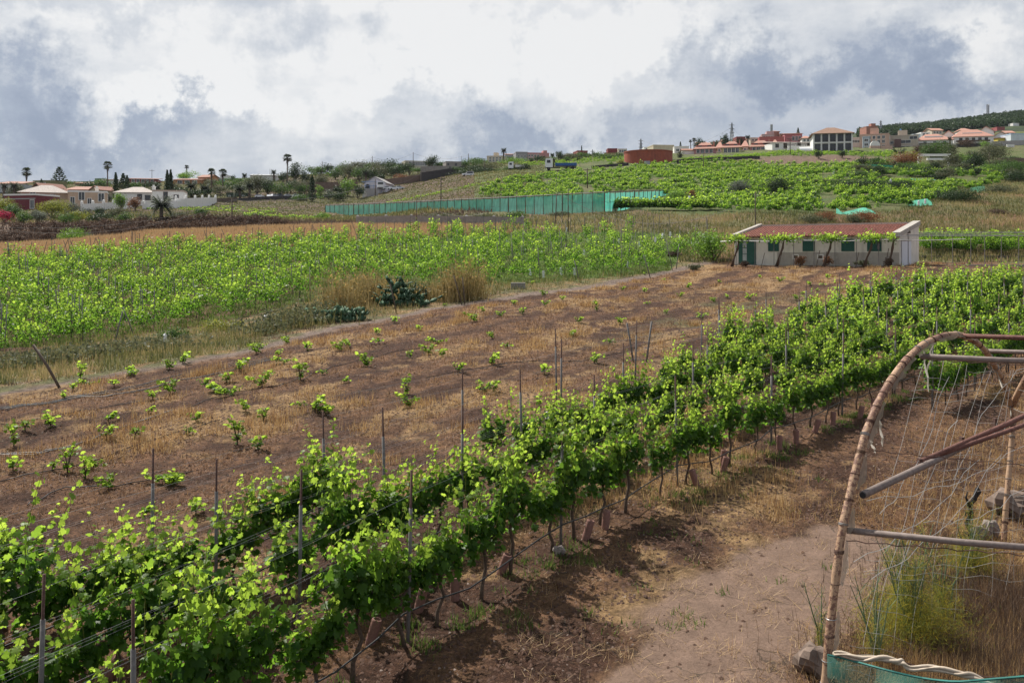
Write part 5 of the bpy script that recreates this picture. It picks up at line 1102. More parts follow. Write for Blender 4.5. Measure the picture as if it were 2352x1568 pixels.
# ---- water tank ----
def tank():
    d = 268; xa, xb = (1441 - CX) / F * d, (1554 - CX) / F * d; r_ = (xb - xa) / 2; xm = (xa + xb) / 2; yc = d + r_; zb = zp(383, d); zt = zp(343, d)
    e = empty('water_tank', (xm, yc, zb), 0, 'large round rust red water tank standing in the upper vineyard', 'water tank'); H = zt - zb; n = 56
    M = mat('rust_red_render', (.33, .085, .05), .85, .18, 1.2, .3, stain=.5); b = MB(); prof = [(r_, -4), (r_, H * .93), (r_ + .12, H * .935), (r_ + .12, H), (r_ - .3, H), (r_ - .3, H - 1)]
    vs = [(q * math.cos(6.2832 * i / n), q * math.sin(6.2832 * i / n), z) for (q, z) in prof for i in range(n)]
    b.add(vs, [(k * n + i, k * n + (i + 1) % n, (k + 1) * n + (i + 1) % n, (k + 1) * n + i) for k in range(len(prof) - 1) for i in range(n)]); b.build('tank_wall', M, e)
    b = MB(); b.add([((r_ - .3) * math.cos(6.2832 * i / n), (r_ - .3) * math.sin(6.2832 * i / n), H - .6) for i in range(n)], [tuple(range(n))]); b.build('lid', M_conc, e)
    part(e, 'hatch', M_steel, (-2.3, -r_ - .35, H * .13, -.6, -r_ + .5, H * .33)); MB().tube([(-5.2, -r_ + 1.1, -1), (-5.2, -r_ + 1.1, .7), (-4.2, -r_ + .4, .9)], .18, 7).build('outlet_pipe', M_steel, e)
    b = MB(); b.tube([(r_ * .1, -r_ - .2, H + .1), (r_ * .1, -r_ - .2, H - 1.5)], .06, 5); 
tank()
fence_wall([(1555, 379, 262), (1640, 374, 258), (1700, 372, 256), (1745, 371, 254)], 1.5, .8, M_stone, 'dark basalt terrace wall running right from the red tank', nm='terrace_wall')
fence_wall([(1360, 392, 252), (1400, 388, 256), (1442, 384, 262)], 1.3, .6, M_stone, 'dark low wall left of the red tank', nm='terrace_wall')
add_box_part(1376, 1408, 387, 395, 250, 3, M_white, 'white_shed', 'low white shed with dark doors in the vineyard left of the tank', 'shed')
add_box_part(1240, 1330, 401 - 6, 401, 246, .3, M_conc, 'low_wall', 'low concrete strip wall below the blue truck', 'wall')
# ---- concrete cistern wall below the net ----
e = fence_wall([(822, 523, 134), (880, 522, 133), (960, 522, 130), (1060, 524, 127), (1200, 527, 122)], 1.65, .4, M_conc, 'long grey concrete wall of a cistern below the teal net', 7, nm='cistern_wall', hp=.03)
part(e, 'lower_block', M_conc, (6.2, -1.6, -2, 12, -.6, 1.0)); part(e, 'panel', mat('white_panel', (.6, .62, .62), .6), (8.6, -1.72, .1, 9.3, -1.61, 1.05))
# ---- teal shade net fence ----
def net_fence():
    A, B_ = Vector(((748 - CX) / F * 206, 206, 0)), Vector(((1387 - CX) / F * 132, 132, 0)); C_ = Vector(((1545 - CX) / F * 172, 172, 0))
    TT = [netmat('teal_net', c_, o_) for (c_, o_) in (((.22, .78, .64), .74), ((.17, .72, .60), .66), ((.28, .80, .68), .80))]; T = TT[0]; e = empty('net_fence', (0, 132, 0), 0, 'long teal shade net enclosure on posts running across the hillside above the vineyard', 'net fence')
    def zr(p, top):   # rows of foot and head read along the fence
        px = CX + F * p.x / p.y
        return zp(np.interp(px, [748, 900, 1176, 1387], [500, 499, 494, 485]) if not top else np.interp(px, [748, 900, 1176, 1387], [471.5, 466, 453, 441.5]), p.y)
    def zr2(p, top):
        px = CX + F * p.x / p.y; return zp(np.interp(px, [1387, 1545], [485, 478] if not top else [441.5, 436.5]), p.y)
    for (P0, P1, n, f, cut) in ((A, B_, 40, zr, 1), (B_, C_, 16, zr2, 2)):
        for k in range(n):
            p = P0.lerp(P1, k / n); q = P0.lerp(P1, (k + 1) / n); b = MB(); m = 7; u = (q - p).normalized(); nn = Vector((u.y, -u.x, 0)); vs = []
            ph = rng.uniform(0, 6)
            for j in range(m):
                t = j / (m - 1); c = p.lerp(q, t)
                for i in range(5):
                    s = i / 4; off = .16 * math.sin(t * math.pi) * math.sin(s * 3.1) + .07 * math.sin(t * 9 + ph + s * 2.5); zb_, zt_ = f(c, 0), f(c, 1) - .05 - .12 * math.sin(t * math.pi)
                    v = c + nn * off; vs.append((v.x, v.y - 132, zb_ - .1 + (zt_ - zb_ + .1) * s))
            b.add(vs, [(j * 5 + i, (j + 1) * 5 + i, (j + 1) * 5 + i + 1, j * 5 + i + 1) for j in range(m - 1) for i in range(4)])
            b.build('net_panel', rng.choice(TT) if f is zr else TT[1], e, True)
            b = MB(); z0, z1 = f(p, 0), f(p, 1); b.tube([(p.x + nn.x * .1, p.y + nn.y * .1 - 132, z0 - 1), (p.x + nn.x * .1, p.y + nn.y * .1 - 132, z1 + .08)], .055 if k % 6 else .09, 5); b.build('net_post', M_wood, e)
        b = MB(); b.tube([Vector((c.x + .02, c.y - 132, f(c, 1) + .02)) for c in [P0.lerp(P1, i / 20) for i in range(21)]], .07, 5); b.tube([Vector((c.x + .02, c.y - 132.1, (f(c, 1) + f(c, 0)) / 2)) for c in [P0.lerp(P1, i / 20) for i in range(21)]], .025, 4); b.build('top_rail', M_greypost, e)
    # net roof sheet, nearly flat
    b = MB(); a0, b0, c0 = A.copy(), B_.copy(), C_.copy(); a0.z, b0.z, c0.z = zr(A, 1) + .05, zr(B_, 1) + .05, zr2(C_, 1) + .05
    bk = A + Vector((14, 26, 0)); bk.z = zp(462, bk.y); b.add([v - Vector((0, 132, 0)) for v in (a0, b0, c0, bk)], [(0, 1, 2), (0, 2, 3)]); b.build('net_roof', netmat('pale_roof_net', (.25, .26, .24), .4), e)
net_fence()
def loose_net(pts, d, label, col, h=None, n=14):
    """sagging strip of net from (column, top row, foot row)"""
    b = MB(); vs = []; P = pts
    for k in range(n + 1):
        t = k / n * (len(P) - 1); i = min(int(t), len(P) - 2); f = t - i; px, yt, yb, dd = [P[i][j] * (1 - f) + P[i + 1][j] * f for j in range(4)]
        for s in range(4): y = yb + (yt - yb) * s / 3; vs.append(((px - CX) / F * dd + rng.uniform(-.05, .05), dd + .15 * math.sin(k * 1.7 + s), zp(y, dd)))
    o = Vector(vs[0]); b.add([Vector(v) - o for v in vs], [(k * 4 + s, (k + 1) * 4 + s, (k + 1) * 4 + s + 1, k * 4 + s + 1) for k in range(n) for s in range(3)]); ob = b.build('shade_net', col, None, True); ob.location = o; return tag(ob, label, 'net')
T2 = netmat('mint_net', (.16, .55, .42), .85); T3 = netmat('green_net', (.02, .12, .08), .93); T4 = netmat('faint_net', (.10, .34, .24), .5)
loose_net([(1921, 478, 490, 121), (1935, 488, 493, 121), (1955, 483, 493, 121), (1985, 476, 489, 122), (2000, 482, 488, 122), (2012, 487, 492, 122)], 121, 'crumpled mint green net lying on the slope behind the hut', T2)
loose_net([(2085, 462, 474, 136), (2110, 459, 474, 136), (2130, 456, 471, 136), (2143, 468, 476, 136)], 136, 'torn mint green net hanging at the end of a vine terrace', T2)
loose_net([(1975, 378, 397, 214), (2010, 378, 396, 214), (2052, 380, 388, 214)], 214, 'dark green screen net beside the round bush on the upper terrace', T3)
loose_net([(2228, 432, 444, 158), (2248, 428, 442, 158), (2262, 427, 440, 158)], 158, 'pale green net at the right end of the pergola row', T4)
loose_net([(2088, 410, 417, 186), (2130, 412, 418, 186), (2210, 415, 419, 186)], 186, 'narrow strip of teal net along a path on the upper right slope', T2)
loose_net([(1700, 462, 468, 142), (1900, 458, 466, 143), (2080, 455, 465, 144)], 142, 'long faint green net strip between the vine terraces', T4)
# =====================================================================
#  THE HUT WITH ITS PERGOLA
# =====================================================================
def hut():
    A = Vector(((1687 - CX) / F * 85, 85, 0)); B_ = Vector(((2066 - CX) / F * 75.5, 75.5, 0)); zb = zp(609, 80); u = (B_ - A).normalized(); L = (B_ - A).length; ang = math.atan2(u.y, u.x)
    e = empty('farm_hut', (A.x, A.y, zb), ang, 'long cream farm hut with a red tiled lean-to roof and green shutters at the far side of the dry field', 'hut')
    e['label'] = 'long cream farm hut with red tiled roof and green shutters beyond the dry field'
    dep = 5.4; H = 2.55; HB = 3.55; Mh = mat('hut_plaster', (.68, .65, .58), .92, .1, 1.5, .3, stain=.35); Md = mat('hut_dado', (.40, .37, .33), .95, .12, 2.5, .3, stain=.4)
    Mg = mat('green_paint', (.02, .09, .07), .6, .2, 5, .1)
    b = MB(); b.add([(0, 0, -1), (L, 0, -1), (L, dep, -1), (0, dep, -1), (0, 0, H), (L, 0, H), (L, dep, HB), (0, dep, HB)], [(0, 3, 2, 1), (4, 5, 6, 7), (0, 1, 5, 4), (1, 2, 6, 5), (2, 3, 7, 6), (3, 0, 4, 7)]); b.build('wall', Mh, e)
    part(e, 'dado', Md, (4.2, -.04, -1, L - .02, -.002, 1.12))
    # roof slab with rows of tiles
    r = MB(); s = (HB - H) / dep; rows = 15
    for k in range(rows):
        y0, y1 = -.35 + (dep + .3) * k / rows, -.35 + (dep + .3) * (k + 1) / rows + .04; z0, z1 = H + .10 + s * y0, H + .07 + s * y1
        n = 110
        pts = [(.3 + (L - .9) * i / n, (i % 2) * .05) for i in range(n + 1)]
        vs = [(x, y0, z0 + dz + .03) for (x, dz) in pts] + [(x, y1, z1 + dz + .0) for (x, dz) in pts] + [(x, y0, z0 - .05) for (x, dz) in pts]; m_ = n + 1
        r.add(vs, [(i, i + 1, i + 1 + m_, i + m_) for i in range(n)] + [(i + 2 * m_, i + 1 + 2 * m_, i + 1, i) for i in range(n)])
    r.build('roof', mat('old_red_tiles', (.31, .135, .10), .9, .6, 5, .5, stain=.6), e)
    q = MB(); 
    for (x0, x1) in ((-.12, .28), (L - .5, L + .12)): q.add([(x0, -.3, H - .12), (x1, -.3, H - .12), (x1, dep + .05, HB - .05), (x0, dep + .05, HB - .05), (x0, -.3, H + .25), (x1, -.3, H + .25), (x1, dep + .05, HB + .35), (x0, dep + .05, HB + .35)], [(0, 3, 2, 1), (4, 5, 6, 7), (0, 1, 5, 4), (1, 2, 6, 5), (2, 3, 7, 6), (3, 0, 4, 7)])
    q.box(.285, dep - .15, HB - .1, L - .505, dep + .12, HB + .24); q.build('roof_coping', mat('coping', (.40, .37, .33), .9, .15, 4, .3, stain=.3), e)
    w_ = MB()
    for i in range(24): x = .8 + i * (L - 1.8) / 23; w_.box(x - .05, -.34, H - .09, x + .05, -.001, H + .02)
    w_.build('rafter_ends', M_wood, e)
    k_ = L / (1515 - 400)      # crop columns to metres
    for (a, b_, z0, z1) in ((650, 718, 1.28, 2.2), (893, 967, 1.28, 2.2), (1152, 1227, 1.28, 2.2), (1317, 1397, 1.28, 2.2)):
        x0, x1 = (a - 395) * k_, (b_ - 395) * k_; f = MB(); f.box(x0 - .06, -.05, z0 - .06, x1 + .06, -.004, z0); f.box(x0 - .06, -.05, z1, x1 + .06, -.004, z1 + .06); f.box(x0 - .06, -.05, z0 + .002, x0, -.004, z1 - .002); f.box(x1, -.05, z0 + .002, x1 + .06, -.004, z1 - .002); fo = f.build('window', Mg, e)
        g = MB(); ns = 9
        for i in range(ns): zz_ = z0 + (z1 - z0) * i / ns; g.add([(x0, -.035, zz_), (x1, -.035, zz_), (x1, -.01, zz_ + (z1 - z0) / ns), (x0, -.01, zz_ + (z1 - z0) / ns)], [(0, 1, 2, 3)])
        g.build('shutter', Mg, fo)
        if a == 1317: part(fo, 'gap_shade_panel', M_glass, (x1 - .32, -.06, z0 + .1, x1 - .04, -.05, z1 - .05))  # solid dark panel on the shutter, painted shade of an open gap
    x0, x1 = (428 - 395) * k_, (556 - 395) * k_; fo = part(e, 'door', Mg, (x0, -.06, -.3, x1, -.003, 2.25)); part(fo, 'glazed_grille', mat('pale_glass', (.35, .38, .38), .3), (x0 + .42, -.075, .35, x0 + .82, -.061, .92), (x0 + .42, -.075, .98, x0 + .82, -.061, 1.5), (x0 + .42, -.075, 1.56, x0 + .82, -.061, 2.1))
    part(e, 'step', M_conc, (x0 - .1, -.7, -.9, x1 + .1, -.065, .02))
    for xx in ((842 - 395) * k_, (1010 - 395) * k_): v = part(e, 'vent', M_white, (xx - .28, -.06, .5, xx + .28, -.042, .95)); part(v, 'vent_shade_panel', M_trunk, (xx - .19, -.066, .58, xx + .19, -.061, .87))  # vent slot is a solid dark panel, its inner shade painted
    # end wall door, facing right
    dr = MB(); dr.box(L + .003, .35, -.3, L + .06, 3.0, 2.1); fo = dr.build('garage_door', mat('white_door', (.66, .68, .74), .6, .04, 3), e); part(fo, 'lintel', M_trunk, (L + .003, .3, 2.103, L + .09, 3.05, 2.2)); part(e, 'lamp', M_trunk, (L + .003, 2.1, 2.75, L + .2, 2.35, 2.95))
    return A, u, L, zb, ang
HA, HU, HL, HZB, HANG = hut()
def hp(s, out, h):   # point in front of the hut
    n = Vector((HU.y, -HU.x, 0)); p = HA + HU * s + n * out; return Vector((p.x, p.y, HZB + h))
def hut_pergola():
    e = empty('pergola', hp(0, 2.0, 0), 0, 'thin pipe pergola along the hut front, carrying trained vines and running off to the right', 'pergola'); O = hp(0, 2, 0)
    b = MB(); RR = 36
    for out in (1.9, 2.15, 2.4): b.tube([hp(s, out, 2.12 + .05 * math.sin(s)) - O for s in np.linspace(-.2, HL + 5.5, 12)], .03, 5)
    b.build('pipe_rail', M_wire, e)
    for s in np.linspace(1.2, HL + .8, 9):
        p = hp(s, 2.1, 0); z = hs(p.x, p.y); MB().tube([Vector((p.x, p.y, z - .3)) - O, hp(s, 2.1, 2.2) - O], .03, 5).build('post', M_greypost, e)
    # crossbars to the wall
    b = MB()
    for s in np.linspace(1.2, HL, 8): b.tube([hp(s, 2.3, 2.2) - O, hp(s, .05, 2.3) - O], .022, 4)
    b.build('crossbar', M_greypost, e)
hut_pergola()
def hut_vine(s, w_, seed, lab, lean=.5, h=2.15):
    p = hp(s, 2.1, 0); z = hs(p.x, p.y); e = empty('pergola_vine', (p.x, p.y, z), HANG, lab, 'vine', 'vines trained on the hut pergola'); r = random.Random(seed); H = HZB + h - z
    t = MB()
    for k in range(2): t.tube([(-lean - .2 * k, 0, -.1), (-lean * .5 - .1, .03, H * .35), (-.05 + .1 * k, 0, H * .7), (.1, 0, H)], [.085, .07, .06, .05], 6)
    t.tube([(.1, 0, H), (w_ * .5, .1, H + .1)], .035, 5); t.tube([(.1, 0, H), (-w_ * .5, .1, H + .1)], .035, 5); t.build('trunk', M_bark, e, True)
    g = np.random.default_rng(seed); n = int(150 * w_); P = np.stack([g.normal(0, .5, n).clip(-1, 1) * w_ * .5, g.normal(-.05, .45, n), H + .12 + g.normal(.10, .2, n)], 1)
    V, Fc, k = place_leaves(P, rnd_dirs(n, g) * .8 + np.array([0, 0, .5]), rnd_dirs(n, g), g.uniform(.08, .15, n), 'hex'); link(np_mesh('foliage', V, Fc, L_vine, attr={'tip': ('FLOAT', np.repeat(np.clip((P[:, 2] - H) * 1.6, 0, 1), k))}), 'foliage', e)
for i, (s, w_, lab) in enumerate([(1.35, 2.0, 'vine at the left end of the hut pergola, above the green door'), (5.6, 3.4, 'wide vine with thick twin trunk in front of the hut, left of its middle'), (9.8, 2.9, 'vine spreading over the pergola in front of the middle of the hut'), (13.2, 2.2, 'vine over the rightmost shuttered window of the hut'), (14.9, .7, 'thin vine at the right corner of the hut')]): hut_vine(s, w_, 900 + i, lab, .5 if i < 4 else .1)
for i, (s, h) in enumerate([(.3, 1.0), (3.6, 1.3), (5.2, 1.2), (8.6, 1.4), (9.2, 1.3), (11.9, 1.3), (14.3, 1.6)]):
    p = hp(s, 2.2, 0); p.z = hs(p.x, p.y); tag(MB().tube([p - Vector((0, 0, .2)), p + Vector((.35, 0, h))], .03, 5).build('leaning_stake', M_wood), 'dark stake leaning in front of the hut, %s of seven from the left' % ordn(i), 'stake', 'stakes leaning before the hut')
# pergola continuing to the right of the hut
def right_pergola():
    e = empty('pergola', at(2230, 78), 0, 'flat pergola of many pale horizontal pipes to the right of the hut', 'pergola'); O = e.location.copy(); b = MB()
    for k, (d, y0, y1) in enumerate([(75, 543, 541), (77, 539, 541), (80, 537, 536), (84, 533, 534)]):
        b.tube([Vector(((px - CX) / F * d, d, zp(y0 + (y1 - y0) * i / 8, d))) - O + Vector((0, 0, rng.uniform(-.02, .02))) for i, px in enumerate(np.linspace(2070 if k > 2 else 2030, 2420, 9))], .032, 5)
    b.build('pipe_rail', M_wire, e)
    for px in (2086, 2140, 2188, 2230, 2262, 2300, 2340, 2372):
        d = 76 + (px % 7); p = Vector(((px - CX) / F * d, d, 0)); p.z = hs(p.x, d); MB().tube([p - O - Vector((0, 0, .3)), Vector((p.x, d, zp(539, d))) - O], .032, 5).build('post', M_greypost, e)
right_pergola()
Mblk = mat('dark_block_wall', (.10, .085, .075), .95, .35, 2, .4, stain=.3)
fence_wall([(2116, 609, 90), (2200, 609, 90), (2400, 609, 90)], .95, .4, Mblk, 'low dark block wall of the vine terrace right of the hut', nm='terrace_wall')
fence_wall([(2100, 611, 78), (2400, 611, 78)], .12, .5, M_conc, 'low concrete kerb in front of the terrace wall right of the hut', nm='kerb')

# =====================================================================
#  HILLSIDE VINES AND TERRACES
# =====================================================================
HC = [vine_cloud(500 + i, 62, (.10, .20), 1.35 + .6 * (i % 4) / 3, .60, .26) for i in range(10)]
spots = []
for i in range(8200):
    d = rng.uniform(124, 258); px = rng.uniform(1100, 2360)
    lo = float(D(px, [(1100, 186), (1200, 166), (1386, 150), (1400, 178), (1500, 180), (1545, 150), (1560, 129), (1800, 123), (2060, 131), (2150, 140), (2240, 160), (2352, 200), (2400, 230)])); hi = float(D(px, [(1100, 196), (1180, 214), (1400, 250), (1500, 262), (1700, 252), (1760, 240), (1900, 236), (1990, 238), (2040, 206), (2400, 206)]))
    if d < lo or d > hi: continue
    if 1380 < px < 1450 and d > 246: continue
    if abs(px - 2160) < 110 and 176 < d < 190: continue
    # rows across the slope
    dd_ = d + .06 * (px - 1700) * (1 if px < 1700 else .4); d += round(dd_ / 3.3) * 3.3 - dd_ + rng.uniform(-.2, .2)
    if vnoise(px * .02, d * .12, 8) > .78: continue
    spots.append(((px - CX) / F * d, d, 0, rng.uniform(-.3, .3)))
sp0 = []
for i in range(1100):   # terrace by the glazed house and vines above the tank wall
    px = rng.uniform(1565, 2060); d = rng.uniform(260, 281); sp0.append(((px - CX) / F * d, d, 0, 0))
for i in range(500):
    px = rng.uniform(1190, 1440); d = rng.uniform(278, 318); sp0.append(((px - CX) / F * d, d, 0, 0))
spots = [(x, y, hs(x, y), a) for (x, y, _, a) in spots]
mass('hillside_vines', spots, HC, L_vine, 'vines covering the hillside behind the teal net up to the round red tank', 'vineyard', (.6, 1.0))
mass('terrace_vine_rows', [(x, y, hs(x, y) - .45, a) for (x, y, _, a) in sp0], HC, L_vine, 'low vines on the high terraces in front of the pink and white houses', 'vineyard', (.45, .75))
sp2 = []
for i in range(220): px = rng.uniform(1392, 1640); d = 138 + rng.uniform(-1, 1) - (px - 1392) * .03; sp2.append(((px - CX) / F * d, d, hs((px - CX) / F * d, d), 0))
mass('hedge_row', sp2, HC, L_vine, 'thick trimmed looking vine row in front of the right part of the teal net', 'vine row', (.95, 1.2))
sp3 = []
for i in range(170): px = rng.uniform(2112, 2400); d = rng.uniform(92, 97); sp3.append(((px - CX) / F * d, d, hs((px - CX) / F * d, d), 0))
mass('terrace_vines', sp3, FC, L_vine, 'bright vines above the dark block wall right of the hut', 'vine row', (.85, 1.1))
sp4 = []
for i in range(60): px = rng.uniform(2110, 2350); d = rng.uniform(84, 88); sp4.append(((px - CX) / F * d, d, zp(536, d) - .9, 0))
mass('pergola_foliage', sp4[:26], [vine_cloud(560 + i, 26, (.10, .16), 1.5, .6, .4) for i in range(4)], L_vine, 'loose vine shoots lying on the flat pergola right of the hut', 'vine foliage', (.7, 1.0))
sp5 = []
for i in range(300):
    px = rng.uniform(560, 760); t = rng.random(); d = 176 - (px - 560) * .02 + rng.uniform(-.8, .8); sp5.append(((px - CX) / F * d, d, hs((px - CX) / F * d, d) - .6, 0))
for i in range(500): px = rng.uniform(330, 640); d = rng.choice((196, 200, 205, 210)) + rng.uniform(-.5, .5); sp5.append(((px - CX) / F * d, d, hs((px - CX) / F * d, d) - .9, 0))
for i in range(260): px = rng.uniform(800, 1130); d = rng.uniform(214, 217); sp5.append(((px - CX) / F * d, d, hs((px - CX) / F * d, d) - .9, 0))
mass('low_vine_rows', sp5, HC, L_vine, 'low rows of young vines on the fields at the left of the teal net', 'vine rows', (.6, .85))

# =====================================================================
#  TREES AND SHRUBS, LEFT TO RIGHT
# =====================================================================
palm(60, 430, 385, 27, 262, 'tall fan palm with a shaggy skirt at the far left')
palm(247, 440, 371, 25, 262, 'tall slender fan palm rising above the hip roofed villas')
palm(660, 452, 354, 25, 250, 'tallest fan palm, alone left of the dark rounded trees', skirt=True)
palm(429, 412, 379, 12, 330, 'small distant fan palm on the skyline above a rounded tree')
palm(486, 436, 387, 22, 262, 'left one of two fan palms on the left skyline')
palm(512, 436, 388, 24, 264, 'right one of two fan palms on the left skyline')
palm(1156, 372, 338, 17, 315, 'lone palm on the middle skyline beside the cream house', 'date')
palm(1594, 352, 317, 12, 330, 'small fan palm left of the orange roofed houses')
palm(1587, 352, 321, 9, 330, 'thin fan palm just left of the small fan palm', skirt=False)
palm(370, 516, 443, 62, 150, 'big dark date palm in front of the white villa', 'date')
for (px, yb, yt, w_, d, lab) in [(132, 448, 430, 40, 225, 'bushy date palm behind the beige villa'), (33, 448, 415, 26, 236, 'drooping palm in front of the pale house at the far left'), (8, 446, 418, 20, 232, 'palm cut by the left edge of the picture'), (360, 436, 419, 24, 256, 'short palm right of the white villa roof'),
        (440, 446, 411, 36, 244, 'wide date palm left of the two fan palms'), (471, 446, 417, 34, 246, 'date palm below the two fan palms'), (573, 440, 414, 28, 240, 'dark date palm on the left slope above the fields'), (562, 415, 396, 16, 300, 'tiny date palm on the left skyline'),
        (630, 404, 388, 16, 300, 'small palm behind the white warehouse'), (552, 452, 420, 34, 236, 'dark palm in the trees behind the fence'), (1283, 372, 345, 20, 325, 'round date palm right of the pink block'), (1270, 368, 350, 14, 330, 'smaller palm left of the round date palm'), (1174, 375, 358, 20, 310, 'low wide palm in front of the apartment blocks'),
        (1330, 372, 357, 24, 305, 'dark low palm below the maroon cube house'), (2066, 352, 336, 40, 275, 'dark date palm before the beige ribbon windowed block'), (1719, 326, 309, 15, 340, 'palm on the skyline above the yellow terrace house'), (2183, 326, 313, 12, 310, 'small palm between the two white houses'), (1220, 372, 361, 14, 318, 'small dark palm before the pink block'), (840, 402, 386, 26, 255, 'fan shaped dark palm above the brown earth wall')]:
    palm(px, yb, yt, w_, d, lab, 'date')
conifer(136, 428, 385, 26, 285, 'layered araucaria with open tiers on the left skyline', 'araucaria')
conifer(266, 460, 397, 22, 226, 'tall dark conifer behind the white villa, left one')
conifer(292, 440, 403, 26, 235, 'broad dark conifer behind the white villa, right one')
conifer(283, 440, 400, 16, 262, 'small araucaria behind the two dark conifers', 'araucaria')
conifer(384, 440, 391, 20, 240, 'tall pointed dark conifer, left of a close pair'); conifer(392, 440, 390, 20, 244, 'tall pointed dark conifer, right of a close pair')
conifer(717, 453, 403, 15, 232, 'dark columnar cypress above the fields at the left', 'cypress')
conifer(95, 432, 411, 10, 250, 'small leaning cypress in front of the olive green house', 'cypress')
conifer(1563, 348, 326, 12, 350, 'small cedar on the skyline above the white balustraded house'); conifer(1833, 312, 294, 15, 400, 'araucaria on the skyline behind the rose red building', 'pine', 'grey')
conifer(1336, 345, 0 + 335, 5, 350, 'thin tiny conifer on the skyline'); conifer(332, 440, 425, 10, 240, 'small dark conifer right of the white villa chimney')
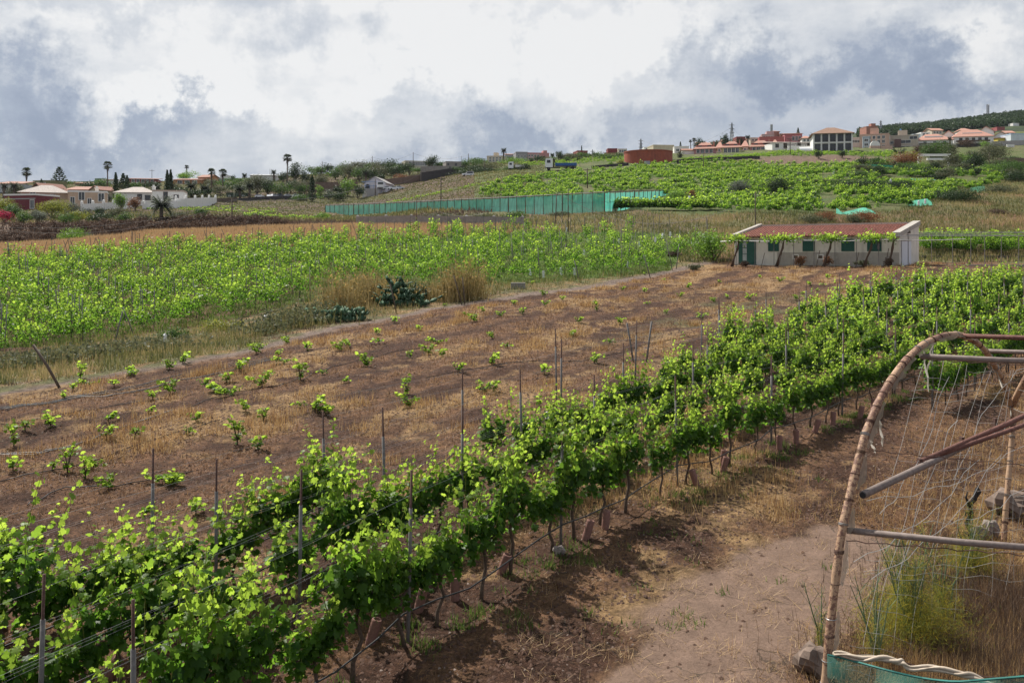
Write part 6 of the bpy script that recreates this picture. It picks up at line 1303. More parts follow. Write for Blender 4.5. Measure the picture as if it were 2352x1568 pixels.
TR = [ # px, foot, top, width, d, colour, label, cat
 (8, 490, 458, 44, 170, 'yellow', 'yellow green shrub cut by the left edge', 'shrub'), (30, 500, 470, 44, 165, 'mid', 'rounded green shrub before the dark red house', 'shrub'), (10, 503, 482, 34, 160, 'red', 'crimson flowering bougainvillea at the left edge', 'shrub'),
 (118, 505, 458, 58, 168, 'yellow', 'olive yellow broad tree in front of the beige villa', 'tree'), (90, 508, 482, 40, 160, 'grey', 'grey green shrub below the olive yellow tree', 'shrub'), (55, 508, 488, 36, 158, 'mid', 'low green shrub in front of the dark red house', 'shrub'),
 (170, 490, 468, 40, 172, 'grey', 'grey leafed bush before the villa terrace', 'shrub'), (180, 505, 485, 36, 162, 'yellow', 'yellow flowering bush below the white garden wall', 'shrub'), (200, 492, 478, 22, 172, 'grey', 'small pale bush at the garden wall', 'shrub'), (150, 508, 490, 44, 158, 'mid', 'green bush at the foot of the villa garden', 'shrub'),
 (236, 492, 475, 28, 168, 'dark', 'dark round bush below the garden wall', 'shrub'), (270, 500, 476, 44, 166, 'olive', 'olive bush left of the date palm', 'shrub'), (235, 505, 490, 60, 160, 'dark', 'low dark hedge under the garden wall', 'hedge'), (285, 506, 488, 40, 158, 'mid', 'low green bush at the left of the date palm', 'shrub'),
 (278, 478, 443, 34, 190, 'bright', 'light green tree in front of the white villa', 'tree'), (310, 474, 450, 30, 192, 'rust', 'russet leafed tree by the white villa', 'tree'), (330, 510, 488, 40, 156, 'olive', 'olive green bush just left of the date palm trunk', 'shrub'), (245, 462, 440, 20, 208, 'grey', 'grey green tree at the right end of the beige villa', 'tree'),
 (418, 508, 482, 56, 160, 'olive', 'long olive shrub right of the date palm', 'shrub'), (460, 508, 472, 32, 164, 'mid', 'upright green shrub right of the date palm', 'shrub'), (500, 512, 494, 40, 156, 'mid', 'green bush at the end of the block wall', 'shrub'), (430, 512, 498, 60, 154, 'olive', 'low scrub before the block wall', 'shrub'),
 (170, 558, 526, 64, 126, 'bright', 'bright green rounded bush on the brown bank', 'shrub'), (92, 568, 556, 34, 124, 'yellow', 'small yellow green bush at the foot of the bank', 'shrub'), (208, 552, 534, 18, 128, 'grey', 'grey cactus like bush beside the bright bush', 'shrub'), (545, 527, 491, 42, 136, 'brown', 'bare brown bush beside the utility pole', 'shrub'),
 (428, 410, 393, 48, 320, 'bright', 'umbrella shaped green tree on the left skyline', 'tree'), (150, 430, 413, 34, 300, 'mid', 'green rounded tree on the skyline by the araucaria', 'tree'), (40, 448, 425, 40, 238, 'olive', 'grey green tree among the palms at the left', 'tree'), (535, 415, 402, 12, 300, 'dark', 'small dark ball shaped tree on the skyline', 'tree'),
 (530, 418, 408, 30, 315, 'mid', 'low green tree on the skyline right of the white block', 'tree'), (405, 440, 420, 30, 244, 'olive', 'olive tree right of the pointed conifers', 'tree'), (420, 446, 430, 36, 238, 'dark', 'dark bush below the wide date palm', 'shrub'), (590, 450, 405, 50, 252, 'olive', 'dull green tree behind the parked cars', 'tree'),
 (615, 450, 412, 36, 246, 'dark', 'dark tree left of the tall fan palm', 'tree'), (646, 447, 418, 44, 244, 'mid', 'bushy green tree at the foot of the tall fan palm', 'tree'), (690, 450, 424, 30, 246, 'mid', 'green tree right of the tall fan palm foot', 'tree'), (650, 415, 394, 30, 290, 'dark', 'dark tree behind the tall fan palm', 'tree'), (676, 420, 375, 34, 285, 'dark', 'tall dark rounded tree right of the tall fan palm', 'tree'), (700, 420, 392, 26, 282, 'dark', 'dark tree left of the cypress', 'tree'),
 (736, 430, 400, 44, 270, 'olive', 'green tree behind the cypress', 'tree'), (735, 400, 383, 30, 312, 'mid', 'green tree on the skyline above the cypress', 'tree'), (735, 445, 428, 18, 240, 'bright', 'small bright bush right of the cypress', 'shrub'), (755, 447, 436, 26, 238, 'grey', 'grey flowering bush right of the cypress', 'shrub'),
 (770, 400, 385, 40, 300, 'mid', 'broad green tree on the skyline above the straw field', 'tree'), (800, 406, 383, 38, 296, 'olive', 'olive green tree in the middle of the long hedge', 'tree'), (822, 404, 382, 36, 298, 'olive', 'tree right of the olive green tree on the skyline', 'tree'), (792, 390, 380, 10, 330, 'mid', 'small tree top on the skyline', 'tree'), (792, 412, 402, 10, 268, 'dark', 'small round dark tree on the straw coloured field', 'tree'),
 (798, 440, 415, 34, 248, 'bright', 'bright green tree in front of the brown wall', 'tree'), (781, 447, 428, 30, 242, 'dark', 'dark bush left of the lilac house', 'tree'), (822, 447, 427, 26, 238, 'dark', 'dark bush in front of the lilac house', 'shrub'), (775, 455, 440, 50, 234, 'dark', 'low dark hedge by the white gate', 'hedge'), (690, 456, 444, 50, 236, 'mid', 'hedge under the cypress', 'hedge'),
 (845, 392, 376, 26, 312, 'mid', 'dark green tree on the skyline left of the cream hall', 'tree'), (862, 408, 378, 38, 300, 'olive', 'olive tree on the skyline above the lilac house', 'tree'), (890, 400, 376, 30, 304, 'dark', 'dark tree in the skyline hedge left of the hall', 'tree'), (912, 400, 378, 32, 300, 'mid', 'green tree in the skyline hedge by the hall', 'tree'), (876, 412, 398, 20, 275, 'dark', 'small dark tree above the lilac house', 'tree'),
 (940, 400, 375, 34, 296, 'dark', 'dark spreading tree in front of the cream hall', 'tree'), (960, 400, 384, 34, 292, 'mid', 'green tree left of the ruin wall', 'tree'), (991, 388, 360, 34, 300, 'dark', 'rounded dark tree between hall and ruin', 'tree'), (1010, 385, 370, 24, 298, 'mid', 'green tree left of the ruin', 'tree'), (925, 412, 400, 40, 272, 'rust', 'rusty scrub above the retaining wall', 'shrub'), (1000, 405, 392, 60, 276, 'brown', 'brown creeper on the old wall', 'shrub'),
 (1070, 390, 368, 26, 290, 'mid', 'green tree right of the ruin', 'tree'), (1100, 388, 366, 36, 290, 'mid', 'green tree behind leaning poles', 'tree'), (1065, 405, 392, 60, 268, 'dark', 'dark shrubs along the road by the parked jeep', 'shrub'), (1110, 400, 385, 60, 262, 'dark', 'dark green shrubs behind the small white truck', 'shrub'), (1165, 398, 382, 40, 258, 'mid', 'green shrub right of the small white truck', 'shrub'), (1205, 404, 378, 44, 252, 'dark', 'dark bush left of the blue truck', 'shrub'), (1240, 408, 396, 50, 244, 'brown', 'brown scrub on the bank under the blue truck', 'shrub'),
 (1175, 372, 362, 60, 300, 'bright', 'bright foliage in front of the pale block', 'shrub'), (1288, 372, 352, 20, 312, 'dark', 'dark round tree right of the pink block', 'tree'), (1262, 374, 360, 40, 310, 'mid', 'green shrubs at the right end of the pink block', 'shrub'), (1300, 374, 360, 20, 306, 'mid', 'small green tree below the olive house', 'tree'), (1352, 364, 352, 22, 325, 'olive', 'olive tree right of the maroon cube house', 'tree'), (1380, 366, 350, 34, 322, 'mid', 'green tree left of the yellow house', 'tree'), (1368, 362, 350, 14, 330, 'grey', 'grey tree between maroon and yellow houses', 'tree'),
 (1425, 366, 350, 18, 315, 'mid', 'green tree right of the yellow house', 'tree'), (1427, 382, 366, 18, 262, 'yellow', 'small yellow tree just left of the red tank', 'tree'), (1403, 382, 372, 14, 262, 'bright', 'small bright bush left of the red tank', 'shrub'), (1562, 372, 346, 14, 288, 'olive', 'slim tree at the right side of the red tank', 'tree'), (1440, 360, 348, 14, 330, 'dark', 'small dark tree behind the left rim of the tank', 'tree'),
 (1610, 345, 319, 30, 345, 'dark', 'dark tree on the skyline behind the first pink house', 'tree'), (1640, 332, 322, 34, 350, 'olive', 'low trees on the skyline above the first orange roof', 'tree'), (1668, 336, 308, 20, 345, 'dark', 'dark upright tree on the skyline between the orange roofs', 'tree'), (1680, 330, 316, 24, 348, 'mid', 'green tree on the skyline behind the yellow house', 'tree'), (1699, 330, 316, 18, 350, 'olive', 'olive tree on the skyline by the maroon house', 'tree'), (1864, 318, 307, 8, 360, 'dark', 'tiny dark tree left of the glazed house roof', 'tree'),
 (1880, 356, 345, 20, 252, 'dark', 'round dark olive bush below the glazed house, left one', 'shrub'), (1934, 357, 345, 20, 254, 'dark', 'round dark olive bush below the glazed house, right one', 'shrub'), (1978, 378, 356, 32, 222, 'dark', 'dark round bush above the green screen net', 'shrub'), (2010, 376, 360, 34, 222, 'mid', 'leafy green tree right of the dark round bush', 'tree'), (2032, 376, 362, 34, 220, 'bright', 'bright green bush left of the russet tree', 'shrub'),
 (2082, 388, 352, 66, 214, 'rust', 'wide russet mango tree on the upper terrace', 'tree'), (2090, 362, 349, 30, 224, 'yellow', 'yellow green tree behind the russet one', 'tree'), (2140, 366, 322, 60, 236, 'mid', 'big dark green tree in front of the smaller white house', 'tree'), (2180, 356, 326, 34, 246, 'olive', 'olive dark tree below the white houses', 'tree'), (2112, 350, 332, 30, 262, 'brown', 'reddish brown tree left of the big green tree', 'tree'), (2222, 334, 318, 30, 300, 'brown', 'brown leafed tree in front of the larger white house', 'tree'), (2262, 330, 324, 24, 300, 'bright', 'light green bush under the larger white house', 'shrub'),
 (2075, 400, 374, 30, 208, 'mid', 'round green citrus tree below the russet tree', 'tree'), (2110, 404, 372, 44, 206, 'bright', 'bright green tree in the middle of the upper terrace', 'tree'), (2145, 396, 374, 34, 206, 'dark', 'dark green tree right of the bright tree', 'tree'), (2190, 386, 352, 42, 210, 'olive', 'olive grey tree in front of the white carport beam', 'tree'), (2236, 380, 352, 54, 214, 'dark', 'dark rounded tree at the right of the terrace', 'tree'), (2280, 382, 330, 60, 222, 'olive', 'tall feathery olive tree at the right', 'tree'), (2205, 372, 352, 20, 230, 'bright', 'light green small tree by the carport', 'tree'),
 (2325, 420, 372, 70, 190, 'mid', 'large bright edged tree at the right edge of the slope', 'tree'), (2330, 428, 395, 60, 184, 'dark', 'dark lower tree at the right edge of the slope', 'tree'), (2020, 408, 380, 50, 202, 'dark', 'dark bush in front of the green screen net', 'shrub'), (2046, 404, 382, 30, 200, 'mid', 'green bush right of the screen net', 'shrub'), (2135, 412, 386, 46, 192, 'dark', 'dark green bush above the teal strip', 'shrub'), (2175, 402, 384, 40, 196, 'olive', 'olive bush above the teal strip', 'shrub'), (2275, 400, 378, 60, 200, 'bright', 'bright hedge like bush below the feathery tree', 'shrub'),
 (1703, 455, 418, 52, 158, 'grey', 'grey green olive tree in the middle of the hillside', 'tree'), (1792, 453, 410, 62, 158, 'dark', 'dark green citrus tree right of the olive tree', 'tree'), (1836, 412, 396, 28, 190, 'grey', 'small glossy grey bush on the hillside', 'shrub'), (1990, 440, 414, 150, 160, 'dark', 'long dark thicket under the flat vine pergola', 'shrub'), (2060, 442, 415, 60, 162, 'dark', 'dark shrub at the right end of the thicket', 'shrub'),
 (2200, 472, 436, 110, 142, 'dark', 'dark brambly thicket at the right end of the vine terraces', 'shrub'), (2150, 462, 436, 60, 146, 'dark', 'dark bush left of the brambly thicket', 'shrub'), (2290, 452, 425, 80, 158, 'olive', 'tangled olive bush at the right of the slope', 'shrub'), (2285, 500, 478, 50, 126, 'brown', 'brown dry bush on the slope right of the hut', 'shrub'),
 (1555, 465, 440, 60, 148, 'bright', 'leafy bright green tree at the right end of the teal net', 'tree'), (1586, 460, 438, 22, 148, 'rust', 'orange brown bush right of the teal net', 'shrub'),
 (1642, 603, 528, 88, 88, 'bright', 'big leafy green bush at the left end of the hut', 'shrub'), (1190, 505, 486, 60, 128, 'mid', 'creeper bush on the end of the cistern wall', 'shrub'), (1110, 502, 490, 70, 131, 'olive', 'grey green bush above the cistern wall', 'shrub'), (1010, 500, 490, 90, 136, 'olive', 'low weeds along the top of the cistern wall', 'shrub'), (740, 504, 488, 30, 170, 'bright', 'green bush at the left end of the teal net', 'shrub'),
 (1290, 498, 486, 60, 134, 'olive', 'olive scrub under the teal net', 'shrub'), (1900, 508, 488, 50, 118, 'rust', 'rust coloured scrub behind the hut roof', 'shrub'), (1985, 505, 486, 60, 118, 'rust', 'orange brown scrub under the mint net', 'shrub'), (1960, 508, 492, 40, 116, 'olive', 'olive scrub below the mint net', 'shrub'), (1860, 512, 494, 70, 114, 'olive', 'green olive scrub behind the hut ridge', 'shrub'),
 (515, 790, 737, 96, 52, 'yellow', 'round yellow green bush beside the path in the left foreground', 'shrub'), (395, 795, 755, 60, 50, 'mid', 'low dark green weedy bush at the edge of the left vineyard', 'shrub'), (965, 706, 655, 70, 59, 'dark', 'scrubby olive bush behind the prickly pear', 'shrub')]
for i, (px, yb, h_, d) in enumerate([(725, 398, 12, 322), (752, 396, 14, 320), (786, 394, 16, 318), (812, 392, 14, 318), (838, 390, 16, 316), (870, 388, 14, 316), (898, 388, 16, 314), (924, 390, 14, 312), (905, 400, 16, 290), (880, 402, 16, 288), (850, 404, 14, 284), (826, 404, 14, 290), (1030, 384, 10, 305), (1090, 382, 14, 300), (1050, 398, 12, 274), (1120, 392, 14, 270), (1085, 398, 14, 268), (1185, 392, 14, 262),
        (700, 440, 18, 255), (668, 440, 20, 258), (610, 432, 16, 262), (575, 432, 16, 262), (545, 440, 14, 255), (505, 446, 14, 250), (475, 450, 14, 246), (445, 452, 14, 240), (350, 432, 12, 262), (310, 432, 12, 264), (240, 430, 12, 268), (205, 430, 10, 270), (520, 430, 12, 275), (555, 424, 12, 285), (485, 426, 12, 280), (1310, 368, 14, 312), (1345, 366, 12, 318), (1395, 370, 12, 300), (1240, 372, 10, 312)]):
    TR.append((px, yb, yb - h_ * 1.3, rng.uniform(34, 56), d, rng.choice(('dark', 'mid', 'olive', 'dark')), 'leafy tree in the belt of trees along the slopes behind, %s listed from the centre left' % ordn(i), 'tree'))
for i in range(44):
    px = rng.uniform(1960, 2345); d = rng.uniform(176, 240); y_ = float(HZ + (ZC - hs((px - CX) / F * d, d)) * F / d)
    TR.append((px, y_, y_ - rng.uniform(12, 26), rng.uniform(22, 46), d, rng.choice(('dark', 'mid', 'bright', 'mid', 'olive')), 'listed from', 'tree'))
_belt = sorted([t for t in TR if 'listed from' in t[6]], key=lambda t: t[0]); TR = [t for t in TR if 'listed from' not in t[6]] + [t[:6] + (('small leafy tree in the far belt of trees, %s from the left' if t[0] < 1900 else 'leafy tree of the orchard on the upper right terrace, %s in the tree belts') % ordn(i), t[7]) for i, t in enumerate(_belt)]
for (px, yb, yt, w_, d, c, lab, cat) in TR:
    n = None
    if d < 100: n = int(1800 * (w_ / 80) * 1.2)
    tree(px, yb, yt, w_, d, c, lab, 'tree' if cat == 'tree' else cat, name='hedge' if cat == 'hedge' else None, trunk=.22 if cat == 'tree' else .04, n=n, lobes=12 if w_ > 50 else 9)
# brown brush on the left bank, individual shrubs
for (px, yb, yt, w_, d, c, lab) in [(1712, 612, 596, 22, 82, 'brown', 'dead brown weed clump at the left corner of the hut'), (1838, 611, 585, 26, 79, 'rust', 'russet leafed weed against the hut wall by the first vent'), (1900, 610, 590, 24, 78, 'rust', 'russet weed against the hut wall by the second vent'), (1980, 610, 597, 40, 76, 'olive', 'olive weeds along the hut wall'), (2040, 612, 592, 22, 74, 'brown', 'dry weed stalks near the right corner of the hut'), (1600, 620, 606, 40, 80, 'olive', 'low weeds where the track meets the hut')]:
    tree(px, yb, yt, w_, d, c, lab, 'shrub', name='weed', trunk=.02, n=420, lobes=6)
def pile():
    p = at(1500, 91); e = empty('wood_pile', p, 0, 'low pile of brown stones and planks among the sparse vines left of the hut', 'pile'); r = random.Random(4)
    for k in range(26):
        x = r.uniform(-2.2, 2.6); b = MB().box(-r.uniform(.2, .7), -.15, -.1, r.uniform(.2, .7), .15, r.uniform(.05, .25)); o = b.build('piece', r.choice((M_brownwall, M_wood)), e); o.location = (x, r.uniform(-.5, .5), r.uniform(0, .35) * (1 - abs(x) / 4)); o.rotation_euler = (r.uniform(-.3, .3), r.uniform(-.4, .4), r.uniform(0, 3))
pile()
for i in range(46):
    px = 6 + i * 14.2 + rng.uniform(-6, 6); yb = 575 - px * .055 - (i % 3) * 14; d = 128 + (i % 3) * 9 + rng.uniform(0, 4)
    if 130 < px < 215 and i % 3 == 0: continue
    p = at(px, d); yb_ = HZ + (ZC - p.z) * F / d
    tree(px, yb_, yb_ - rng.uniform(16, 28), rng.uniform(34, 56), d, 'brown', 'dry brown shrub on the bank at the left, %s from the left edge' % ordn(i), 'shrub', name='dry_shrub', trunk=.03, n=420, lobes=7, group='dry brown shrubs on the left bank')
# wood on the ridge at the right
def ridge():
    Vs, Fs = [], []; off = 0; g = np.random.default_rng(77)
    for i in range(2600):
        px = g.uniform(1975, 2430); d = g.uniform(640, 930); x = (px - CX) / F * d; z = hs(x, d); h = g.uniform(3, 6.5)
        n = 60; c = rnd_dirs(n, g) * (g.random((n, 1)) ** .4) * np.array([3.2, 3.2, h * .5]) + np.array([x, d, z + h * .45])
        V, Fc, k = place_leaves(c, rnd_dirs(n, g) + np.array([0, 0, .4]), rnd_dirs(n, g), g.uniform(.5, 1.2, n), 'kite'); Vs.append(V); Fs.append(Fc + off); off += len(V)
    tag(link(np_mesh('ridge_wood', np.vstack(Vs), np.vstack(Fs), LM['dark'], attr={'tip': ('FLOAT', np.zeros(off))}), 'ridge_wood'), 'dark wood covering the ridge at the top right', 'wood', kind='stuff')
ridge()
# reeds
M_cane = bladecol('cane_stems', [(0, (.13, .12, .04)), (.5, (.27, .21, .08)), (.8, (.38, .28, .13)), (1, (.46, .36, .18))])
def reeds(name, spec, label, n, col, hgt_=(1.2, 2.6), w_=.05):
    X, Y, Hh = [], [], []
    for (px, py, sx, sy, k, hh) in spec:
        p = G(px, py); X.append(nr.normal(p.x, sx, k)); Y.append(nr.normal(p.y, sy, k)); Hh.append(nr.uniform(.3, 1, k) ** .8 * hh)
    X, Y, Hh = np.concatenate(X), np.concatenate(Y), np.concatenate(Hh); blades(name, X, Y, Hh, w_, col, label, 'reeds', nr.random(len(X)) * .8, .0, .6)
    m = int(len(X) * (1.6 if col is M_cane else 5)); i = nr.integers(0, len(X), m); t = nr.uniform(.3, .95, m); P = np.stack([X[i] + nr.normal(0, .14, m), Y[i] + nr.normal(0, .14, m), hgt(X[i], Y[i]) + Hh[i] * t], 1)
    V, Fc, k = place_leaves(P, rnd_dirs(m), rnd_dirs(m) * .6 + np.array([0, 0, .5]), nr.uniform(.05, .11, m), 'kite')
    tag(link(np_mesh(name + '_leaves', V, Fc, LM['straw'] if col is M_cane else LM['olive'], attr={'tip': ('FLOAT', np.zeros(len(V)))}), name + '_leaves'), label.replace('stand', 'leaves of the stand'), 'reeds', kind='stuff')
reeds('cane_reeds', [(785, 722, .7, .6, 330, 3.1), (822, 705, .5, .5, 230, 2.4), (850, 700, .8, .7, 330, 2.7), (765, 712, .4, .5, 120, 1.7), (905, 690, .9, .5, 220, 1.9)], 'tall straw coloured stand of cane beside the path, left of the prickly pear', 1, M_cane)
reeds('cane_reeds', [(1065, 690, .6, .5, 330, 3.2), (1030, 690, .5, .5, 200, 2.4), (990, 690, .7, .5, 130, 1.6), (1098, 680, .4, .5, 90, 2.0)], 'tall reddish straw stand of cane right of the prickly pear', 1, M_cane)
reeds('ditch_reeds', [(20, 850, 1.6, 1.6, 170, .9), (110, 840, 1.8, 1.6, 190, .8), (200, 825, 1.8, 1.4, 190, .8), (290, 808, 1.8, 1.3, 170, .8), (650, 758, 1.2, .7, 200, 1.3), (700, 740, 1.0, .7, 160, 1.4), (610, 770, .9, .6, 80, .9), (370, 796, 1.4, 1.0, 80, .6)], 'pale green stand of reeds in the ditch beside the left vineyard', 1, M_olv)
# prickly pears
L_cact = mat('cactus_pad', (.045, .095, .05), .7, .3, 5, .1)
def prickly(px, py, w_, h, n, seed, lab):
    p = G(px, py); e = empty('prickly_pear', p, 0, lab, 'cactus'); r = random.Random(seed); b = MB(); tips = [(Vector((r.uniform(-w_, w_) * .8, r.uniform(-.5, .5), 0)), r.uniform(-.4, .4)) for _ in range(max(4, n // 5))]
    for k in range(n):
        o, tl = r.choice(tips); L = r.uniform(.28, .46); tl = max(-1.3, min(1.3, tl + r.uniform(-.7, .7))); yaw = r.uniform(0, 3.14); ax = Vector((math.sin(tl), r.uniform(-.3, .3), math.cos(tl))).normalized(); sd_ = Vector((math.cos(yaw), math.sin(yaw), 0)); sd_ = (sd_ - ax * sd_.dot(ax)).normalized(); nn = ax.cross(sd_)
        if o.z > h: continue
        c = o + ax * L * .55; m = 12; rim = [c + ax * L * .55 * math.cos(6.2832 * i / m) + sd_ * L * .36 * math.sin(6.2832 * i / m) for i in range(m)]
        b.add(rim + [c + nn * .05, c - nn * .05], [(i, (i + 1) % m, m) for i in range(m)] + [((i + 1) % m, i, m + 1) for i in range(m)]); tips.append((c + ax * L * .5 + sd_ * r.uniform(-.1, .1), tl))
    b.build('pads', L_cact, e, True)
prickly(930, 704, 1.7, 1.7, 230, 5, 'tall dark prickly pear clump beside the path between the cane stands'); prickly(790, 740, 1.9, .6, 130, 6, 'low spreading prickly pear clump beside the path'); prickly(735, 742, 1.0, .6, 50, 7, 'low prickly pear clump at the left foot of the cane')
MB_ = MB().box(-.5, -.25, -.5, .5, .3, .38).build('stone_block', M_conc); MB_.location = G(1190, 662); tag(MB_, 'brown concrete block at the corner of the far vineyard by the path', 'block')

# =====================================================================
#  VEHICLES
# =====================================================================
CP = {}
def paint(nm, c): return mat('car_' + nm, c, .3, .03, 2, 0, 0, .6)
M_tyre = mat('tyre', (.02, .02, .02), .9, .2, 5)
def car(px, py, d, rot, col, label, kind='hatch'):
    p = at(px, d); p.z = max(p.z, zp(py, d) - .1); e = empty('parked_car' if kind != 'jeep' else 'parked_jeep', p, R(rot), label, 'car', 'cars parked on the left slope'); e.scale = (.62,) * 3 if kind != 'jeep' else (.72,) * 3
    prof = {'hatch': [(-2, .25), (-2.05, .7), (-1.75, .95), (-1.35, 1.42), (.35, 1.45), (1.05, .95), (1.85, .8), (2.0, .55), (1.95, .25)], 'jeep': [(-2.2, .4), (-2.25, 1.0), (-2.15, 1.75), (.1, 1.8), (.7, 1.1), (2.0, 1.0), (2.15, .7), (2.1, .4)]}[kind]
    b = MB(); n = len(prof); wd = .82
    tpr = lambda z: wd - max(0, z - .95) * .32
    vs = [(x, -tpr(z), z) for x, z in prof] + [(x, tpr(z), z) for x, z in prof]; b.add(vs, [tuple(range(n)), tuple(range(2 * n - 1, n - 1, -1))] + [(i, i + n, (i + 1) % n + n, (i + 1) % n) for i in range(n)]); b.build('body', col, e)
    g = MB(); zt = max(z for x, z in prof)
    for s in (-1, 1):
        y0, y1 = s * (tpr(.98) + .012), s * (tpr(zt - .1) + .012); x0, x1, x2, x3 = (-1.5, .85, .3, -1.2) if kind == 'hatch' else (-2.0, .55, .1, -2.0)
        g.add([(x0, y0, 1.0), (x1, y0, 1.0), (x2, y1, zt - .1), (x3, y1, zt - .1)], [(0, 1, 2, 3)])
    g.add([(prof[-4][0] - .02, -.62, .99), (prof[-4][0] - .02, .62, .99), (prof[-5][0] + .05, .58, zt - .08), (prof[-5][0] + .05, -.58, zt - .08)], [(0, 1, 2, 3)]); g.build('windows', M_glass, e)
    for sx in (-1.25, 1.25):
        for s in (-1, 1): w_ = MB().tube([(sx, s * .62, .3), (sx, s * .86, .3)], .31, 12).build('wheel', M_tyre, e)
    if kind == 'jeep': part(e, 'roof_rack', M_rust, (-1.9, -.6, 1.86, -.1, .6, 1.92))
    for s in (-.6, .6): part(e, 'headlight', M_plastic, (1.96 if kind == 'hatch' else 2.1, s - .15, .6, 2.03 if kind == 'hatch' else 2.18, s + .15, .75))
PW, PS, PD_ = paint('white', (.75, .76, .78)), paint('silver', (.5, .52, .55)), paint('dark', (.05, .06, .08))
for (px, py, d, rot, c, lab) in [(597, 454, 240, 5, PW, 'white car at the left end of the row on the left slope'), (619, 454, 239, 95, PW, 'white car parked end on, second from left in the row'), (630, 453, 241, 60, PS, 'silver car behind bushes in the row on the left slope'), (645, 452, 243, 10, PD_, 'dark car half hidden by the bush in the row'), (663, 453, 240, 20, PS, 'silver car right of the fan palm trunk'), (682, 453, 239, 12, PW, 'white rounded hatchback at the right end of the row, left of the cypress'),
        (890, 435, 243, 15, PS, 'silver car nearest the lilac gabled house'), (899, 435, 243, 190, PW, 'white car second from the lilac gabled house'), (906, 435, 242, 8, PW, 'white car in the middle of the group by the brown wall'), (918, 434, 243, 12, PS, 'silver car at the right end of the group by the brown wall')]: car(px, py, d, rot, c, lab)
car(1074, 414, 252, 188, PW, 'white jeep with a roof rack parked alone on the grassy slope', 'jeep')
def truck(px, py, d, rot, s, label, bed, long):
    p = at(px, d); p.z = max(p.z, zp(py, d)); e = empty('truck', p, R(rot), label, 'truck'); e.scale = (s, s, s); cabm = paint('white', (.75, .76, .78))
    cab = MB(); pr = [(-1.1, .7), (-1.2, 1.9), (-1.0, 3.1), (.9, 3.25), (.9, .7)]; n = 5; cab.add([(x, -1.15, z) for x, z in pr] + [(x, 1.15, z) for x, z in pr], [tuple(range(n))[::-1], tuple(range(n, 2 * n))] + [(i, (i + 1) % n, (i + 1) % n + n, i + n) for i in range(n)]); c = cab.build('cab', cabm, e)
    part(c, 'side_window', M_glass, (-.7, -1.17, 1.9, .3, -1.155, 2.7)); part(c, 'windscreen', M_glass, (-1.22, -1.0, 1.95, -1.16, 1.0, 2.85)); part(c, 'bumper', M_greypost, (-1.3, -1.15, .45, -1.05, 1.15, .95))
    part(e, 'chassis', M_tyre, (-.9, -.5, .6, long, .5, .9)); part(e, 'cargo_bed', bed, (1.6, -1.2, 1.1, long, 1.2, 1.2), (1.6, -1.2, 1.205, long, -1.12, 1.9), (1.6, 1.12, 1.205, long, 1.2, 1.9), (1.6, -1.11, 1.205, 1.68, 1.11, 1.9), (long - .08, -1.11, 1.205, long, 1.11, 1.9))
    for x in (-.2, long - 1.2, long - 2.6):
        for y in (-1.0, 1.0): MB().tube([(x, y - .14, .5), (x, y + .14, .5)], .5, 12).build('wheel', M_tyre, e)
    if s > .8: b = MB(); b.tube([(1.1, 0, .9), (1.1, 0, 3.0), (1.5, .2, 2.2), (1.4, -.3, 3.1)], .13, 5); b.tube([(1.3, -.5, 1), (1.25, -.5, 2.8)], .1, 5); b.build('loader_crane', M_rust, e)
truck(1262, 391, 246, -3, .98, 'blue bedded lorry with a tall white cab and loading crane on the middle hillside', mat('blue_bed', (.03, .10, .30), .5, .1, 4), 7.5)
truck(1174, 398, 254, 0, .72, 'small white flatbed truck with cargo left of the lorry', M_white, 5.5)
truck(874, 436, 243, 100, .7, 'small white truck parked against the gable of the lilac house', M_white, 4.0)

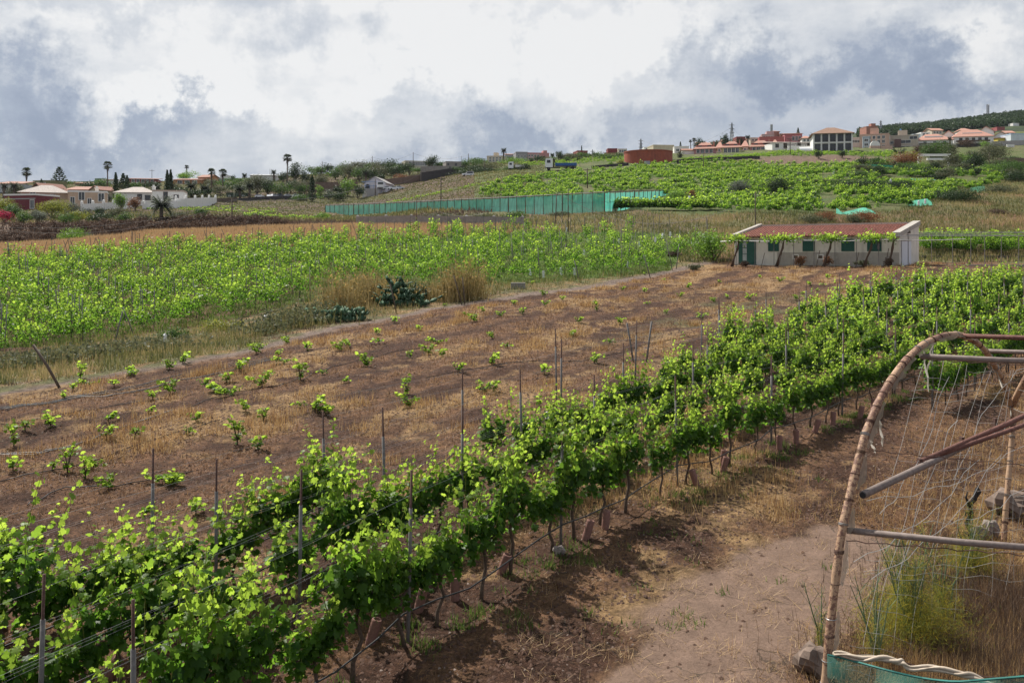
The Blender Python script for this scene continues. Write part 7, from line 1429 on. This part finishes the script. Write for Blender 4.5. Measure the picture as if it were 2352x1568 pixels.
# =====================================================================
#  POLES, PYLONS, CABLES
# =====================================================================
def pole(px, yb, yt, d, label, lean=0.0, r=.11, arms=0, cat='utility pole', lampd=False, m=None):
    x = (px - CX) / F * d; z = min(zp(yb, d), hs(x, d)); H = zp(yt, d) - z; e = empty('utility_pole' if cat == 'utility pole' else 'street_lamp', (x, d, z), 0, label, cat); MB().tube([(0, 0, -.8), (lean * H * .5, 0, H * .5), (lean * H, 0, H)], [r * 1.2, r, r * .8], 7).build('pole', m or M_wood, e, True)
    for k in range(arms): part(e, 'crossarm', M_wood, (lean * H - .9, -.08, H - .5 - k * .8, lean * H + .9, .08, H - .38 - k * .8))
    if lampd: part(e, 'lamp_head', M_plastic, (lean * H - .1, -.15, H, lean * H + .8, .15, H + .2))
    return e
PL = [(533, 518, 455, 139, 'wooden utility pole beside the bare brown bush', 0, 0), (740, 400, 371, 300, 'skyline pole above the cypress', 0, 0), (855, 392, 359, 305, 'skyline pole left of the cream hall', 0, 0), (949, 386, 350, 308, 'skyline pole at the cream hall', 0, 0), (1076, 386, 353, 300, 'skyline pole right of the ruin', 0, 0), (620, 402, 388, 305, 'thin skyline pole behind the warehouse', 0, 0),
      (967, 427, 397, 262, 'pole in front of the brown and basalt walls', 0, 0), (862, 440, 411, 238, 'dark pole in front of the lilac house', 0, 0), (1013, 455, 406, 180, 'pole standing in the grassy slope above the net', 0, 1), (704, 448, 418, 232, 'thin pole left of the cypress', 0, 0), (648, 450, 428, 226, 'short lamp pole in front of the cars', 0, 0), (1349, 432, 386, 192, 'wooden pole in the hillside vineyard', 0, 1),
      (1113, 400, 364, 260, 'pole behind the parked trucks', -.03, 0), (1151, 386, 363, 270, 'slanting pole right of the trucks', .12, 0), (1252, 378, 355, 300, 'pole before the pink block', 0, 0), (1332, 392, 369, 262, 'pole left of the tank wall', 0, 0), (1616, 388, 351, 232, 'dark pole with a lamp on the terrace wall', 0, 0), (1815, 353, 316, 262, 'dark pole in front of the white villa', 0, 1), (2022, 348, 325, 296, 'dark pole right of the glazed house', .06, 0), (2137, 350, 326, 280, 'pole beside the beige block', 0, 0),
      (1075 - 15, 384, 338 + 20, 300, 'thin antenna pole on the ruin skyline', 0, 0), (2353 - 8, 410, 380, 190, 'post at the right edge', 0, 0), (2280 - 8, 375, 350, 210, 'thin pole in front of the feathery tree', 0, 0), (1735, 535, 440, 98, 'thin dark pole behind the left end of the hut', 0, 0), (957, 524, 455, 128, 'tall slim pole in front of the teal net above the cistern', 0, 0)]
for (px, yb, yt, d, lab, ln, am) in PL: pole(px, yb, yt, d, lab, ln, .06 if yb - yt < 25 or 'thin' in lab or 'slim' in lab else .11, am)
pole(1305, 530 + 0, 437, 110, 'tall grey mast leaning slightly left, guyed by cables in front of the teal net', .0, .06)
e = pole(1310 - 35, 505, 441, 122, 'leaning pole in front of the middle of the teal net', .06, .07)
pole(372 - 23, 410, 389, 320, 'floodlight mast on the left skyline', 0, .08, 1, 'street lamp')
def pylon(px, yb, yt, d, label, wid=.16, arms=3, kind='pylon'):
    x = (px - CX) / F * d; z = min(zp(yb, d), hs(x, d)); H = zp(yt, d) - z; w_ = H * wid / 2; e = empty('pylon' if kind == 'pylon' else 'lattice_mast', (x, d, z), R(15), label, kind); b = MB(); t = .13 * d / 400 * (1 if kind == 'pylon' else 1.2); n = 9
    f = (lambda s: w_ * (1 - s * .88)) if kind == 'pylon' else (lambda s: w_)
    cs = ((-1, -1), (1, -1), (1, 1), (-1, 1))
    for (a, c) in cs: b.tube([(a * f(0), c * f(0), 0), (a * f(.5), c * f(.5), H * .5), (a * f(1), c * f(1), H)], t, 4)
    for k in range(n):
        s0, s1 = k / n, (k + 1) / n
        for i in range(4): (a, c), (a2, c2) = cs[i], cs[(i + 1) % 4]; b.tube([(a * f(s0), c * f(s0), H * s0), (a2 * f(s1), c2 * f(s1), H * s1)], t * .7, 3); b.tube([(a2 * f(s0), c2 * f(s0), H * s0), (a * f(s1), c * f(s1), H * s1)], t * .7, 3)
    b.build('lattice', M_steel, e)
    for k in range(arms): s = .62 + .14 * k; MB().tube([(-H * .11, 0, H * s), (0, 0, H * s + H * .03), (H * .11, 0, H * s)], t * 1.1, 4).build('crossarm', M_steel, e)
pylon(1681, 327, 282, 520, 'tall lattice pylon on the skyline above the yellow terrace house'); pylon(1772, 312, 286, 430, 'narrow red and white lattice mast on the skyline', .06, 0, 'mast'); pylon(1472, 342, 319, 620, 'small distant pylon above the red tank'); pylon(2023, 296, 277, 700, 'distant pylon on the ridge right of the glazed house'); pylon(2269, 264, 240, 880, 'striped lattice mast on the ridge at the top right', .09, 0, 'mast'); pylon(1361, 352, 344, 700, 'tiny distant pylon left of the tank')
def cable(P, sag, label, r=.02, n=14, nm='cable', cat='cable', m=None):
    P = [Vector(((px - CX) / F * d, d, zp(py, d))) for (px, py, d) in P]; b = MB(); ln = []
    for a, c in zip(P[:-1], P[1:]):
        for k in range(n): t = k / n; v = a.lerp(c, t); v.z -= sag * 4 * t * (1 - t); ln.append(v)
    ln.append(P[-1]); b.tube(ln, r, 4); tag(b.build(nm, m or M_greyhose), label, cat)
cable([(1282, 443, 120), (1700, 470, 100)], 3.0, 'pale cable sagging from the leaning pole across to the right', .018, 24)
cable([(958, 457, 128), (1110, 490, 122)], 1.2, 'cable from the slim pole drooping to the cistern wall', .016)
cable([(-40, 520, 105), (533, 460, 139)], 1.6, 'upper overhead cable from the left edge to the utility pole', .022, 20); cable([(-40, 524, 105), (533, 463, 139)], 2.2, 'lower overhead cable from the left edge to the utility pole', .022, 20)
cable([(533, 460, 139), (862, 420, 238), (967, 398, 262)], 1.5, 'overhead cable from the utility pole up past the lilac house', .03)
cable([(740, 373, 300), (855, 361, 305), (949, 352, 308), (1076, 356, 300)], 1.6, 'overhead cable along the middle skyline poles', .03)
cable([(1472, 322, 620), (1681, 292, 520), (1772, 290, 560)], 8, 'high voltage line between the skyline pylons', .05)
# white carport beams on the upper right terrace
e = empty('carport', at(2150, 226), 0, 'white concrete carport frame among the trees of the upper terrace', 'carport'); O = e.location.copy()
def pbox(x0, x1, y0, y1, d, dep): xa, xb = (x0 - CX) / F * d, (x1 - CX) / F * d; return (xa - O.x, d - O.y, zp(y1, d) - O.z, xb - O.x, d - O.y + dep, zp(y0, d) - O.z)
part(e, 'beam', M_white, pbox(2107, 2184, 353.5, 359, 226, .5), pbox(2130, 2184, 363, 368, 222, .4)); part(e, 'column', M_white, pbox(2178, 2182, 359, 384, 222.6, .4), pbox(2109, 2111, 359, 384, 226.6, .4))
# brown flat roof wall and pergola strips at the right
add_box_part(2300, 2360, 363, 378, 226, 4, M_brownwall, 'field_store', 'brown flat store with a white roof edge at the right edge', 'shed')
for (a, b_, y, d, lab) in [(1830, 1990, 413, 168, 'thin horizontal rail of the flat vine pergola on the hillside, left of the thicket'), (1725, 1830, 424, 168, 'thin rail of a small pergola by the citrus tree'), (2235, 2300, 392, 196, 'dark slanting rail above the right thicket')]:
    cable([(a, y + 2, d), (b_, y - 1, d)], 0, lab, .06, 4, 'pergola_rail', 'rail', M_wood)
lamps = [(1987, 2, 0)]
# white tree guards dotted over the far vineyard and slope
wb = MB().tube([(0, 0, .2), (0, 0, .75)], .10, 6).mesh('tree_guard', M_plastic)
WG = [(1300, 478 + 55, 108), (1260, 535, 106), (1400, 545, 103), (1420, 560, 98), (1505, 552, 99), (1520, 541, 102), (1560, 548, 100), (1590, 555, 97), (1350, 560, 97), (1205, 548, 104), (1470, 560, 96), (1340, 590, 88), (1165, 560, 98), (1540, 537, 103), (1615, 543, 101), (1220, 640, 71), (1248, 645, 70), (1290, 642, 72), (1320, 638, 72), (1440, 618, 80)]
for k, (px, py, d) in enumerate(sorted(WG)):
    p = at(px, d); o = link(wb, 'tree_guard'); o.location = p; o.rotation_euler = (rng.uniform(-.1, .1), rng.uniform(-.25, .25), rng.random()); tag(o, 'white plastic guard among the sparse vines left of the hut, %s from the left' % ordn(k), 'plant guard', 'white guards in the far vineyard')
for k, (px, py, d, lab) in enumerate([(1583, 456, 142, 'white canister hanging beside the orange brown bush'), (1524, 470, 136, 'white canister on the vine row before the teal net'), (2046, 417, 165, 'white bucket hanging on the flat pergola'), (1915, 395, 205, 'white bag in the upper hillside vines'), (609, 772, 52.5, 'pale canister on the bare ground at the edge of the left vineyard'), (379, 815, 46, 'round pale plate in the ditch weeds'), (2110, 466, 134, 'white bag in the terrace vines, left one'), (2125, 463, 135, 'white bag in the terrace vines, right one'), (1052, 516, 122, 'white bottle by the cistern')]):
    x = (px - CX) / F * d; b = MB(); b.tube([(0, 0, -.35), (0, 0, -.3), (0, 0, .3), (0, 0, .36), (0, 0, .42)], [.12, .16, .16, .07, .06], 8); o = b.build('canister', M_plastic); o.location = (x, d, max(zp(py, d), hs(x, d) + .3)); s = d / 140; o.scale = (s, s, s) if d > 60 else (.6, .6, .6); tag(o, lab, 'canister')

# =====================================================================
#  HOOP OF THE ROLLED NET TUNNEL IN THE RIGHT FOREGROUND
# =====================================================================
M_bam = bpy.data.materials.new('rusty_bamboo'); M_bam.use_nodes = True
t = NT(M_bam.node_tree); P_ = t.n['Principled BSDF']; pos = t.node('ShaderNodeTexCoord').outputs['Object']
n1_ = t.node('ShaderNodeTexNoise', {'Vector': pos, 'Scale': 1.1, 'Detail': 3.0}).outputs['Fac']; n2_ = t.node('ShaderNodeTexNoise', {'Vector': pos, 'Scale': 26.0, 'Detail': 5.0, 'Roughness': .7}).outputs['Fac']
zg = t.node('ShaderNodeSeparateXYZ', {0: pos}).outputs[2]
base_ = t.ramp(n2_, [(.35, (.34, .20, .115)), (.6, (.44, .29, .18)), (.8, (.25, .14, .08))])
mk = t.m('GREATER_THAN', t.m('ADD', t.m('MULTIPLY', n2_, .9), t.m('MULTIPLY', n1_, .8)), .88)
c_ = t.mix(t.m('MULTIPLY', mk, .85), base_, (.12, .045, .03)); t.l.new(c_, P_.inputs['Base Color']); P_.inputs['Roughness'].default_value = .7
b_ = t.node('ShaderNodeBump', {'Height': n2_, 'Strength': .3, 'Distance': .01}); t.l.new(b_.outputs[0], P_.inputs['Normal'])
M_pipe = mat('grey_pink_pipe', (.22, .175, .155), .75, .25, 14, .15, stain=.15); M_rpipe = mat('rusty_pipe', (.15, .07, .055), .8, .35, 18, .3)
M_film = netmat('torn_film', (.50, .47, .42), .6)
HP = 3.3; HD = 9.7; HK = .855
def hoopd(px): q = (px - CX) / F; return (HP - HD * HK) / (q - HK)
def hpt(px, py, off=0.0): d = hoopd(px) + off; return Vector(((px - CX) / F * d, d, zp(py, d)))
def smooth_line(pts, n=6):
    P = [Vector(p) for p in pts]; P = [P[0] * 2 - P[1]] + P + [P[-1] * 2 - P[-2]]; o = []
    for i in range(1, len(P) - 2):
        for k in range(n):
            t_ = k / n; a, b, c, d = P[i - 1], P[i], P[i + 1], P[i + 2]; o.append(.5 * ((2 * b) + (c - a) * t_ + (2 * a - 5 * b + 4 * c - d) * t_ ** 2 + (-a + 3 * b - 3 * c + d) * t_ ** 3))
    o.append(P[-2]); return o
HO = hpt(1905, 1480); HO.z = 0
hoop = empty('tunnel_frame', HO, 0, 'rusty hoop of a bare tunnel frame with crossing pipes and wire mesh, right foreground', 'tunnel frame')
L1 = smooth_line([hpt(*p) - HO for p in [(1882, 1720), (1893, 1600), (1903, 1480), (1918, 1340), (1934, 1220), (1956, 1120), (1983, 1012), (2008, 945), (2036, 890), (2072, 838), (2112, 798), (2150, 777), (2190, 768), (2225, 776), (2258, 800), (2290, 850), (2312, 900), (2324, 950), (2324, 1010), (2318, 1080), (2311, 1160), (2305, 1250)]], 7)
MB().tube(L1, [.045 + .005 * (math.sin(i * .9) > .8) for i in range(len(L1))], 12).build('hoop', M_bam, hoop, True)
RB = []; i = 3
while i < len(L1) - 4:
    k0 = len(RB)
    c = L1[i]; ax = (L1[i + 1] - L1[i - 1]).normalized(); s1 = ax.cross(Vector((0, 0, 1)));
    if s1.length < .1: s1 = ax.cross(Vector((1, 0, 0)))
    s1.normalize(); s2 = ax.cross(s1)
    for w_ in range(rng.choice((1, 1, 2, 3))):
        cc = c + ax * (.014 * w_); ring_ = [cc + (s1 * math.cos(q) + s2 * math.sin(q)) * .053 + ax * .012 * math.sin(q * 1.0) for q in np.linspace(0, 6.283, 13)]; RB.append((ring_, rng.random() < .6))
    b = MB()
    for (ring_, q_) in RB[k0:]: b.tube(ring_, .0042, 4, 0, False)
    b.build('binding_wire', M_rust if RB[-1][1] else M_wire, hoop)
    i += rng.choice((2, 3, 3, 4))
# tatters of film along the inner side of the hoop
i = 12
while i < len(L1) - 12:
    m_ = rng.randrange(4, 12); b = MB(); vs = []
    for k in range(m_ + 1):
        c = L1[min(i + k, len(L1) - 1)]; e_ = min(1, 2.5 * k / m_, 2.5 * (m_ - k) / m_); f_ = 1 if i < len(L1) * .6 else -.3
        w_ = (.008 + rng.uniform(.005, .038)) * e_; vs += [c + Vector((.045 * f_, -.03, .0)), c + Vector((.065 * f_, -.05, -.01 - w_ * .3)), c + Vector(((.07 + w_ * .9) * f_, -.03 + rng.uniform(-.03, .03), -.03 - w_ * rng.uniform(.4, 1.4)))]
    b.add(vs, [(k * 3 + j, (k + 1) * 3 + j, (k + 1) * 3 + j + 1, k * 3 + j + 1) for k in range(m_) for j in range(2)]); b.build('torn_film', M_film, hoop, True); i += m_ + rng.randrange(0, 5)
for (px, py, dy, dx_) in ((2120, 800, 100, 14), (2143, 782, 70, -12), (2020, 965, 60, 8), (1998, 1010, 30, 14)):
    ln_ = [hpt(px + dx_ * k / 6 + 2 * math.sin(k * 2), py + dy * k / 6) - HO for k in range(7)]; MB().tube(ln_, [.006, .016, .010, .018, .012, .015, .003], 3).build('torn_film', M_film, hoop)
# straight pipes; second point given with its own distance
def P3(px, py, d): return Vector(((px - CX) / F * d, d, zp(py, d))) - HO
PIPES = [('purlin', M_pipe, P3(2113, 818, hoopd(2113) - .05), P3(2520, 832, 11.6), .038), ('ridge_pipe', M_rpipe, P3(2205, 771, hoopd(2205)), P3(2520, 776, 12.6), .036), ('purlin', M_pipe, P3(2268, 806, hoopd(2268)), P3(2520, 810, 14.2), .036),
         ('side_rail', M_pipe, P3(1945, 1217, hoopd(1945) - .05), P3(2500, 1268, 9.2), .035), ('stay_pipe', M_pipe, P3(1982, 1136, 10.3), P3(2330, 966, 15.0), .044), ('stay_pipe', M_rpipe, P3(2110, 1062, 11.9), P3(2470, 900, 14.6), .036), ('stay_pipe', M_rpipe, P3(2118, 1057, 12.05), P3(2480, 928, 14.0), .032)]
for nm, m, a, c, r_ in PIPES: MB().tube([a, (a + c) / 2 + Vector((0, 0, -.015)), c], r_, 12).build(nm, m, hoop, True)
MB().tube([P3(1981, 1136.5, 10.28), P3(1985, 1134.5, 10.32)], .034, 12).build('pipe_shade_plug', M_hose, hoop)  # black plug on the pipe end, painted shade of its hollow
MB().tube(smooth_line([P3(2326, 930, hoopd(2326) - .1), P3(2345, 890, 16.0), P3(2375, 840, 15.8), P3(2420, 790, 15.4)]), .055, 10).build('second_hoop', M_bam, hoop, True)
for p in (P3(2111, 1062, 11.85), P3(2208, 1012, 13.2), P3(2284, 968, 14.6)): part(hoop, 'clamp', M_rust, (p.x - .02, p.y - .06, p.z - .08, p.x + .02, p.y + .02, p.z + .06))
# wire mesh hung from the hoop: crooked horizontal and vertical strands
b = MB(); rg = random.Random(5)
def msurf(u, v):   # u 0..1 across to the right, v 0..1 downwards: sags in a shallow belly
    px = 1935 + (1 - v) * 190 * (1 - v * .4) + u * (620 - (1 - v) * 190); py = 800 + v * 780 + 34 * math.sin(u * 3.0) + u * 30 * v
    d = hoopd(min(px, 2330)) * (1 - u * .35 * min(1, max(0, (px - 1930) / 500))) + .1
    return P3(px, py, d)
for i in range(24):
    v = (i + .3 + rg.uniform(-.2, .2)) / 24; b.tube([msurf(u, v + .006 * math.sin(u * 30 + i) + .02 * math.sin(u * 5 + i)) for u in np.linspace(0, 1, 26)], .0026, 3, 0, False)
for i in range(15):
    u = (i + .6) / 15; ph = rg.uniform(0, 6); v1 = rg.uniform(.85, 1)
    b.tube([msurf(u + .008 * math.sin(v * 16 + ph) + .02 * math.sin(v * 5 + ph), v) for v in np.linspace(0.02, v1, 30)], .0024, 3, 0, False)
for (a, c, sg) in [((2000, 1330), (2300, 1040), .25), ((1960, 1290), (2250, 1050), .2), ((2190, 1100), (2360, 840), -.3), ((2020, 1180), (2180, 860), .3), ((1990, 1150), (2352, 1020), .2), ((2060, 1330), (2200, 960), -.2), ((2120, 1200), (2352, 1120), .2)]:
    A_, C_ = P3(a[0], a[1], hoopd(a[0]) - .2), P3(c[0], c[1], hoopd(min(c[0], 2330)) - .6); b.tube([A_.lerp(C_, k / 14) + Vector((math.sin(k * .9) * .03, 0, -sg * math.sin(math.pi * k / 14) + .03 * math.sin(k * 1.7))) for k in range(15)], .0042, 3, 0, False)
b.build('wire_mesh', mat('white_wire', (.27, .26, .25), .6, .3, 3), hoop)
b = MB()
for (a, c) in (((1945, 1242), (2352, 1272)), ((2005, 1015 + 20), (2352, 1068)), ((2115, 825), (2352, 836)), ((1908, 1498), (2352, 1568))):
    A_, C_ = P3(a[0], a[1], hoopd(a[0]) - .08), P3(c[0] + 60, c[1] + 6, 9.8 if a[1] > 1100 else 12.0); b.tube([A_.lerp(C_, k / 20) + Vector((0, .01 * math.sin(k), .012 * math.sin(k * 2.1))) for k in range(21)], .006, 4, 0, False)
b.build('stay_wire', M_rust, hoop)
# green net and rolled film at the foot
def foot_net():
    b = MB(); n = 22; m = 6; vs = []
    for k in range(n + 1):
        u = k / n; px = 1900 + u * 480; top = 1502 + 62 * math.sin(min(1, u * 1.5) * 1.57) ** 1.2 - 40 * max(0, u - .62); d = 9.6 - u * 1.4
        for j in range(m + 1): v = j / m; vs.append(P3(px, top + v * 160, d + .06 * math.sin(u * 17 + v * 4) + .25 * v))
    b.add(vs, [(k * (m + 1) + j, (k + 1) * (m + 1) + j, (k + 1) * (m + 1) + j + 1, k * (m + 1) + j + 1) for k in range(n) for j in range(m)])
    b.build('foot_net', netmat('foot_net', (.07, .24, .20), .5), hoop, True)
    MB().tube([vs_ + Vector((0, -.01, 0)) for vs_ in vs[::m + 1]], .012, 5).build('net_hem', mat('teal_hem', (.03, .16, .14), .7), hoop)
    MB().tube(L1[:9], .056, 10).build('net_wrap', mat('teal_wrap', (.025, .13, .115), .7, .3, 8, .4), hoop, True)
    ln = smooth_line([P3(1915, 1500, 9.6), P3(1990, 1512, 9.4), P3(2060, 1515, 9.3), P3(2090, 1530, 9.2), P3(2180, 1540, 9.0), P3(2250, 1560, 8.9), P3(2360, 1600, 8.7)], 8); b2 = MB()
    for s in range(3): b2.tube([p + Vector((0, .02 * math.sin(i * .33 + s * 2.1), .018 * math.cos(i * .33 + s * 2.1) + .012 * math.sin(i * .7))) for i, p in enumerate(ln)], [.008 + .014 * abs(math.sin(i * .29 + s * 1.3)) for i in range(len(ln))], 5)
    b2.build('rolled_film', mat('dirty_film', (.44, .36, .28), .6, .25, 12), hoop, True)
foot_net()
# ---- rocks, stump, fennel, tall grass inside the hoop ----
M_rock = mat('brown_rock', (.17, .125, .10), .95, .35, 5, .8); M_lrock = mat('grey_rock', (.24, .20, .18), .95, .3, 6, .8)
def rock(px, py, w_, h, label, m=None, seed=1, d=None):
    p = G(px, py) if d is None else at(px, d); g = random.Random(seed); bm = MB(); nu, nv_ = 12, 8; vs = []
    for j in range(nv_ + 1):
        for i_ in range(nu):
            th = math.pi * j / nv_; ph = 6.2832 * i_ / nu; k = 1 + .28 * math.sin(3 * ph + seed) * math.sin(2 * th) + .15 * math.cos(5 * ph + 2 * th + seed) + g.uniform(-.05, .05)
            vs.append((w_ / 2 * k * math.sin(th) * math.cos(ph), w_ * .4 * k * math.sin(th) * math.sin(ph), h * .45 + h * .55 * max(-1, min(.85, k * math.cos(th)))))
    bm.add(vs, [(j * nu + i_, (j + 1) * nu + i_, (j + 1) * nu + (i_ + 1) % nu, j * nu + (i_ + 1) % nu) for j in range(nv_) for i_ in range(nu)]); o = bm.build('boulder', m or M_rock); o.location = p; tag(o, label, 'boulder')
rock(2318, 1180, .75, .48, 'large brown boulder behind the right leg of the hoop', seed=3); rock(2250, 1240, .35, .25, 'small pale grey rock beside the twisted stump', M_lrock, 5); rock(2275, 1232, .3, .3, 'grey rock between the stump and the hoop leg', M_lrock, 7); rock(1872, 1545, .5, .36, 'mossy brown rock at the foot of the hoop on the left', seed=9); rock(1284, 1272, .22, .14, 'stone at the foot of a trellis post in the front row', M_lrock, 11)
p = G(2225, 1240); b = MB(); b.tube([(0, 0, -.1), (.03, 0, .15), (-.03, .02, .3), (.05, 0, .45), (.02, .02, .6), (.1, 0, .72), (.14, 0, .92)], [.05, .045, .04, .045, .035, .045, .02], 7); b.tube([(.05, 0, .45), (-.06, 0, .5), (-.05, 0, .42)], [.03, .025, .015], 6); b.tube([(.1, 0, .72), (.2, 0, .85), (.16, .02, .95)], [.03, .03, .012], 6); b.tube([(.02, 0, .6), (-.05, 0, .75), (-.02, 0, .85)], [.03, .02, .01], 6)
o = b.build('vine_stump', mat('black_stump', (.035, .03, .028), .95, .4, 20, .8), None, True); o.location = p; tag(o, 'twisted black dead vine stump standing inside the hoop', 'stump')
L_fen = leafmat('fennel_feathers', (.08, .13, .04), (.34, .28, .03), .45, 1.9, .6); L_fst = mat('fennel_stalk', (.12, .17, .09), .7, .25, 10)
def fennel(px, py, nst, h, bw, label, seed, feather=1.0):
    p = G(px, py); r = random.Random(seed); g = np.random.default_rng(seed); e = empty('fennel_plant', p, 0, label, 'fennel'); b = MB(); F_ = []
    for k in range(nst):
        a = r.uniform(0, 6.28); ln = r.uniform(.05, .38); H = h * r.uniform(.55, 1); pts = [Vector((r.uniform(-.1, .1) * bw * 2, r.uniform(-.1, .1), -.02))]
        for q in range(1, 7): pts.append(pts[0] + Vector((math.cos(a) * ln * H * (q / 6) ** 1.3 + r.uniform(-.015, .015), math.sin(a) * ln * H * (q / 6), H * q / 6)))
        b.tube(pts, [.015, .014, .012, .010, .008, .006, .004], 5)
        for q in (2, 3, 4, 5):
            for _ in range(2):
                aa = r.uniform(0, 6.28); l = r.uniform(.12, .3); v = pts[q] + Vector((math.cos(aa) * l * .6, math.sin(aa) * l * .6, l * .8)); b.tube([pts[q], v], .003, 3, cap=False); F_.append(v)
    b.build('stalks', L_fst, e)
    n = int(5200 * feather); c = g.normal(0, 1, (n, 3)) * np.array([bw * .5, bw * .42, h * .11]) + np.array([0, 0, h * .22]); c[:, 2] = np.abs(c[:, 2])
    if F_ and feather < 5: f2 = np.array([tuple(v) for v in F_]); ii = g.integers(0, len(f2), n // 4); c = np.vstack([c, f2[ii] + g.normal(0, .05, (n // 4, 3))])
    dv = rnd_dirs(len(c), g) + np.array([0, 0, .4]); dv /= np.linalg.norm(dv, axis=1, keepdims=True); L = g.uniform(.05, .13, len(c))[:, None]; sd_ = np.cross(dv, rnd_dirs(len(c), g)); sd_ /= np.linalg.norm(sd_, axis=1, keepdims=True) + 1e-9
    V = np.stack([c - sd_ * .0022, c + sd_ * .0022, c + dv * L], 1).reshape(-1, 3); link(np_mesh('feathery_leaves', V, np.arange(len(V)).reshape(-1, 3), L_fen, attr={'tip': ('FLOAT', np.zeros(len(V)))}), 'feathery_leaves', e)
fennel(2095, 1490, 16, 1.75, .62, 'large yellow green feathery fennel clump inside the hoop', 31, 2.2); fennel(2230, 1330, 9, 1.25, .42, 'smaller yellow fennel clump near the right of the hoop', 32, .9); fennel(2010, 1530, 7, 1.3, .2, 'thin tall fennel stalks beside the left leg of the hoop', 33, .2); fennel(1886, 1500, 3, 1.0, .08, 'single fennel stalk left of the hoop leg', 34, .06); fennel(2060, 1400, 5, 1.2, .15, 'sparse upright fennel stalks in the middle of the hoop', 35, .12); fennel(2170, 1420, 6, 1.3, .2, 'tall green fennel stalks leaning right inside the hoop', 36, .2)
X, Y = [], []
for (px, py, sx, sy, k) in [(2260, 1500, .8, .7, 9000), (2330, 1400, .7, .8, 6000), (2120, 1550, .6, .3, 3500), (2340, 1290, .5, .6, 2500), (2200, 1600, 1.0, .5, 5000)]:
    p = G(px, py); X.append(nr.normal(p.x, sx, k)); Y.append(nr.normal(p.y, sy, k))
X, Y = np.concatenate(X), np.concatenate(Y); blades('tall_dry_grass', X, Y, nr.uniform(.15, .42, len(X)), .009, M_dry, 'thick tall dry grass inside the hoop at the right edge', 'dry grass', fbm(X * 1.6, Y * 1.6, 3, 66) * 3.0 - .95 - .1 + .25 * nr.random(len(X)), .78, 1.1)
X, Y = [], []
for (px, py, sx, sy, k) in [(2290, 1400, .7, .9, 9000), (2200, 1540, .8, .5, 5000), (2330, 1520, .6, .6, 4000)]:
    p = G(px, py); X.append(nr.normal(p.x, sx, k)); Y.append(nr.normal(p.y, sy, k))
X, Y = np.concatenate(X), np.concatenate(Y); blades('brown_undergrowth', X, Y, nr.uniform(.15, .42, len(X)), .010, M_brn, 'dark brown dead undergrowth inside the hoop at the right', 'undergrowth', nr.random(len(X)) * .6, .3, 1.2)
X, Y = [], []
for (px, py) in [(2000, 1180), (2100, 1150), (2200, 1120), (2300, 1050), (2050, 1280), (2150, 1250), (1990, 1400), (1960, 1500), (2250, 1010), (2330, 1180)]:
    p = G(px, py); X.append(nr.normal(p.x, .9, 1500)); Y.append(nr.normal(p.y, .8, 1500))
X, Y = np.concatenate(X), np.concatenate(Y); ok = pathmask(X, Y); X, Y = X[ok], Y[ok]; blades('straw_litter', X, Y, nr.uniform(.08, .2, len(X)), .011, M_dry, 'pale straw litter on the ground under the hoop', 'straw', .35 + .5 * nr.random(len(X)), .6, .8)
# loose straw over the yard, fine and flat
X, Y = [], []
for k in range(210):
    p = G(rng.uniform(1150, 2000), rng.uniform(1180, 1600)); m = rng.randrange(3, 30); X.append(nr.normal(p.x, .14, m)); Y.append(nr.normal(p.y, .14, m))
X, Y = np.concatenate(X), np.concatenate(Y); blades('loose_straw', X, Y, nr.uniform(.08, .26, len(X)), .010, M_gold, 'loose bits of straw scattered on the bare yard', 'straw', .5 + .5 * nr.random(len(X)), .95, .6)

# ---------------- thin haze in the air ----------------
hz = MB().box(-1620, -1620, -60, 1620, 1620, 260).build('haze', None or [])
hm = bpy.data.materials.new('haze'); hm.use_nodes = True; ht = NT(hm.node_tree); ht.n.clear()
pv = ht.node('ShaderNodeVolumePrincipled', {'Color': (.80, .86, .95, 1), 'Density': .00005, 'Anisotropy': .3}); ho = ht.node('ShaderNodeOutputMaterial'); ht.l.new(pv.outputs[0], ho.inputs['Volume'])
hz.data.materials.append(hm); tag(hz, 'thin pale haze in the air', 'haze', kind='stuff')
print('objects', len(bpy.data.objects))
